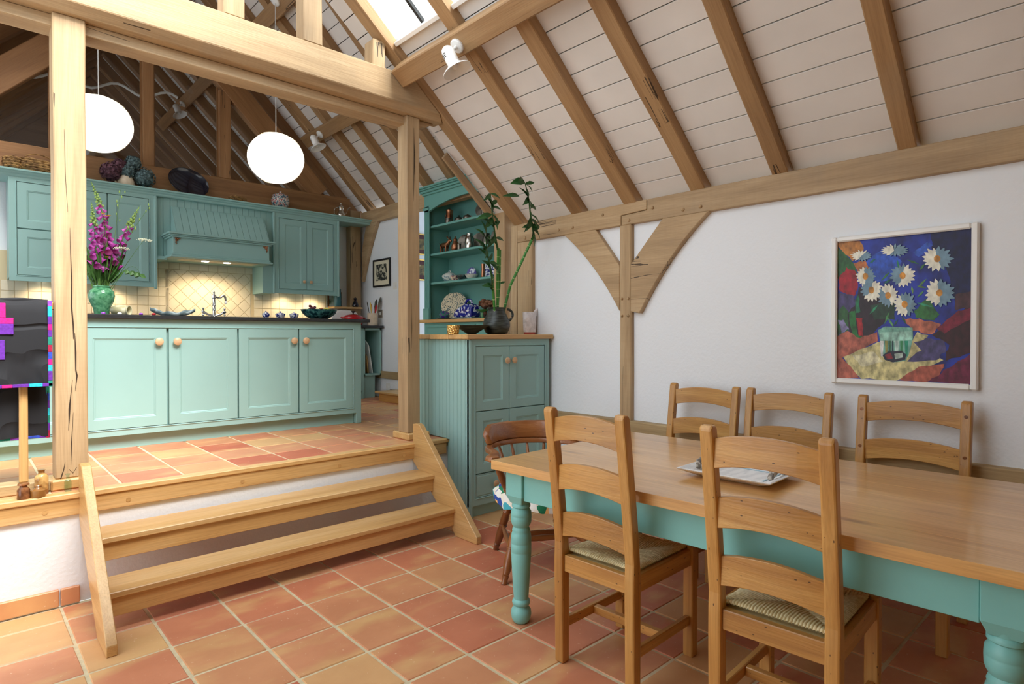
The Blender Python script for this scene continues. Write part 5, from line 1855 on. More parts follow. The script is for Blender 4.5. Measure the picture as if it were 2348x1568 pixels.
for sx in (-1, 1):
    b = MB()
    b.tube([(1.56, 5.30, IZ + 0.015), (1.56 + sx * 0.05, 5.30, IZ + 0.03), (1.56 + sx * 0.075, 5.30, IZ + 0.045)], [0.008, 0.008, 0.010], 10)
    am = b.build('valve_arm', 'chrome', tp, smooth=True)
    b = MB()
    c_ = V((1.56 + sx * 0.082, 5.30, IZ + 0.05))
    b.tube([c_ + V((0, 0, -0.026)), c_ + V((0, 0, 0.026))], 0.006, 8)
    b.tube([c_ + V((-0.012, -0.022, 0)), c_ + V((0.012, 0.022, 0))], 0.006, 8)
    for d_ in (V((0, 0, 0.026)), V((0, 0, -0.026)), V((0.012, 0.022, 0)), V((-0.012, -0.022, 0))):
        b.ball(c_ + d_, 0.009, 8, 6)
    b.build('cross_handle', 'chrome', am, smooth=True)
for x, y, r_, lab in ((1.93, 5.16, 0.030, 'small blue and white tea bowl nearest the tap'), (2.045, 5.14, 0.040, 'middle blue and white tea bowl with lid on the island'), (2.165, 5.14, 0.038, 'blue and white tea bowl with lid beside the fruit bowl')):
    t = thing('tea_bowl', lab, 'bowl', (x, y, IZ), 0, 'blue and white tea bowls')
    b = MB(Matrix.Translation((x, y, IZ)))
    b.lathe([(r_ * 0.5, 0), (r_ * 0.55, 0.004), (r_ * 0.9, 0.018), (r_, 0.032), (r_ * 0.95, 0.036)], n=20)
    b.build('cup', 'bluewhite', t, smooth=True)
    b = MB(Matrix.Translation((x, y, IZ)))
    b.lathe([(r_ * 1.04, 0.036), (r_ * 1.04, 0.040), (r_ * 0.5, 0.050), (0.006, 0.052), (0.008, 0.060), (0.001, 0.064)], n=20)
    b.build('lid', 'bluewhite', t, smooth=True)
lathe_thing('fruit_bowl', 'speckled teal pottery bowl full of fruit on the island', 'bowl', (2.40, 5.15, IZ), [(0.06, 0), (0.07, 0.004), (0.11, 0.022), (0.142, 0.05), (0.158, 0.085), (0.160, 0.088)], 'bowlteal', n=36, wall=0.006)
for k in range(14):
    a = k * 2.4
    b = MB()
    b.ball((2.32 + 0.028 * math.cos(a) * (0.4 + (k % 3) * 0.4), 5.12 + 0.028 * math.sin(a), IZ + 0.075 + 0.010 * (k % 5)), 0.0125, 10, 8)
    o = b.build('grape', 'grape', None, smooth=True)
    tag(o, 'dark red grape heaped in the teal fruit bowl', 'grape', 'grapes in the fruit bowl')
for x, y, z_, mt, nm, lab in ((2.40, 5.11, 0.070, 'apple', 'apple', 'red apple beside the grapes in the fruit bowl'), (2.445, 5.10, 0.074, 'lemon', 'lemon', 'yellow lemon in the fruit bowl'), (2.495, 5.12, 0.064, 'apple', 'apple', 'dark red apple at the rim of the fruit bowl'), (2.42, 5.18, 0.06, 'apple', 'apple', 'apple at the back of the fruit bowl')):
    b = MB()
    b.lathe([(0.004, 0.026), (0.014, 0.030), (0.030, 0.018), (0.034, 0.0), (0.028, -0.022), (0.012, -0.031), (0.003, -0.028)], (x, y, IZ + z_), 16)
    o = b.build(nm, mt, None, smooth=True)
    tag(o, lab, 'fruit')
# casserole on the back worktop
BZ = 1.471
cs_ = thing('casserole', 'red enamel casserole with black lid knob on the back worktop', 'pan', (3.655, 6.88, BZ), 0)
b = MB(Matrix.Translation((3.655, 6.88, BZ + 0.0005)))
b.lathe([(0.10, 0.0), (0.115, 0.012), (0.125, 0.095)], n=32)
b.build('pot', 'red', cs_, smooth=True)
b = MB(Matrix.Translation((3.655, 6.88, BZ)))
b.lathe([(0.130, 0.096), (0.130, 0.104), (0.09, 0.128), (0.03, 0.140), (0.001, 0.141)], n=32)
ld_ = b.build('lid', 'red', cs_, smooth=True)
b = MB(Matrix.Translation((3.655, 6.88, BZ)))
b.lathe([(0.010, 0.138), (0.008, 0.155), (0.026, 0.172), (0.024, 0.178), (0.001, 0.18)], n=16)
b.build('knob', 'black', ld_, smooth=True)
for sx in (-1, 1):
    b = MB()
    b.tube(arc_pts((3.655 + sx * 0.122, 6.88, BZ + 0.092), 0.04, -PI / 2, PI / 2, (sx, 0, 0.1), (0, 1, 0), 8), 0.009, 8)
    b.build('side_handle', 'red', cs_, smooth=True)
b = MB(Matrix.Translation((0, 0, 0)))
b.prism([(3.45, BZ), (3.83, BZ), (3.84, BZ + 0.10), (3.80, BZ + 0.17), (3.70, BZ + 0.195), (3.56, BZ + 0.195), (3.48, BZ + 0.17), (3.44, BZ + 0.10)], 'XZ', 7.04, 7.17)
o = b.build('bread_bin', 'white', None, bevel=0.02, seg=3, smooth=True)
tag(o, 'rounded white enamel bread bin on the back worktop', 'bread bin')
up = lathe_thing('utensil_pot', 'cream stoneware pot of kitchen utensils at the worktop end', 'pot', (3.875, 6.79, BZ), [(0.062, 0), (0.064, 0.006), (0.064, 0.15), (0.066, 0.156)], 'cream_pot', n=24, wall=0.005)
M['u_y'] = plain('yellow_handle', S(222, 190, 90), 0.5)
for k, (dx, dy, h_, mt, r_, lab) in enumerate(((-0.04, 0.0, 0.30, 'black', 0.006, 'black-handled utensil leaning out of the stoneware pot'), (-0.025, -0.02, 0.29, 'u_y', 0.009, 'yellow-handled utensil in the stoneware pot'), (0.0, 0.02, 0.27, 'red', 0.010, 'red-handled utensil in the stoneware pot'), (0.02, -0.02, 0.26, 'red', 0.012, 'red spatula in the stoneware pot'), (0.035, 0.01, 0.33, 'pewter', 0.018, 'grey slotted spoon sticking out of the stoneware pot'), (0.055, -0.015, 0.36, 'pewter', 0.016, 'long grey ladle sticking out of the stoneware pot'))):
    p0 = V((3.875 + dx * 0.5, 6.79 + dy, BZ + 0.02))
    p1 = V((3.875 + dx * 1.9, 6.79 + dy * 1.5, BZ + h_))
    b = MB()
    b.tube([p0, p0.lerp(p1, 0.55), p0.lerp(p1, 0.7), p0.lerp(p1, 0.9), p1], [r_ * 0.5, r_ * 0.5, r_, r_, r_ * 0.4], 8)
    o = b.build('utensil', mt, None, smooth=True)
    tag(o, lab, 'utensil', 'utensils in the stoneware pot')
M['socketg'] = plain('brushed_steel_socket', S(150, 140, 130), 0.35, metal=0.4)
for x, lab in ((0.70, 'steel socket plate on the tiles behind the green vase'), (1.05, 'steel socket plate on the tiles beside the lying jar'), (1.17, 'steel socket plate on the tiles left of the leaf dish')):
    t = thing('socket_plate', lab, 'socket', (x, 7.30, 1.53), 0, 'steel sockets on the tiles')
    MB().box(x - 0.05, x + 0.05, 7.292, 7.303, 1.515, 1.575).build('plate', 'socketg', t, bevel=0.002)
    MB().box(x - 0.02, x + 0.02, 7.289, 7.293, 1.53, 1.56).build('switch', 'dark', t)
M['amethyst'] = plain('amethyst_glass', S(150, 70, 190), 0.08, coat=0.5)
M['ruby'] = plain('ruby_glass', S(200, 20, 40), 0.08, coat=0.5)
for x, mt, lab in ((0.745, 'amethyst', 'purple glass pebble at the foot of the green vase'), (0.84, 'white', 'clear white glass pebble between vase and lying jar'), (0.97, 'amethyst', 'purple glass pebble right of the lying jar'), (1.05, 'ruby', 'red glass pebble left of the leaf dish')):
    b = MB()
    b.ball((x, 4.95, IZ + 0.009), 0.014, 10, 8, 0.65)
    o = b.build('glass_pebble', mt, None, smooth=True)
    tag(o, lab, 'ornament', 'glass pebbles on the island edge')

# corner window sill
MB_ = MB().box(3.52, 3.92, 7.12, 7.30, 1.69, 1.715)
o = MB_.build('window_sill', 'stairX', None, bevel=0.003)
tag(o, 'small oak sill shelf right of the cream tiles', 'shelf')
w3 = sgroup('window_3', (3.64, 7.31, 1.72))
M['garden'] = two('garden_view', S(60, 100, 60), S(190, 210, 200), 12, 0.4, 0.6, rough=0.4, c3=S(220, 225, 230))
MB().box(3.52, 3.70, 7.305, 7.318, 1.716, 1.90).build('pane', 'garden', w3)
MB().box(3.52, 3.535, 7.29, 7.31, 1.716, 1.91).build('frame_side', 'oldZ', w3)
MB().box(3.69, 3.71, 7.29, 7.31, 1.716, 1.91).build('frame_side', 'oldZ', w3)
M['tealglaze'] = plain('blue_glaze', S(60, 116, 128), 0.15)
lathe_thing('tall_jug', 'tall blue-green glazed bottle on the corner sill', 'bottle', (3.60, 7.19, 1.716), [(0.045, 0), (0.048, 0.01), (0.048, 0.16), (0.042, 0.19), (0.043, 0.22), (0.040, 0.225)], 'tealglaze')
b = MB(Matrix.Translation((3.84, 7.17, 1.716)))
b.lathe([(0.035, 0), (0.042, 0.02), (0.034, 0.05), (0.020, 0.075), (0.012, 0.085), (0.022, 0.10), (0.022, 0.115), (0.002, 0.13)], n=16)
o = b.build('figurine', 'navy', None, smooth=True)
tag(o, 'small dark seated figurine on the corner sill', 'figurine')

# on top of the wall cupboards --------------------------------------
CZ = 2.832
hj = thing('jug', 'cream pottery jug of dried hydrangeas above the wall cupboards', 'jug', (1.25, 7.05, CZ))
b = MB(Matrix.Translation((1.26, 7.06, CZ)))
b.lathe([(0.070, 0), (0.076, 0.02), (0.072, 0.06), (0.056, 0.10), (0.046, 0.13), (0.050, 0.16), (0.046, 0.16), (0.04, 0.13)], n=24)
b.build('body', 'cream_pot', hj, smooth=True)
handle(hj, arc_pts((1.205, 7.06, CZ + 0.085), 0.055, PI * 0.55, PI * 1.5, (1, 0, 0), (0, 0, 1)), 0.009, 'cream_pot')
for k, (x, z_, r_, mt, lab) in enumerate(((1.13, 0.13, 0.10, 'hyd2', 'plum dried hydrangea head left of the jug handle'), (1.20, 0.20, 0.075, 'hyd2', 'small plum dried hydrangea head above the jug handle'), (1.27, 0.16, 0.085, 'hyd1', 'grey-blue dried hydrangea head over the jug mouth'), (1.32, 0.25, 0.075, 'hyd1', 'topmost grey-blue dried hydrangea head'), (1.42, 0.12, 0.105, 'hyd1', 'large grey-blue dried hydrangea head right of the jug'))):
    t = thing('hydrangea', lab, 'flower', (x, 7.06, CZ + z_), 0, 'dried hydrangea heads in the jug')
    b = MB()
    for j in range(230):
        u, a = random.uniform(-1, 1), random.uniform(0, 2 * PI)
        rr = math.sqrt(1 - u * u)
        d_ = V((rr * math.cos(a), rr * math.sin(a), u))
        p = V((x, 7.05, CZ + z_)) + d_ * r_ * random.uniform(0.82, 1.0)
        s_ = random.uniform(0.010, 0.017)
        e1 = d_.cross(V((random.random(), random.random(), random.random()))).normalized()
        e2 = d_.cross(e1)
        t_ = d_ * random.uniform(-0.4, 0.4)
        b.quad(p + (e1 + t_) * s_, p + (e2 - t_) * s_, p - (e1 - t_) * s_, p - (e2 + t_) * s_)
    b.ball((x, 7.05, CZ + z_), r_ * 0.8, 12, 8)
    fl_ = b.build('florets', mt, t)
    b = MB()
    b.tube([(x, 7.05, CZ + z_ - 0.02), (1.26, 7.06, CZ + 0.10)], 0.004, 5)
    b.build('stem', 'straw', t)
pl = thing('platter', 'dark navy oval platter propped against the tie beam', 'plate', (1.85, 7.1, CZ))
mx = Matrix.Translation((1.845, 7.11, CZ + 0.155)) @ Matrix.Rotation(R(74), 4, 'X') @ Matrix.Rotation(R(-18), 4, 'Z')
b = MB(mx)
b.lathe([(0.10, -0.012), (0.14, -0.008), (0.19, 0.010), (0.200, 0.016), (0.196, 0.020), (0.185, 0.014), (0.135, -0.002), (0.001, -0.005)], n=44, sx=1.0, sy=0.80)
b.build('dish', 'navy', pl, smooth=True)
def woven(label, cx, cy, z0, rx, ry, h_, rings, handle_=False, tilt=0.0, name='basket'):
    t = thing(name, label, 'basket', (cx, cy, z0))
    Mx = Matrix.Translation((cx, cy, z0)) @ Matrix.Rotation(tilt, 4, 'Y')
    b = MB(Mx)
    b.lathe([(rx * 0.82, 0.004), (rx * 0.93, h_ * 0.5), (rx * 0.9, h_)], n=20, sy=ry / rx)
    b.build('lining', 'straw', t)
    for k in range(rings):
        z_ = h_ * (k + 0.5) / rings
        b = MB(Mx)
        n = 40
        pts = [(rx * (0.88 + 0.09 * math.sin(PI * z_ / h_)) * math.cos(2 * PI * j / n) + random.uniform(-0.003, 0.003), ry * (0.88 + 0.09 * math.sin(PI * z_ / h_)) * math.sin(2 * PI * j / n), z_ + 0.004 * math.sin(j * PI / 2 + k * PI)) for j in range(n + 1)]
        b.tube(pts, h_ / rings * 0.55, 6)
        b.build('coil', 'straw', t)
    b = MB(Mx)
    for j in range(70):
        a = random.uniform(0, 2 * PI)
        z_ = random.uniform(0.1, 0.95) * h_
        p = V((rx * 0.98 * math.cos(a), ry * 0.98 * math.sin(a), z_))
        d_ = V((-math.sin(a) * rx / 0.1, math.cos(a) * ry / 0.1, 0)).normalized() * 0.035 + V((0.012 * math.cos(a), 0.012 * math.sin(a), random.uniform(-0.012, 0.02)))
        b.tube([p, p + d_], 0.0022, 4)
    st_ = b.build('loose_straws', 'straw', t)
    st_['kind'] = 'stuff'
    if handle_:
        b = MB(Mx)
        b.tube([(rx * 0.75 * math.cos(PI * u / 14), 0, h_ * 0.9 + 0.075 * math.sin(PI * u / 14)) for u in range(15)], 0.006, 6)
        b.build('handle', 'straw', t, smooth=True)
woven('rough straw basket with a hoop handle above the left wall cupboard', 0.57, 7.08, CZ + 0.002, 0.155, 0.10, 0.125, 6, True, R(4))
woven('pale plaited straw ring beside the hoop-handled basket', 0.385, 7.07, CZ + 0.002, 0.062, 0.07, 0.12, 5, False, 0, 'straw_bundle')
woven('small round wicker basket right of the navy platter', 2.33, 7.06, CZ + 0.002, 0.082, 0.07, 0.065, 6)
gj = thing('ginger_jar', 'flowered china tureen with lid above the cooker hood end', 'jar', (2.82, 7.06, CZ))
b = MB(Matrix.Translation((2.815, 7.06, CZ)))
b.lathe([(0.06, 0), (0.064, 0.012), (0.09, 0.04), (0.105, 0.085), (0.100, 0.12), (0.086, 0.14), (0.09, 0.147)], n=28)
b.build('body', 'chintz', gj, smooth=True)
b = MB(Matrix.Translation((2.815, 7.06, CZ)))
b.lathe([(0.092, 0.147), (0.088, 0.16), (0.05, 0.18), (0.015, 0.188), (0.010, 0.195), (0.014, 0.205), (0.002, 0.213)], n=28)
b.build('lid', 'chintz', gj, smooth=True)
cp = thing('coffee_pot', 'silver long-spouted coffee pot at the end of the cornice shelf', 'coffee pot', (3.58, 7.06, CZ))
b = MB(Matrix.Translation((3.585, 7.06, CZ)))
b.lathe([(0.045, 0), (0.055, 0.01), (0.058, 0.035), (0.045, 0.065), (0.032, 0.085), (0.034, 0.12), (0.040, 0.135), (0.036, 0.145), (0.012, 0.165), (0.008, 0.175), (0.010, 0.182), (0.002, 0.19)], n=24)
b.build('body', 'silver', cp, smooth=True)
handle(cp, arc_pts((3.54, 7.06, CZ + 0.07), 0.055, PI * 0.5, PI * 1.5, (0.9, 0, 0), (0, 0, 1)), 0.005, 'silver')
b = MB()
b.tube([(3.63, 7.06, CZ + 0.05), (3.66, 7.06, CZ + 0.07), (3.672, 7.06, CZ + 0.11), (3.70, 7.06, CZ + 0.145), (3.715, 7.06, CZ + 0.148)], [0.012, 0.009, 0.006, 0.006, 0.005], 8)
b.build('spout', 'silver', cp, smooth=True)

# pictures, switches --------------------------------------------------
fp = thing('framed_print', 'small black-framed woodcut print on the white kitchen wall', 'picture', (3.99, 6.75, 1.96))
M['woodcut'] = two('woodcut_ink', S(36, 40, 38), S(196, 192, 168), 26, 0.48, 0.55, rough=0.6)
y0, y1, z0, z1 = 6.545, 6.96, 1.965, 2.32
for (a, c, e, f) in ((y0, y0 + 0.022, z0, z1), (y1 - 0.022, y1, z0, z1), (y0 + 0.022, y1 - 0.022, z0, z0 + 0.022), (y0 + 0.022, y1 - 0.022, z1 - 0.022, z1)):
    MB().box(3.975, 3.998, a, c, e, f).build('frame_bar', 'black', fp, bevel=0.002)
MB().box(3.988, 3.997, y0 + 0.02, y1 - 0.02, z0 + 0.02, z1 - 0.02).build('mount', 'mount', fp)
MB().box(3.986, 3.9885, y0 + 0.085, y1 - 0.075, z0 + 0.08, z1 - 0.065).build('print', 'woodcut', fp)
def plate2(name, lab, y, z, s_, mat, ins):
    t = thing(name, lab, 'switch', (3.99, y, z))
    MB().box(3.992, 3.999, y - s_, y + s_, z - s_, z + s_).build('plate', mat, t, bevel=0.002)
    MB().box(3.988, 3.993, y - s_ * 0.35, y + s_ * 0.35, z - s_ * 0.35, z + s_ * 0.35).build('rocker', ins, t, bevel=0.001)
plate2('light_switch', 'white light switch beside the small framed print', 6.45, 1.96, 0.043, 'whitep', 'whitep')
plate2('wall_socket', 'steel socket on the white wall behind the utensil pot', 6.80, 1.625, 0.05, 'socketg', 'white')
plate2('low_socket', 'white socket near the floor below the dado board', 6.62, 0.70, 0.045, 'whitep', 'whitep')
M['mat_plum'] = plain('plum_mount', S(74, 36, 40), 0.7)
M['land'] = two('woodland_painting', S(50, 46, 26), S(120, 104, 58), 18, 0.35, 0.6, rough=0.6, c3=S(170, 160, 130))
for za, zb, lab in ((2.385, 2.66, 'upper gilt-framed woodland picture with plum mount in the passage'), (2.055, 2.33, 'lower gilt-framed woodland picture with plum mount in the passage')):
    t = thing('framed_landscape', lab, 'picture', (4.6, 6.51, za), 0, 'gilt-framed pictures in the passage')
    xa, xb = 4.25, 4.72
    for (a, c, e, f) in ((xa, xa + 0.018, za, zb), (xb - 0.018, xb, za, zb), (xa + 0.018, xb - 0.018, za, za + 0.018), (xa + 0.018, xb - 0.018, zb - 0.018, zb)):
        MB().box(a, c, 6.495, 6.517, e, f).build('frame_bar', 'gold', t, bevel=0.003)
    MB().box(xa + 0.016, xb - 0.016, 6.508, 6.518, za + 0.016, zb - 0.016).build('mount', 'mat_plum', t)
    MB().box(xa + 0.07, xb - 0.07, 6.505, 6.5085, za + 0.07, zb - 0.07).build('print', 'land', t)
# ================================================================== DRESSER CHINA AND PEWTER
S1, S2, S3, S0 = 2.565, 2.255, 1.935, 1.52
DXI = 4.02
def dthing(name, label, cat, Yp, z, prof, mat, x=DXI, n=22, hnd=None, group=None, sx=1.0, sy=1.0, spout=False):
    t = thing(name, label, cat, (x, Yp, z), 0, group)
    b = MB(Matrix.Translation((x, Yp, z + 0.0005)))
    b.lathe(prof, n=n, sx=sx, sy=sy)
    b.build('body', mat, t, smooth=True)
    if hnd:
        r_, zc, rr, side = hnd
        handle(t, arc_pts((x, Yp + side * rr, z + zc), r_, -PI / 2, PI / 2, (0, side, 0), (0, 0, 1)), 0.005, mat)
    if spout:
        b = MB()
        rr, zc = spout
        b.tube([(x, Yp - rr * 0.8, z + zc), (x, Yp - rr * 1.4, z + zc * 1.3), (x, Yp - rr * 1.6, z + zc * 1.7)], [0.012, 0.008, 0.006], 8)
        b.build('spout', mat, t, smooth=True)
    return t
def dplate(label, Yp, zb, r_, mat, sx=1.0, x=4.10, lean=12, mats=None, yaw=38):
    """plate standing on its rim against the back of the dresser"""
    t = thing('plate', label, 'plate', (x, Yp, zb))
    mx = Matrix.Translation((x, Yp, zb + r_ * 0.985)) @ Matrix.Rotation(R(yaw), 4, 'Z') @ Matrix.Rotation(R(-90 + lean), 4, 'Y')
    b = MB(mx)
    b.lathe([(r_ * 0.5, -0.01), (r_ * 0.62, -0.008), (r_ * 0.97, 0.006), (r_, 0.010), (r_ * 0.97, 0.012)], n=36, sy=sx)
    b.build('rim', mat, t, smooth=True)
    b = MB(mx)
    b.lathe([(r_ * 0.969, 0.0125), (r_ * 0.64, 0.0), (r_ * 0.6, -0.004), (0.001, -0.004)], n=36, sy=sx)
    b.build('well', mats or mat, t, smooth=True)
mug = [(0.036, 0), (0.038, 0.004), (0.036, 0.05), (0.038, 0.062), (0.034, 0.062), (0.032, 0.01)]
dthing('copper_jug', 'tall copper jug at the dark end of the top dresser shelf', 'jug', 5.36, S1, [(0.038, 0), (0.042, 0.006), (0.036, 0.10), (0.040, 0.155), (0.042, 0.165), (0.03, 0.17), (0.005, 0.185)], 'copper', hnd=(0.045, 0.09, 0.035, 1))
dthing('pewter_mug', 'small pewter mug in front of the copper jug', 'mug', 5.30, S1, mug, 'pewter', x=3.96, hnd=(0.022, 0.032, 0.036, 1))
dthing('pewter_pot', 'squat pewter pot with finial second from the copper jug', 'pot', 5.19, S1, [(0.04, 0), (0.052, 0.02), (0.05, 0.045), (0.034, 0.06), (0.01, 0.07), (0.006, 0.085), (0.001, 0.09)], 'pewter', spout=(0.05, 0.03))
dthing('pewter_pot', 'squat pewter pot beside the large pewter plate', 'pot', 5.04, S1, [(0.042, 0), (0.05, 0.02), (0.048, 0.045), (0.036, 0.062), (0.008, 0.072), (0.004, 0.08)], 'pewter', hnd=(0.02, 0.035, 0.045, -1))
dplate('large pewter plate standing on the top dresser shelf', 4.85, S1, 0.10, 'pewter')
dthing('pewter_beaker', 'narrow pewter beaker right of the large pewter plate', 'beaker', 4.72, S1, [(0.02, 0), (0.02, 0.1), (0.023, 0.115), (0.02, 0.115)], 'pewter', x=3.97)
# second shelf
def goat():
    t = thing('goat_figurine', 'rough bronze goat figurine on the second dresser shelf', 'figurine', (3.98, 5.40, S2))
    b = MB()
    bx, by, bz = 3.98, 5.40, S2
    b.tube([(bx, by + 0.07, bz + 0.085), (bx, by + 0.03, bz + 0.09), (bx, by - 0.03, bz + 0.088), (bx, by - 0.065, bz + 0.10), (bx, by - 0.085, bz + 0.125), (bx, by - 0.10, bz + 0.135), (bx, by - 0.125, bz + 0.12)], [0.018, 0.03, 0.028, 0.026, 0.02, 0.02, 0.008], 10)
    for dy in (0.05, -0.045):
        for dx in (-0.014, 0.014):
            b.tube([(bx + dx, by + dy, bz + 0.08), (bx + dx, by + dy + 0.008, bz + 0.04), (bx + dx, by + dy, bz + 0.001)], [0.013, 0.008, 0.009], 8)
    b.build('body', 'copper', t, smooth=True)
    for dx in (-0.01, 0.01):
        b = MB()
        b.tube([(bx + dx, by - 0.09, bz + 0.15), (bx + dx * 2, by - 0.075, bz + 0.175), (bx + dx * 2.4, by - 0.055, bz + 0.18)], [0.006, 0.005, 0.002], 6)
        b.build('horn', 'copper', t, smooth=True)
    b = MB()
    b.tube([(bx, by + 0.075, bz + 0.095), (bx, by + 0.095, bz + 0.12)], [0.007, 0.003], 6)
    b.build('tail', 'copper', t)
goat()
dplate('dark oval pewter plate behind the bronze jug', 5.19, S2, 0.10, 'pewter', sx=0.8)
dthing('bronze_jug', 'dark bronze jug with tall spout before the oval plate', 'jug', 5.19, S2, [(0.032, 0), (0.044, 0.02), (0.048, 0.05), (0.032, 0.085), (0.02, 0.11), (0.024, 0.125), (0.008, 0.15), (0.002, 0.165)], 'copper', x=3.97)
dthing('pewter_beaker', 'small shiny pewter beaker beside the bronze jug', 'beaker', 5.085, S2, [(0.02, 0), (0.019, 0.05), (0.022, 0.065), (0.019, 0.065)], 'pewter', x=3.94)
dplate('round pewter plate behind the engraved tankard', 4.92, S2, 0.095, 'pewter')
dthing('pewter_tankard', 'engraved pewter canister with a narrow neck', 'tankard', 4.92, S2, [(0.048, 0), (0.05, 0.005), (0.048, 0.11), (0.036, 0.125), (0.034, 0.135), (0.036, 0.155), (0.001, 0.158)], 'silver', x=3.95)
dthing('pewter_jug', 'pewter jug with handle beyond the canister', 'jug', 4.73, S2, [(0.038, 0), (0.05, 0.03), (0.044, 0.08), (0.03, 0.115), (0.036, 0.14), (0.03, 0.14)], 'pewter', hnd=(0.04, 0.08, 0.035, -1))
dplate('pewter plate nearest the tall post on the second shelf', 4.60, S2, 0.10, 'pewter')
# third shelf
tu = dthing('tureen', 'pale blue lidded china tureen on the lowest dresser shelf', 'tureen', 5.36, S3, [(0.045, 0), (0.05, 0.006), (0.074, 0.034), (0.086, 0.065), (0.084, 0.072), (0.05, 0.098), (0.014, 0.108), (0.01, 0.112)], 'tureenm' if 'tureenm' in M else 'white')
M['tureenm'] = two('sprigged_china', S(120, 150, 160), S(222, 224, 216), 30, 0.36, 0.46, rough=0.2)
for c_ in tu.children:
    c_.data.materials[0] = M['tureenm']
handle(tu, arc_pts((DXI, 5.36, S3 + 0.108), 0.02, 0, PI, (0, 1, 0), (0, 0, 1)), 0.006, 'tureenm', 'lid_handle')
handle(tu, arc_pts((DXI, 5.44, S3 + 0.055), 0.02, -PI / 2, PI / 2, (0, 1, 0), (0, 0, 1)), 0.006, 'tureenm')
M['lustre'] = two('lustre_cup', S(120, 60, 90), S(228, 206, 180), 34, 0.45, 0.55, rough=0.2)
M['darkbowl'] = two('dark_green_bowl', S(40, 56, 58), S(84, 104, 104), 18, rough=0.2)
dthing('tea_cup', 'pink and cream teacup beside the tureen', 'cup', 5.19, S3, [(0.026, 0), (0.03, 0.006), (0.045, 0.03), (0.05, 0.055), (0.046, 0.055), (0.03, 0.012)], 'lustre', x=3.96, hnd=(0.018, 0.03, 0.045, -1))
dplate('oval blue and white plate standing on the lowest shelf', 5.07, S3, 0.075, 'bluewhite2', sx=0.72)
dthing('small_bowl', 'dark green bowl in front of the oval blue plate', 'bowl', 5.04, S3, [(0.03, 0), (0.05, 0.015), (0.062, 0.05), (0.058, 0.05), (0.03, 0.01)], 'darkbowl', x=3.95)
dthing('small_bowl', 'white patterned bowl between the two blue plates', 'bowl', 4.90, S3, [(0.032, 0), (0.05, 0.012), (0.075, 0.05), (0.072, 0.05), (0.03, 0.008)], 'tureenm', x=3.96)
dplate('round blue and white plate near the bamboo on the lowest shelf', 4.79, S3, 0.09, 'bluewhite', sx=0.75)
dthing('figurine_vase', 'slim copper vase in front of the round blue plate', 'vase', 4.70, S3, [(0.018, 0), (0.022, 0.01), (0.018, 0.09), (0.022, 0.14), (0.018, 0.14)], 'copper', x=3.95)
dthing('small_bowl', 'blue bowl nearest the tall post on the lowest shelf', 'bowl', 4.60, S3, [(0.03, 0), (0.04, 0.03), (0.05, 0.08), (0.046, 0.08)], 'bluewhite')
# dresser worktop
def plate_pattern():
    q = NT('rosette_plate')
    tc = q.n('ShaderNodeTexCoord')
    v = q.n('ShaderNodeTexVoronoi', Scale=46.0)
    q.l(tc, 'Object', v, 'Vector')
    r1 = q.ramp([(0.25, S(44, 50, 40)), (0.34, S(218, 204, 168)), (0.62, S(214, 198, 160)), (0.7, S(80, 96, 90))])
    q.l(v, 'Distance', r1, 'Fac')
    q.l(r1, 'Color', q.b, 'Base Color')
    q.b.inputs['Roughness'].default_value = 0.25
    return q.m
M['rosette'] = plate_pattern()
M['rimblue'] = two('rosette_rim', S(60, 92, 96), S(208, 196, 160), 40, 0.45, 0.55, rough=0.25)
dplate('large rosette-patterned plate propped on the dresser worktop', 5.28, S0 + 0.002, 0.152, 'rimblue', x=4.03, mats='rosette')
M['multi'] = two('majolica', S(70, 40, 130), S(30, 140, 100), 22, 0.45, 0.55, rough=0.15, c3=S(120, 60, 150))
lathe_thing('saucer', 'grey saucer under the green and purple teapot', 'saucer', (3.93, 5.34, S0), [(0.05, 0), (0.06, 0.003), (0.095, 0.012), (0.09, 0.014), (0.05, 0.006)], 'greyware')
dthing('teapot', 'small green and purple majolica teapot on a saucer', 'teapot', 5.34, S0 + 0.0065, [(0.035, 0), (0.055, 0.02), (0.06, 0.045), (0.045, 0.07), (0.02, 0.085), (0.002, 0.09)], 'multi', x=3.93, hnd=(0.025, 0.045, 0.05, 1), spout=(0.055, 0.04))
ch = thing('cheese_dish', 'blue and white wedge cheese dish with loop handle', 'dish', (3.95, 4.97, S0))
MB().box(3.87, 4.03, 4.80, 5.14, S0 + 0.0005, S0 + 0.016).build('base', 'greyware', ch, bevel=0.005)
b = MB()
b.prism([(5.12, S0 + 0.017), (5.12, S0 + 0.07), (5.05, S0 + 0.115), (4.93, S0 + 0.155), (4.84, S0 + 0.15), (4.82, S0 + 0.12), (4.82, S0 + 0.017)], 'YZ', 3.885, 4.015)
cv = b.build('cover', 'bluewhite2', ch, bevel=0.018, seg=3, smooth=True)
handle(cv, arc_pts((3.95, 4.93, S0 + 0.145), 0.055, 0.1, PI * 0.95, (0, 1, 0), (0, 0, 1)), 0.013, 'bluewhite2')
M['bark'] = two('carved_brown_wood', S(70, 40, 28), S(130, 84, 58), 16, rough=0.7)
b = MB()
for k in range(26):
    u = k / 25
    b.ball((4.06 + 0.02 * math.sin(k * 1.7), 4.88 - 0.26 * u, S0 + 0.155 + 0.02 * math.sin(k * 1.1) + 0.012 * math.cos(k * 2.7)), 0.030 * (0.5 + math.sin(PI * min(1, u + 0.05)) * 0.6), 8, 6, 0.75)
b.tube([(4.06, 4.80, S0 + 0.001), (4.06, 4.80, S0 + 0.14)], [0.03, 0.012], 10)
o = b.build('wood_sculpture', 'bark', None, smooth=True)
tag(o, 'gnarled brown wooden sculpture above the cheese dish', 'sculpture')
M['ped'] = plain('green_pressed_glass', S(70, 140, 84), 0.12, coat=0.4)
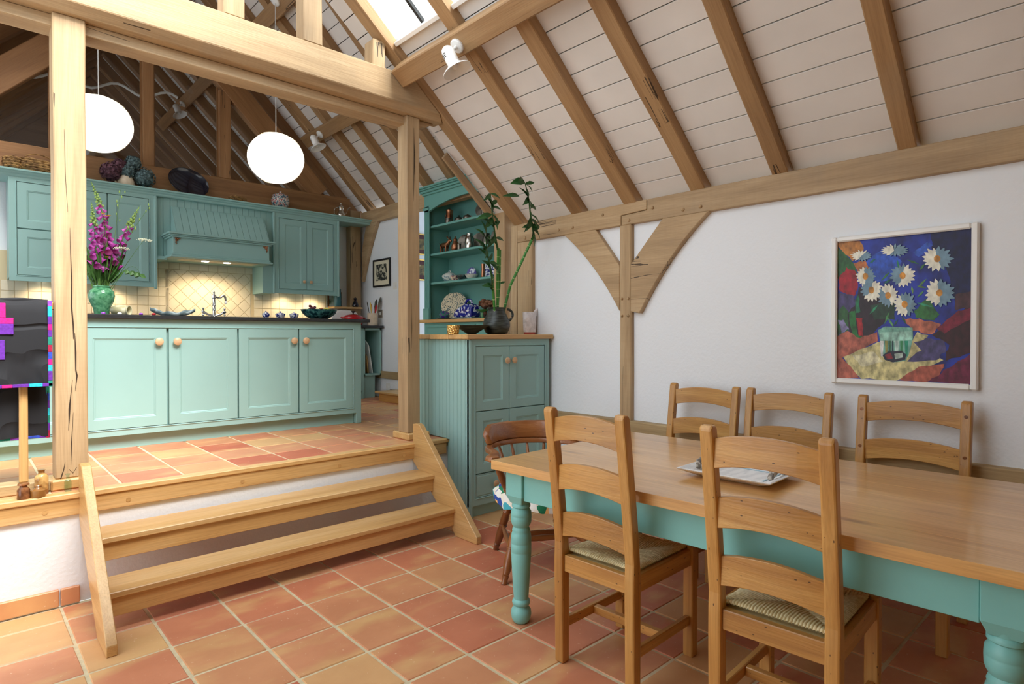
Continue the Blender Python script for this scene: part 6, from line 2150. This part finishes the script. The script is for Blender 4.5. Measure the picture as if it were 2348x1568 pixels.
lathe_thing('pedestal_dish', 'green footed dish beside the dark ribbed jug', 'dish', (3.94, 4.70, S0), [(0.04, 0), (0.042, 0.006), (0.012, 0.016), (0.010, 0.06), (0.03, 0.07), (0.075, 0.085), (0.078, 0.09), (0.03, 0.078)], 'ped')

# ================================================================== ON THE OAK COUNTER
OZ = 1.3555
def hammered():
    q = NT('hammered_gold')
    q.b.inputs['Base Color'].default_value = S(236, 196, 120)
    q.b.inputs['Metallic'].default_value = 0.85
    q.b.inputs['Roughness'].default_value = 0.2
    tc = q.n('ShaderNodeTexCoord')
    v = q.n('ShaderNodeTexVoronoi', Scale=75.0)
    q.l(tc, 'Object', v, 'Vector')
    bp = q.n('ShaderNodeBump', Strength=0.9, Distance=0.01)
    q.l(v, 'Distance', bp, 'Height')
    q.l(bp, 'Normal', q.b, 'Normal')
    return q.m
M['hammer'] = hammered()
lathe_thing('gold_cup', 'small hammered gold beaker on the oak counter', 'cup', (2.725, 3.59, OZ), [(0.038, 0), (0.042, 0.004), (0.046, 0.03), (0.049, 0.068), (0.045, 0.068), (0.04, 0.008)], 'hammer')
M['darkribs'] = two('dark_ribbed_glaze', S(30, 34, 32), S(66, 72, 66), 40, 0.4, 0.6, rough=0.35, stretch=(0.3, 0.3, 3))
lathe_thing('flared_bowl', 'dark flared bowl on a small foot on the oak counter', 'bowl', (2.925, 3.62, OZ), [(0.034, 0), (0.036, 0.004), (0.06, 0.02), (0.125, 0.058), (0.140, 0.068), (0.136, 0.070), (0.05, 0.024), (0.02, 0.012)], 'darkribs', n=36)
jg = thing('ribbed_jug', 'dark ribbed stoneware jug holding lucky bamboo', 'jug', (3.165, 3.60, OZ))
prof = [(0.068, 0), (0.075, 0.006)]
for k in range(26):
    u = k / 25
    r_ = 0.078 + 0.030 * math.sin(PI * min(1, u * 0.95 + 0.05) ** 0.9) + 0.0012 * (k % 2)
    prof.append((r_, 0.01 + 0.15 * u))
prof += [(0.072, 0.175), (0.064, 0.19), (0.072, 0.205), (0.078, 0.212), (0.072, 0.214), (0.058, 0.19), (0.05, 0.15)]
b = MB(Matrix.Translation((3.165, 3.60, OZ)))
b.lathe(prof, n=36)
b.build('body', 'darkribs', jg, smooth=True, ang=70)
handle(jg, arc_pts((3.235, 3.55, OZ + 0.155), 0.045, -PI / 2, PI / 2, (0.85, -0.5, 0), (0, 0, 1)), 0.010, 'darkribs')
vs_ = thing('textured_vessel', 'crinkled silver-white pottery vessel with a red foot on the oak counter', 'vase', (3.54, 3.60, OZ))
M['crackle'] = plain('crinkled_white_glaze', S(222, 214, 214), 0.35, noise=0.18, nscale=30, bump=1.0, bscale=38)
M['redclay'] = plain('red_clay', S(178, 78, 62), 0.7)
b = MB(Matrix.Translation((3.535, 3.60, OZ)))
b.lathe([(0.058, 0.0), (0.060, 0.018)], n=24, sx=1.0, sy=0.6)
b.build('foot', 'redclay', vs_, smooth=True)
b = MB(Matrix.Translation((3.535, 3.60, OZ)))
b.lathe([(0.061, 0.018), (0.066, 0.06), (0.068, 0.12), (0.07, 0.185), (0.066, 0.187), (0.06, 0.12)], n=24, sx=1.0, sy=0.6)
b.build('body', 'crackle', vs_, smooth=True, ang=60)
b = MB(Matrix.Translation((3.535, 3.60, OZ)))
b.prism([(0.02, 0.165), (0.072, 0.15), (0.074, 0.225), (0.055, 0.205)], 'XZ', -0.02, 0.0)
b.build('pointed_lip', 'crackle', vs_, bevel=0.004)
# bamboo
M['bamb'] = plain('bamboo_green', S(58, 128, 48), 0.35, noise=0.15, nscale=10)
M['node'] = plain('bamboo_node', S(170, 190, 130), 0.5)
M['bleaf'] = plain('bamboo_leaf', S(44, 92, 46), 0.4, noise=0.25, nscale=12)
def stalk(label, pts, r_, leaves, shoot=None):
    t = thing('bamboo_stalk', label, 'plant', pts[0], 0, 'lucky bamboo stalks in the jug')
    pts = [V(p) for p in pts]
    b = MB()
    b.tube(pts, r_, 12)
    st_ = b.build('cane', 'bamb', t, smooth=True)
    L = sum((a - c).length for a, c in zip(pts, pts[1:]))
    nn = max(3, int(L / 0.062))
    for k in range(1, nn):
        u = k / nn * (len(pts) - 1)
        i = min(len(pts) - 2, int(u))
        p = pts[i].lerp(pts[i + 1], u - i)
        d_ = (pts[i + 1] - pts[i]).normalized()
        b = MB()
        b.tube([p - d_ * 0.0025, p + d_ * 0.0025], r_ * 1.12, 12)
        b.build('node', 'node', t)
    if shoot:
        b = MB()
        sp_ = [V(p) for p in shoot]
        b.tube(sp_, [0.009 - 0.006 * k / (len(sp_) - 1) for k in range(len(sp_))], 8)
        b.build('shoot', 'bleaf', t, smooth=True)
    extra = []
    if shoot:
        for k in range(9):
            c_ = V(shoot[1 + k % (len(shoot) - 1)])
            a = k * 2.2
            extra.append((c_, c_ + V((0.085 * math.cos(a), -0.05 * abs(math.sin(a)), random.uniform(-0.09, 0.03))), 0.026))
    for (p0, p1, w_) in leaves + extra:
        b = MB()
        p0, p1 = V(p0), V(p1)
        b.leaf(p0, p1, w_ * 1.25, (0.3, -1, 0.4), 0.10)
        b.build('leaf', 'bleaf', t)
by = 3.585
stalk('long bamboo cane leaning right across the corner posts', [(3.20, by, OZ + 0.10), (3.243, 3.523, 1.743), (3.319, 3.449, 1.966), (3.376, 3.386, 2.148)], 0.011,
      [((3.239, 3.304, 2.373), (3.104, 3.273, 2.455), 0.035), ((3.141, 3.254, 2.503), (3.008, 3.268, 2.467), 0.05), ((3.156, 3.26, 2.487), (3.195, 3.254, 2.503), 0.02), ((3.124, 3.294, 2.398), (2.963, 3.304, 2.373), 0.03), ((3.174, 3.27, 2.463), (3.218, 3.31, 2.356), 0.035), ((3.248, 3.313, 2.348), (3.336, 3.322, 2.323), 0.04),
       ((3.288, 3.344, 2.264), (3.261, 3.384, 2.152), 0.05), ((3.296, 3.347, 2.256), (3.405, 3.372, 2.187), 0.045), ((3.323, 3.366, 2.204), (3.227, 3.373, 2.183), 0.03), ((3.331, 3.369, 2.196), (3.414, 3.362, 2.213), 0.05), ((3.339, 3.372, 2.187), (3.427, 3.384, 2.152), 0.045), ((3.316, 3.353, 2.239), (3.35, 3.403, 2.1), 0.04), ((3.345, 3.378, 2.17), (3.403, 3.427, 2.029), 0.035), ((3.213, 3.291, 2.406), (3.182, 3.316, 2.34), 0.03)],
      [(3.384, 3.393, 2.126), (3.34, 3.369, 2.196), (3.283, 3.335, 2.289), (3.229, 3.298, 2.389), (3.156, 3.26, 2.487), (3.106, 3.247, 2.523)])
stalk('upright bamboo cane with a cut top in front of the dresser post', [(3.165, by, OZ + 0.10), (3.108, 3.523, 1.743), (3.038, 3.434, 2.011)], 0.011,
      [((3.011, 3.427, 2.029), (2.953, 3.415, 2.064), 0.02), ((2.978, 3.4, 2.109), (2.924, 3.437, 2.002), 0.035), ((2.945, 3.384, 2.152), (2.807, 3.366, 2.204), 0.03), ((2.914, 3.359, 2.221), (2.856, 3.39, 2.135), 0.04), ((2.909, 3.353, 2.239), (2.992, 3.384, 2.152), 0.035), ((2.884, 3.335, 2.289), (2.797, 3.31, 2.356), 0.035), ((2.878, 3.328, 2.306), (2.923, 3.316, 2.34), 0.03), ((2.9, 3.353, 2.239), (2.765, 3.372, 2.187), 0.035), ((2.94, 3.378, 2.17), (2.995, 3.366, 2.204), 0.03), ((2.858, 3.316, 2.34), (2.9, 3.353, 2.239), 0.04)],
      [(3.034, 3.437, 2.002), (2.986, 3.409, 2.082), (2.927, 3.369, 2.196), (2.884, 3.335, 2.289), (2.848, 3.304, 2.373)])
stalk('thin upright bamboo cane beside the cut-top one', [(3.178, by + 0.03, OZ + 0.10), (3.128, 3.523, 1.743), (3.058, 3.437, 2.002)], 0.009, [((3.113, 3.498, 1.818), (3.026, 3.477, 1.883), 0.035), ((3.127, 3.52, 1.753), (3.186, 3.514, 1.771), 0.015)])
stalk('short bamboo cane leaning left over the green footed dish', [(3.14, by, OZ + 0.10), (3.069, 3.532, 1.715), (3.025, 3.498, 1.818)], 0.010,
      [((3.059, 3.526, 1.734), (2.953, 3.529, 1.724), 0.035), ((3.065, 3.539, 1.695), (3.01, 3.526, 1.734), 0.03), ((3.01, 3.492, 1.837), (3.035, 3.532, 1.715), 0.045), ((2.954, 3.461, 1.929), (2.84, 3.44, 1.993), 0.03), ((2.96, 3.468, 1.911), (2.989, 3.446, 1.975), 0.03), ((2.932, 3.446, 1.975), (2.784, 3.418, 2.056), 0.04), ((2.926, 3.44, 1.993), (2.914, 3.403, 2.1), 0.04), ((2.896, 3.415, 2.064), (2.773, 3.393, 2.126), 0.03), ((2.896, 3.415, 2.064), (2.812, 3.372, 2.187), 0.04), ((2.992, 3.483, 1.865), (2.902, 3.468, 1.911), 0.035)],
      [(3.028, 3.502, 1.809), (2.977, 3.471, 1.902), (2.926, 3.44, 1.993), (2.891, 3.409, 2.082)])

# ================================================================== BOTTLES ON THE PLATFORM EDGE
M['saltglaze'] = two('salt_glazed_brown', S(92, 54, 30), S(146, 96, 60), 14, rough=0.15)
M['saltglaze2'] = two('salt_glazed_tan', S(140, 96, 48), S(196, 156, 96), 14, rough=0.15)
GB = 'old bottles on the platform edge'
lathe_thing('ink_bottle', 'brown salt-glazed ink bottle with wide lip on the platform edge', 'bottle', (0.232, 3.722, H), [(0.024, 0), (0.026, 0.004), (0.026, 0.044), (0.016, 0.056), (0.015, 0.062), (0.024, 0.068), (0.022, 0.075), (0.014, 0.073)], 'saltglaze', group=GB)
lathe_thing('ink_bottle', 'squat tan octagonal ink bottle in front of the tall stoneware one', 'bottle', (0.287, 3.714, H), [(0.030, 0), (0.032, 0.004), (0.032, 0.034), (0.016, 0.044), (0.014, 0.05), (0.017, 0.055), (0.014, 0.060)], 'saltglaze2', n=8, group=GB)
lathe_thing('ink_bottle', 'tall tan stoneware bottle against the low sill', 'bottle', (0.305, 3.772, H), [(0.026, 0), (0.028, 0.004), (0.028, 0.086), (0.020, 0.098), (0.013, 0.104), (0.013, 0.114), (0.017, 0.12), (0.012, 0.122)], 'saltglaze2', group=GB)
t = thing('glass_bottle', 'small pale green glass bottle before the post foot block', 'bottle', (0.408, 3.748, H), 0, GB)
b = MB()
b.box(0.394, 0.422, 3.734, 3.762, H + 0.0005, H + 0.055)
b.build('body', 'bottle', t, bevel=0.004, seg=2)
b = MB(Matrix.Translation((0.408, 3.748, H)))
b.lathe([(0.014, 0.0555), (0.007, 0.066), (0.007, 0.082), (0.011, 0.084), (0.011, 0.089), (0.006, 0.09)], n=16)
b.build('neck', 'bottle', t, smooth=True)

# ================================================================== TRAY ON THE TABLE
M['traym'] = two('whitewashed_wood', S(226, 228, 230), S(242, 243, 244), 10, rough=0.5, stretch=(1, 4, 1))
M['trayb'] = plain('tray_blue_wash', S(170, 200, 216), 0.6)
M['drift'] = two('driftwood', S(120, 112, 104), S(188, 180, 168), 30, rough=0.8, stretch=(5, 1, 1))
tr = thing('serving_tray', 'white shabby painted wooden tray with driftwood handles on the table', 'tray', (2.38, 1.18, TZ))
mx = Matrix.Translation((2.386, 1.18, TZ + 0.001)) @ Matrix.Rotation(R(2), 4, 'Z')
b = MB(mx)
def rr_(hx, hy, z_):
    return b.av([(-hx, -hy, z_), (hx, -hy, z_), (hx, hy, z_), (-hx, hy, z_)])
r = [rr_(0.11, 0.12, 0.0), rr_(0.172, 0.192, 0.026), rr_(0.176, 0.196, 0.032), rr_(0.168, 0.188, 0.034), rr_(0.112, 0.122, 0.008)]
for a, c in zip(r, r[1:]):
    for k in range(4):
        b.af([a + k, a + (k + 1) % 4, c + (k + 1) % 4, c + k])
b.af([r[0] + k for k in (3, 2, 1, 0)])
b.af([r[-1] + k for k in range(4)])
b.build('tray_body', 'traym', tr, bevel=0.001)
b = MB(mx)
for a in (-1, 1):
    b.box(-0.111, 0.111, a * 0.119 - 0.003, a * 0.119 + 0.003, 0.0085, 0.011)
    b.box(a * 0.109 - 0.003, a * 0.109 + 0.003, -0.116, 0.116, 0.0085, 0.011)
b.build('blue_line', 'trayb', tr)
for sy in (-1, 1):
    b = MB(mx)
    b.tube([(-0.075, sy * 0.15, 0.022), (-0.06, sy * 0.155, 0.045), (-0.02, sy * 0.155, 0.052), (0.02, sy * 0.152, 0.050), (0.05, sy * 0.155, 0.046), (0.065, sy * 0.15, 0.022)], [0.010, 0.014, 0.013, 0.015, 0.013, 0.009], 8)
    b.build('handle', 'drift', tr, smooth=True)

# ================================================================== DAISY PAINTING
PY0, PY1, PZ0, PZ1 = 1.252, 0.592, 1.082, 1.893
pg = thing('oil_painting', 'large white-framed oil painting of daisies in a glass vase', 'painting', (XW, 0.92, 1.08))
fw = 0.030
for a, c, e, f in ((PY1, PY1 + fw, PZ0, PZ1), (PY0 - fw, PY0, PZ0, PZ1), (PY1 + fw, PY0 - fw, PZ0, PZ0 + fw), (PY1 + fw, PY0 - fw, PZ1 - fw, PZ1)):
    MB().box(XW - 0.034, XW - 0.002, a, c, e, f).build('frame_bar', 'white', pg, bevel=0.007)
CXF = XW - 0.016
MB().box(CXF, XW - 0.004, PY1 + fw - 0.003, PY0 - fw + 0.003, PZ0 + fw - 0.003, PZ1 - fw + 0.003).build('canvas', two('paint_blue', S(18, 26, 96), S(34, 56, 170), 9, 0.35, 0.65, rough=0.5, stretch=(1, 1.5, 1)), pg)
cw, chh = (PY0 - PY1 - 2 * fw), (PZ1 - PZ0 - 2 * fw)
def puv(x, y):
    u = (x - 190) / 1105.0
    t_ = 262 - 114 * u
    bt = 1388 + 55 * u
    return u, (y - t_) / (bt - t_)
lay = [0]
PM = {}
def pmat(c, d=0.3):
    if c not in PM:
        q = two('paint_%d' % len(PM), S(*[max(0, int(k * (1 - d))) for k in c]), S(*[min(255, int(k * (1 + d * 0.5))) for k in c]), 26, 0.3, 0.7, rough=0.5, stretch=(1, 1.6, 1))
        PM[c] = q
    return PM[c]
def paint(pts, col, name='brushwork', d=0.3, raw=False):
    lay[0] += 1
    b = MB()
    x_ = CXF - 0.0003 - 0.00003 * lay[0]
    P = []
    for (px_, py_) in pts:
        u, v = (px_, py_) if raw else puv(px_, py_)
        u, v = min(1, max(0, u)), min(1, max(0, v))
        P.append((x_, PY0 - fw - u * cw, PZ1 - fw - v * chh))
    b.poly(P)
    return b.build(name, pmat(col, d), pg)
def rag(pts, amp=8, n=4):
    out = []
    for k in range(len(pts)):
        a, c = V(pts[k]), V(pts[(k + 1) % len(pts)])
        for j in range(n):
            p = a.lerp(c, j / n)
            out.append((p.x + random.uniform(-amp, amp), p.y + random.uniform(-amp, amp)))
    return out
paint(rag([(980, 150), (1320, 120), (1320, 760), (1180, 800), (1120, 500), (1000, 300)]), (20, 24, 70))
paint(rag([(430, 420), (620, 300), (760, 420), (660, 560), (540, 600)]), (44, 84, 190))
paint(rag([(840, 340), (960, 250), (1000, 280), (900, 380)]), (52, 92, 196))
paint(rag([(185, 255), (390, 240), (430, 330), (330, 410), (185, 300)]), (188, 122, 50))
paint(rag([(330, 430), (450, 410), (470, 480), (380, 500)]), (186, 110, 60))
paint(rag([(185, 300), (320, 410), (380, 520), (300, 640), (185, 560)]), (38, 96, 46))
paint(rag([(200, 560), (270, 470), (360, 500), (380, 640), (340, 710), (210, 660)]), (160, 20, 40))
paint(rag([(185, 680), (340, 700), (390, 800), (300, 900), (185, 860)]), (70, 62, 110))
paint(rag([(185, 860), (240, 780), (300, 860), (300, 1000), (185, 1040)]), (44, 92, 50))
paint(rag([(190, 900), (260, 910), (300, 980), (230, 1020)]), (130, 126, 170))
paint(rag([(380, 620), (640, 760), (640, 900), (470, 1060), (300, 1030), (290, 860), (360, 760)]), (44, 30, 42))
paint(rag([(480, 780), (700, 740), (700, 900), (520, 900)]), (38, 66, 50))
paint(rag([(290, 850), (350, 820), (370, 1010), (430, 1060), (330, 1040)]), (32, 110, 50))
paint(rag([(365, 890), (420, 890), (430, 1040), (390, 1030)]), (170, 30, 40))
paint(rag([(365, 700), (390, 700), (395, 840), (360, 850)]), (30, 120, 80))
paint(rag([(185, 1040), (290, 1000), (400, 1060), (560, 1000), (560, 1090), (240, 1220), (400, 1390), (185, 1390)]), (176, 98, 80))
paint(rag([(240, 1215), (560, 1090), (800, 1160), (880, 1010), (980, 1040), (920, 1150), (1100, 1240), (720, 1415), (410, 1395)]), (206, 196, 140))
paint(rag([(330, 1200), (520, 1170), (600, 1260), (420, 1300)]), (226, 218, 180))
paint(rag([(760, 890), (900, 900), (1070, 940), (1010, 1030), (850, 990)]), (190, 110, 86))
paint(rag([(860, 1090), (960, 1060), (1100, 1080), (1120, 1150), (1040, 1250), (800, 1250), (920, 1160)]), (78, 72, 120))
paint(rag([(1010, 1030), (1310, 760), (1310, 1180), (1100, 1250), (1130, 1110)]), (58, 20, 28))
paint(rag([(1040, 980), (1200, 830), (1300, 800), (1300, 900), (1100, 1020)]), (120, 24, 50))
paint(rag([(1180, 700), (1310, 660), (1310, 790), (1180, 830)]), (70, 40, 48))
paint(rag([(740, 1415), (900, 1300), (1100, 1280), (1060, 1400), (960, 1430)]), (168, 88, 70))
paint(rag([(980, 1425), (1100, 1330), (1310, 1180), (1310, 1445)]), (110, 30, 62))
paint(rag([(860, 840), (960, 720), (1060, 860), (1020, 910), (880, 890)]), (46, 108, 52))
# stems and leaves
for (x0, y0, x1, y1, c) in ((720, 400, 730, 480, (30, 120, 90)), (660, 830, 610, 950, (70, 140, 80)), (730, 900, 690, 960, (28, 96, 80)), (560, 780, 480, 860, (44, 140, 100)), (760, 870, 800, 950, (30, 90, 70)), (640, 880, 700, 980, (90, 150, 90)), (880, 620, 960, 640, (90, 130, 60)), (840, 620, 850, 690, (110, 160, 90)), (660, 500, 580, 580, (60, 120, 70)), (880, 760, 1010, 800, (50, 150, 110)), (480, 430, 540, 390, (20, 110, 100)), (800, 400, 900, 440, (40, 100, 60)), (960, 560, 880, 640, (90, 140, 80)), (610, 600, 680, 560, (20, 110, 90)), (940, 660, 880, 720, (80, 140, 90)), (900, 490, 950, 430, (60, 110, 60))):
    d_ = V((x1 - x0, y1 - y0)).normalized()
    n_ = V((-d_.y, d_.x)) * 10
    paint([(x0, y0), (x0 + (x1 - x0) * 0.4 + n_.x, y0 + (y1 - y0) * 0.4 + n_.y), (x1, y1), (x0 + (x1 - x0) * 0.5 - n_.x, y0 + (y1 - y0) * 0.5 - n_.y)], c, 'stem_stroke')
# vase
paint([(560, 990), (620, 960), (850, 970), (855, 1060), (820, 1200), (790, 1250), (690, 1262), (620, 1240), (590, 1150)], (120, 176, 160), 'vase_stroke')
paint([(575, 1010), (840, 1000), (845, 1070), (700, 1090), (580, 1070)], (156, 206, 190), 'vase_stroke')
for x0, x1, c in ((575, 610, (230, 240, 230)), (620, 645, (150, 150, 80)), (650, 672, (60, 120, 90)), (680, 692, (20, 50, 60)), (700, 740, (190, 220, 210)), (748, 770, (50, 130, 80)), (785, 815, (30, 140, 110))):
    paint([(x0, 1080), (x1, 1080), ((x0 + x1) / 2 + 10, 1210), ((x0 + x1) / 2 - 6, 1210)], c, 'vase_stroke')
paint([(600, 1200), (650, 1170), (760, 1165), (800, 1195), (790, 1240), (690, 1262), (620, 1240)], (40, 40, 60), 'vase_stroke')
paint([(620, 1200), (670, 1180), (690, 1230), (640, 1235)], (140, 40, 50), 'vase_stroke')
paint([(700, 1190), (770, 1180), (770, 1220), (710, 1235)], (190, 210, 200), 'vase_stroke')
# daisies
def daisy(cx_, cy_, rx, ry, face, tilt=0.0, n=17, centre=True):
    rx, ry = rx * 1.1, ry * 1.1
    wm, gm = (236, 234, 218), (116, 148, 168)
    for k in range(n):
        a = 2 * PI * k / n
        jj = random.uniform(0.88, 1.08)
        x1, y1 = cx_ + rx * jj * math.cos(a), cy_ + ry * jj * math.sin(a)
        d_ = V((x1 - cx_, y1 - cy_))
        n_ = V((-d_.y, d_.x)).normalized() * (min(rx, ry) * 0.21)
        lit = math.cos(a - face) > random.uniform(-0.35, 0.35)
        q_ = 0.62
        paint([(cx_, cy_), (cx_ + d_.x * q_ + n_.x, cy_ + d_.y * q_ + n_.y), (x1 + n_.x * 0.15, y1 + n_.y * 0.15), (x1 - n_.x * 0.15, y1 - n_.y * 0.15), (cx_ + d_.x * q_ - n_.x, cy_ + d_.y * q_ - n_.y)], wm if lit else gm, 'petal', 0.12)
    if centre:
        paint([(cx_ + 26 * math.cos(2 * PI * k / 9) * min(1, rx / 90), cy_ + 30 * math.sin(2 * PI * k / 9) * min(1, ry / 90)) for k in range(9)], (206, 140, 50), 'flower_centre')
daisy(445, 540, 82, 78, PI)
daisy(765, 535, 95, 90, 0.3)
daisy(1040, 395, 110, 92, PI * 0.95)
daisy(500, 655, 92, 86, 0.5)
daisy(645, 700, 80, 88, -0.6)
daisy(1060, 680, 104, 104, PI)
daisy(785, 775, 86, 96, PI * 0.9)
daisy(410, 370, 88, 44, PI * 1.2, centre=False)
daisy(695, 325, 112, 50, PI * 1.1, centre=False)
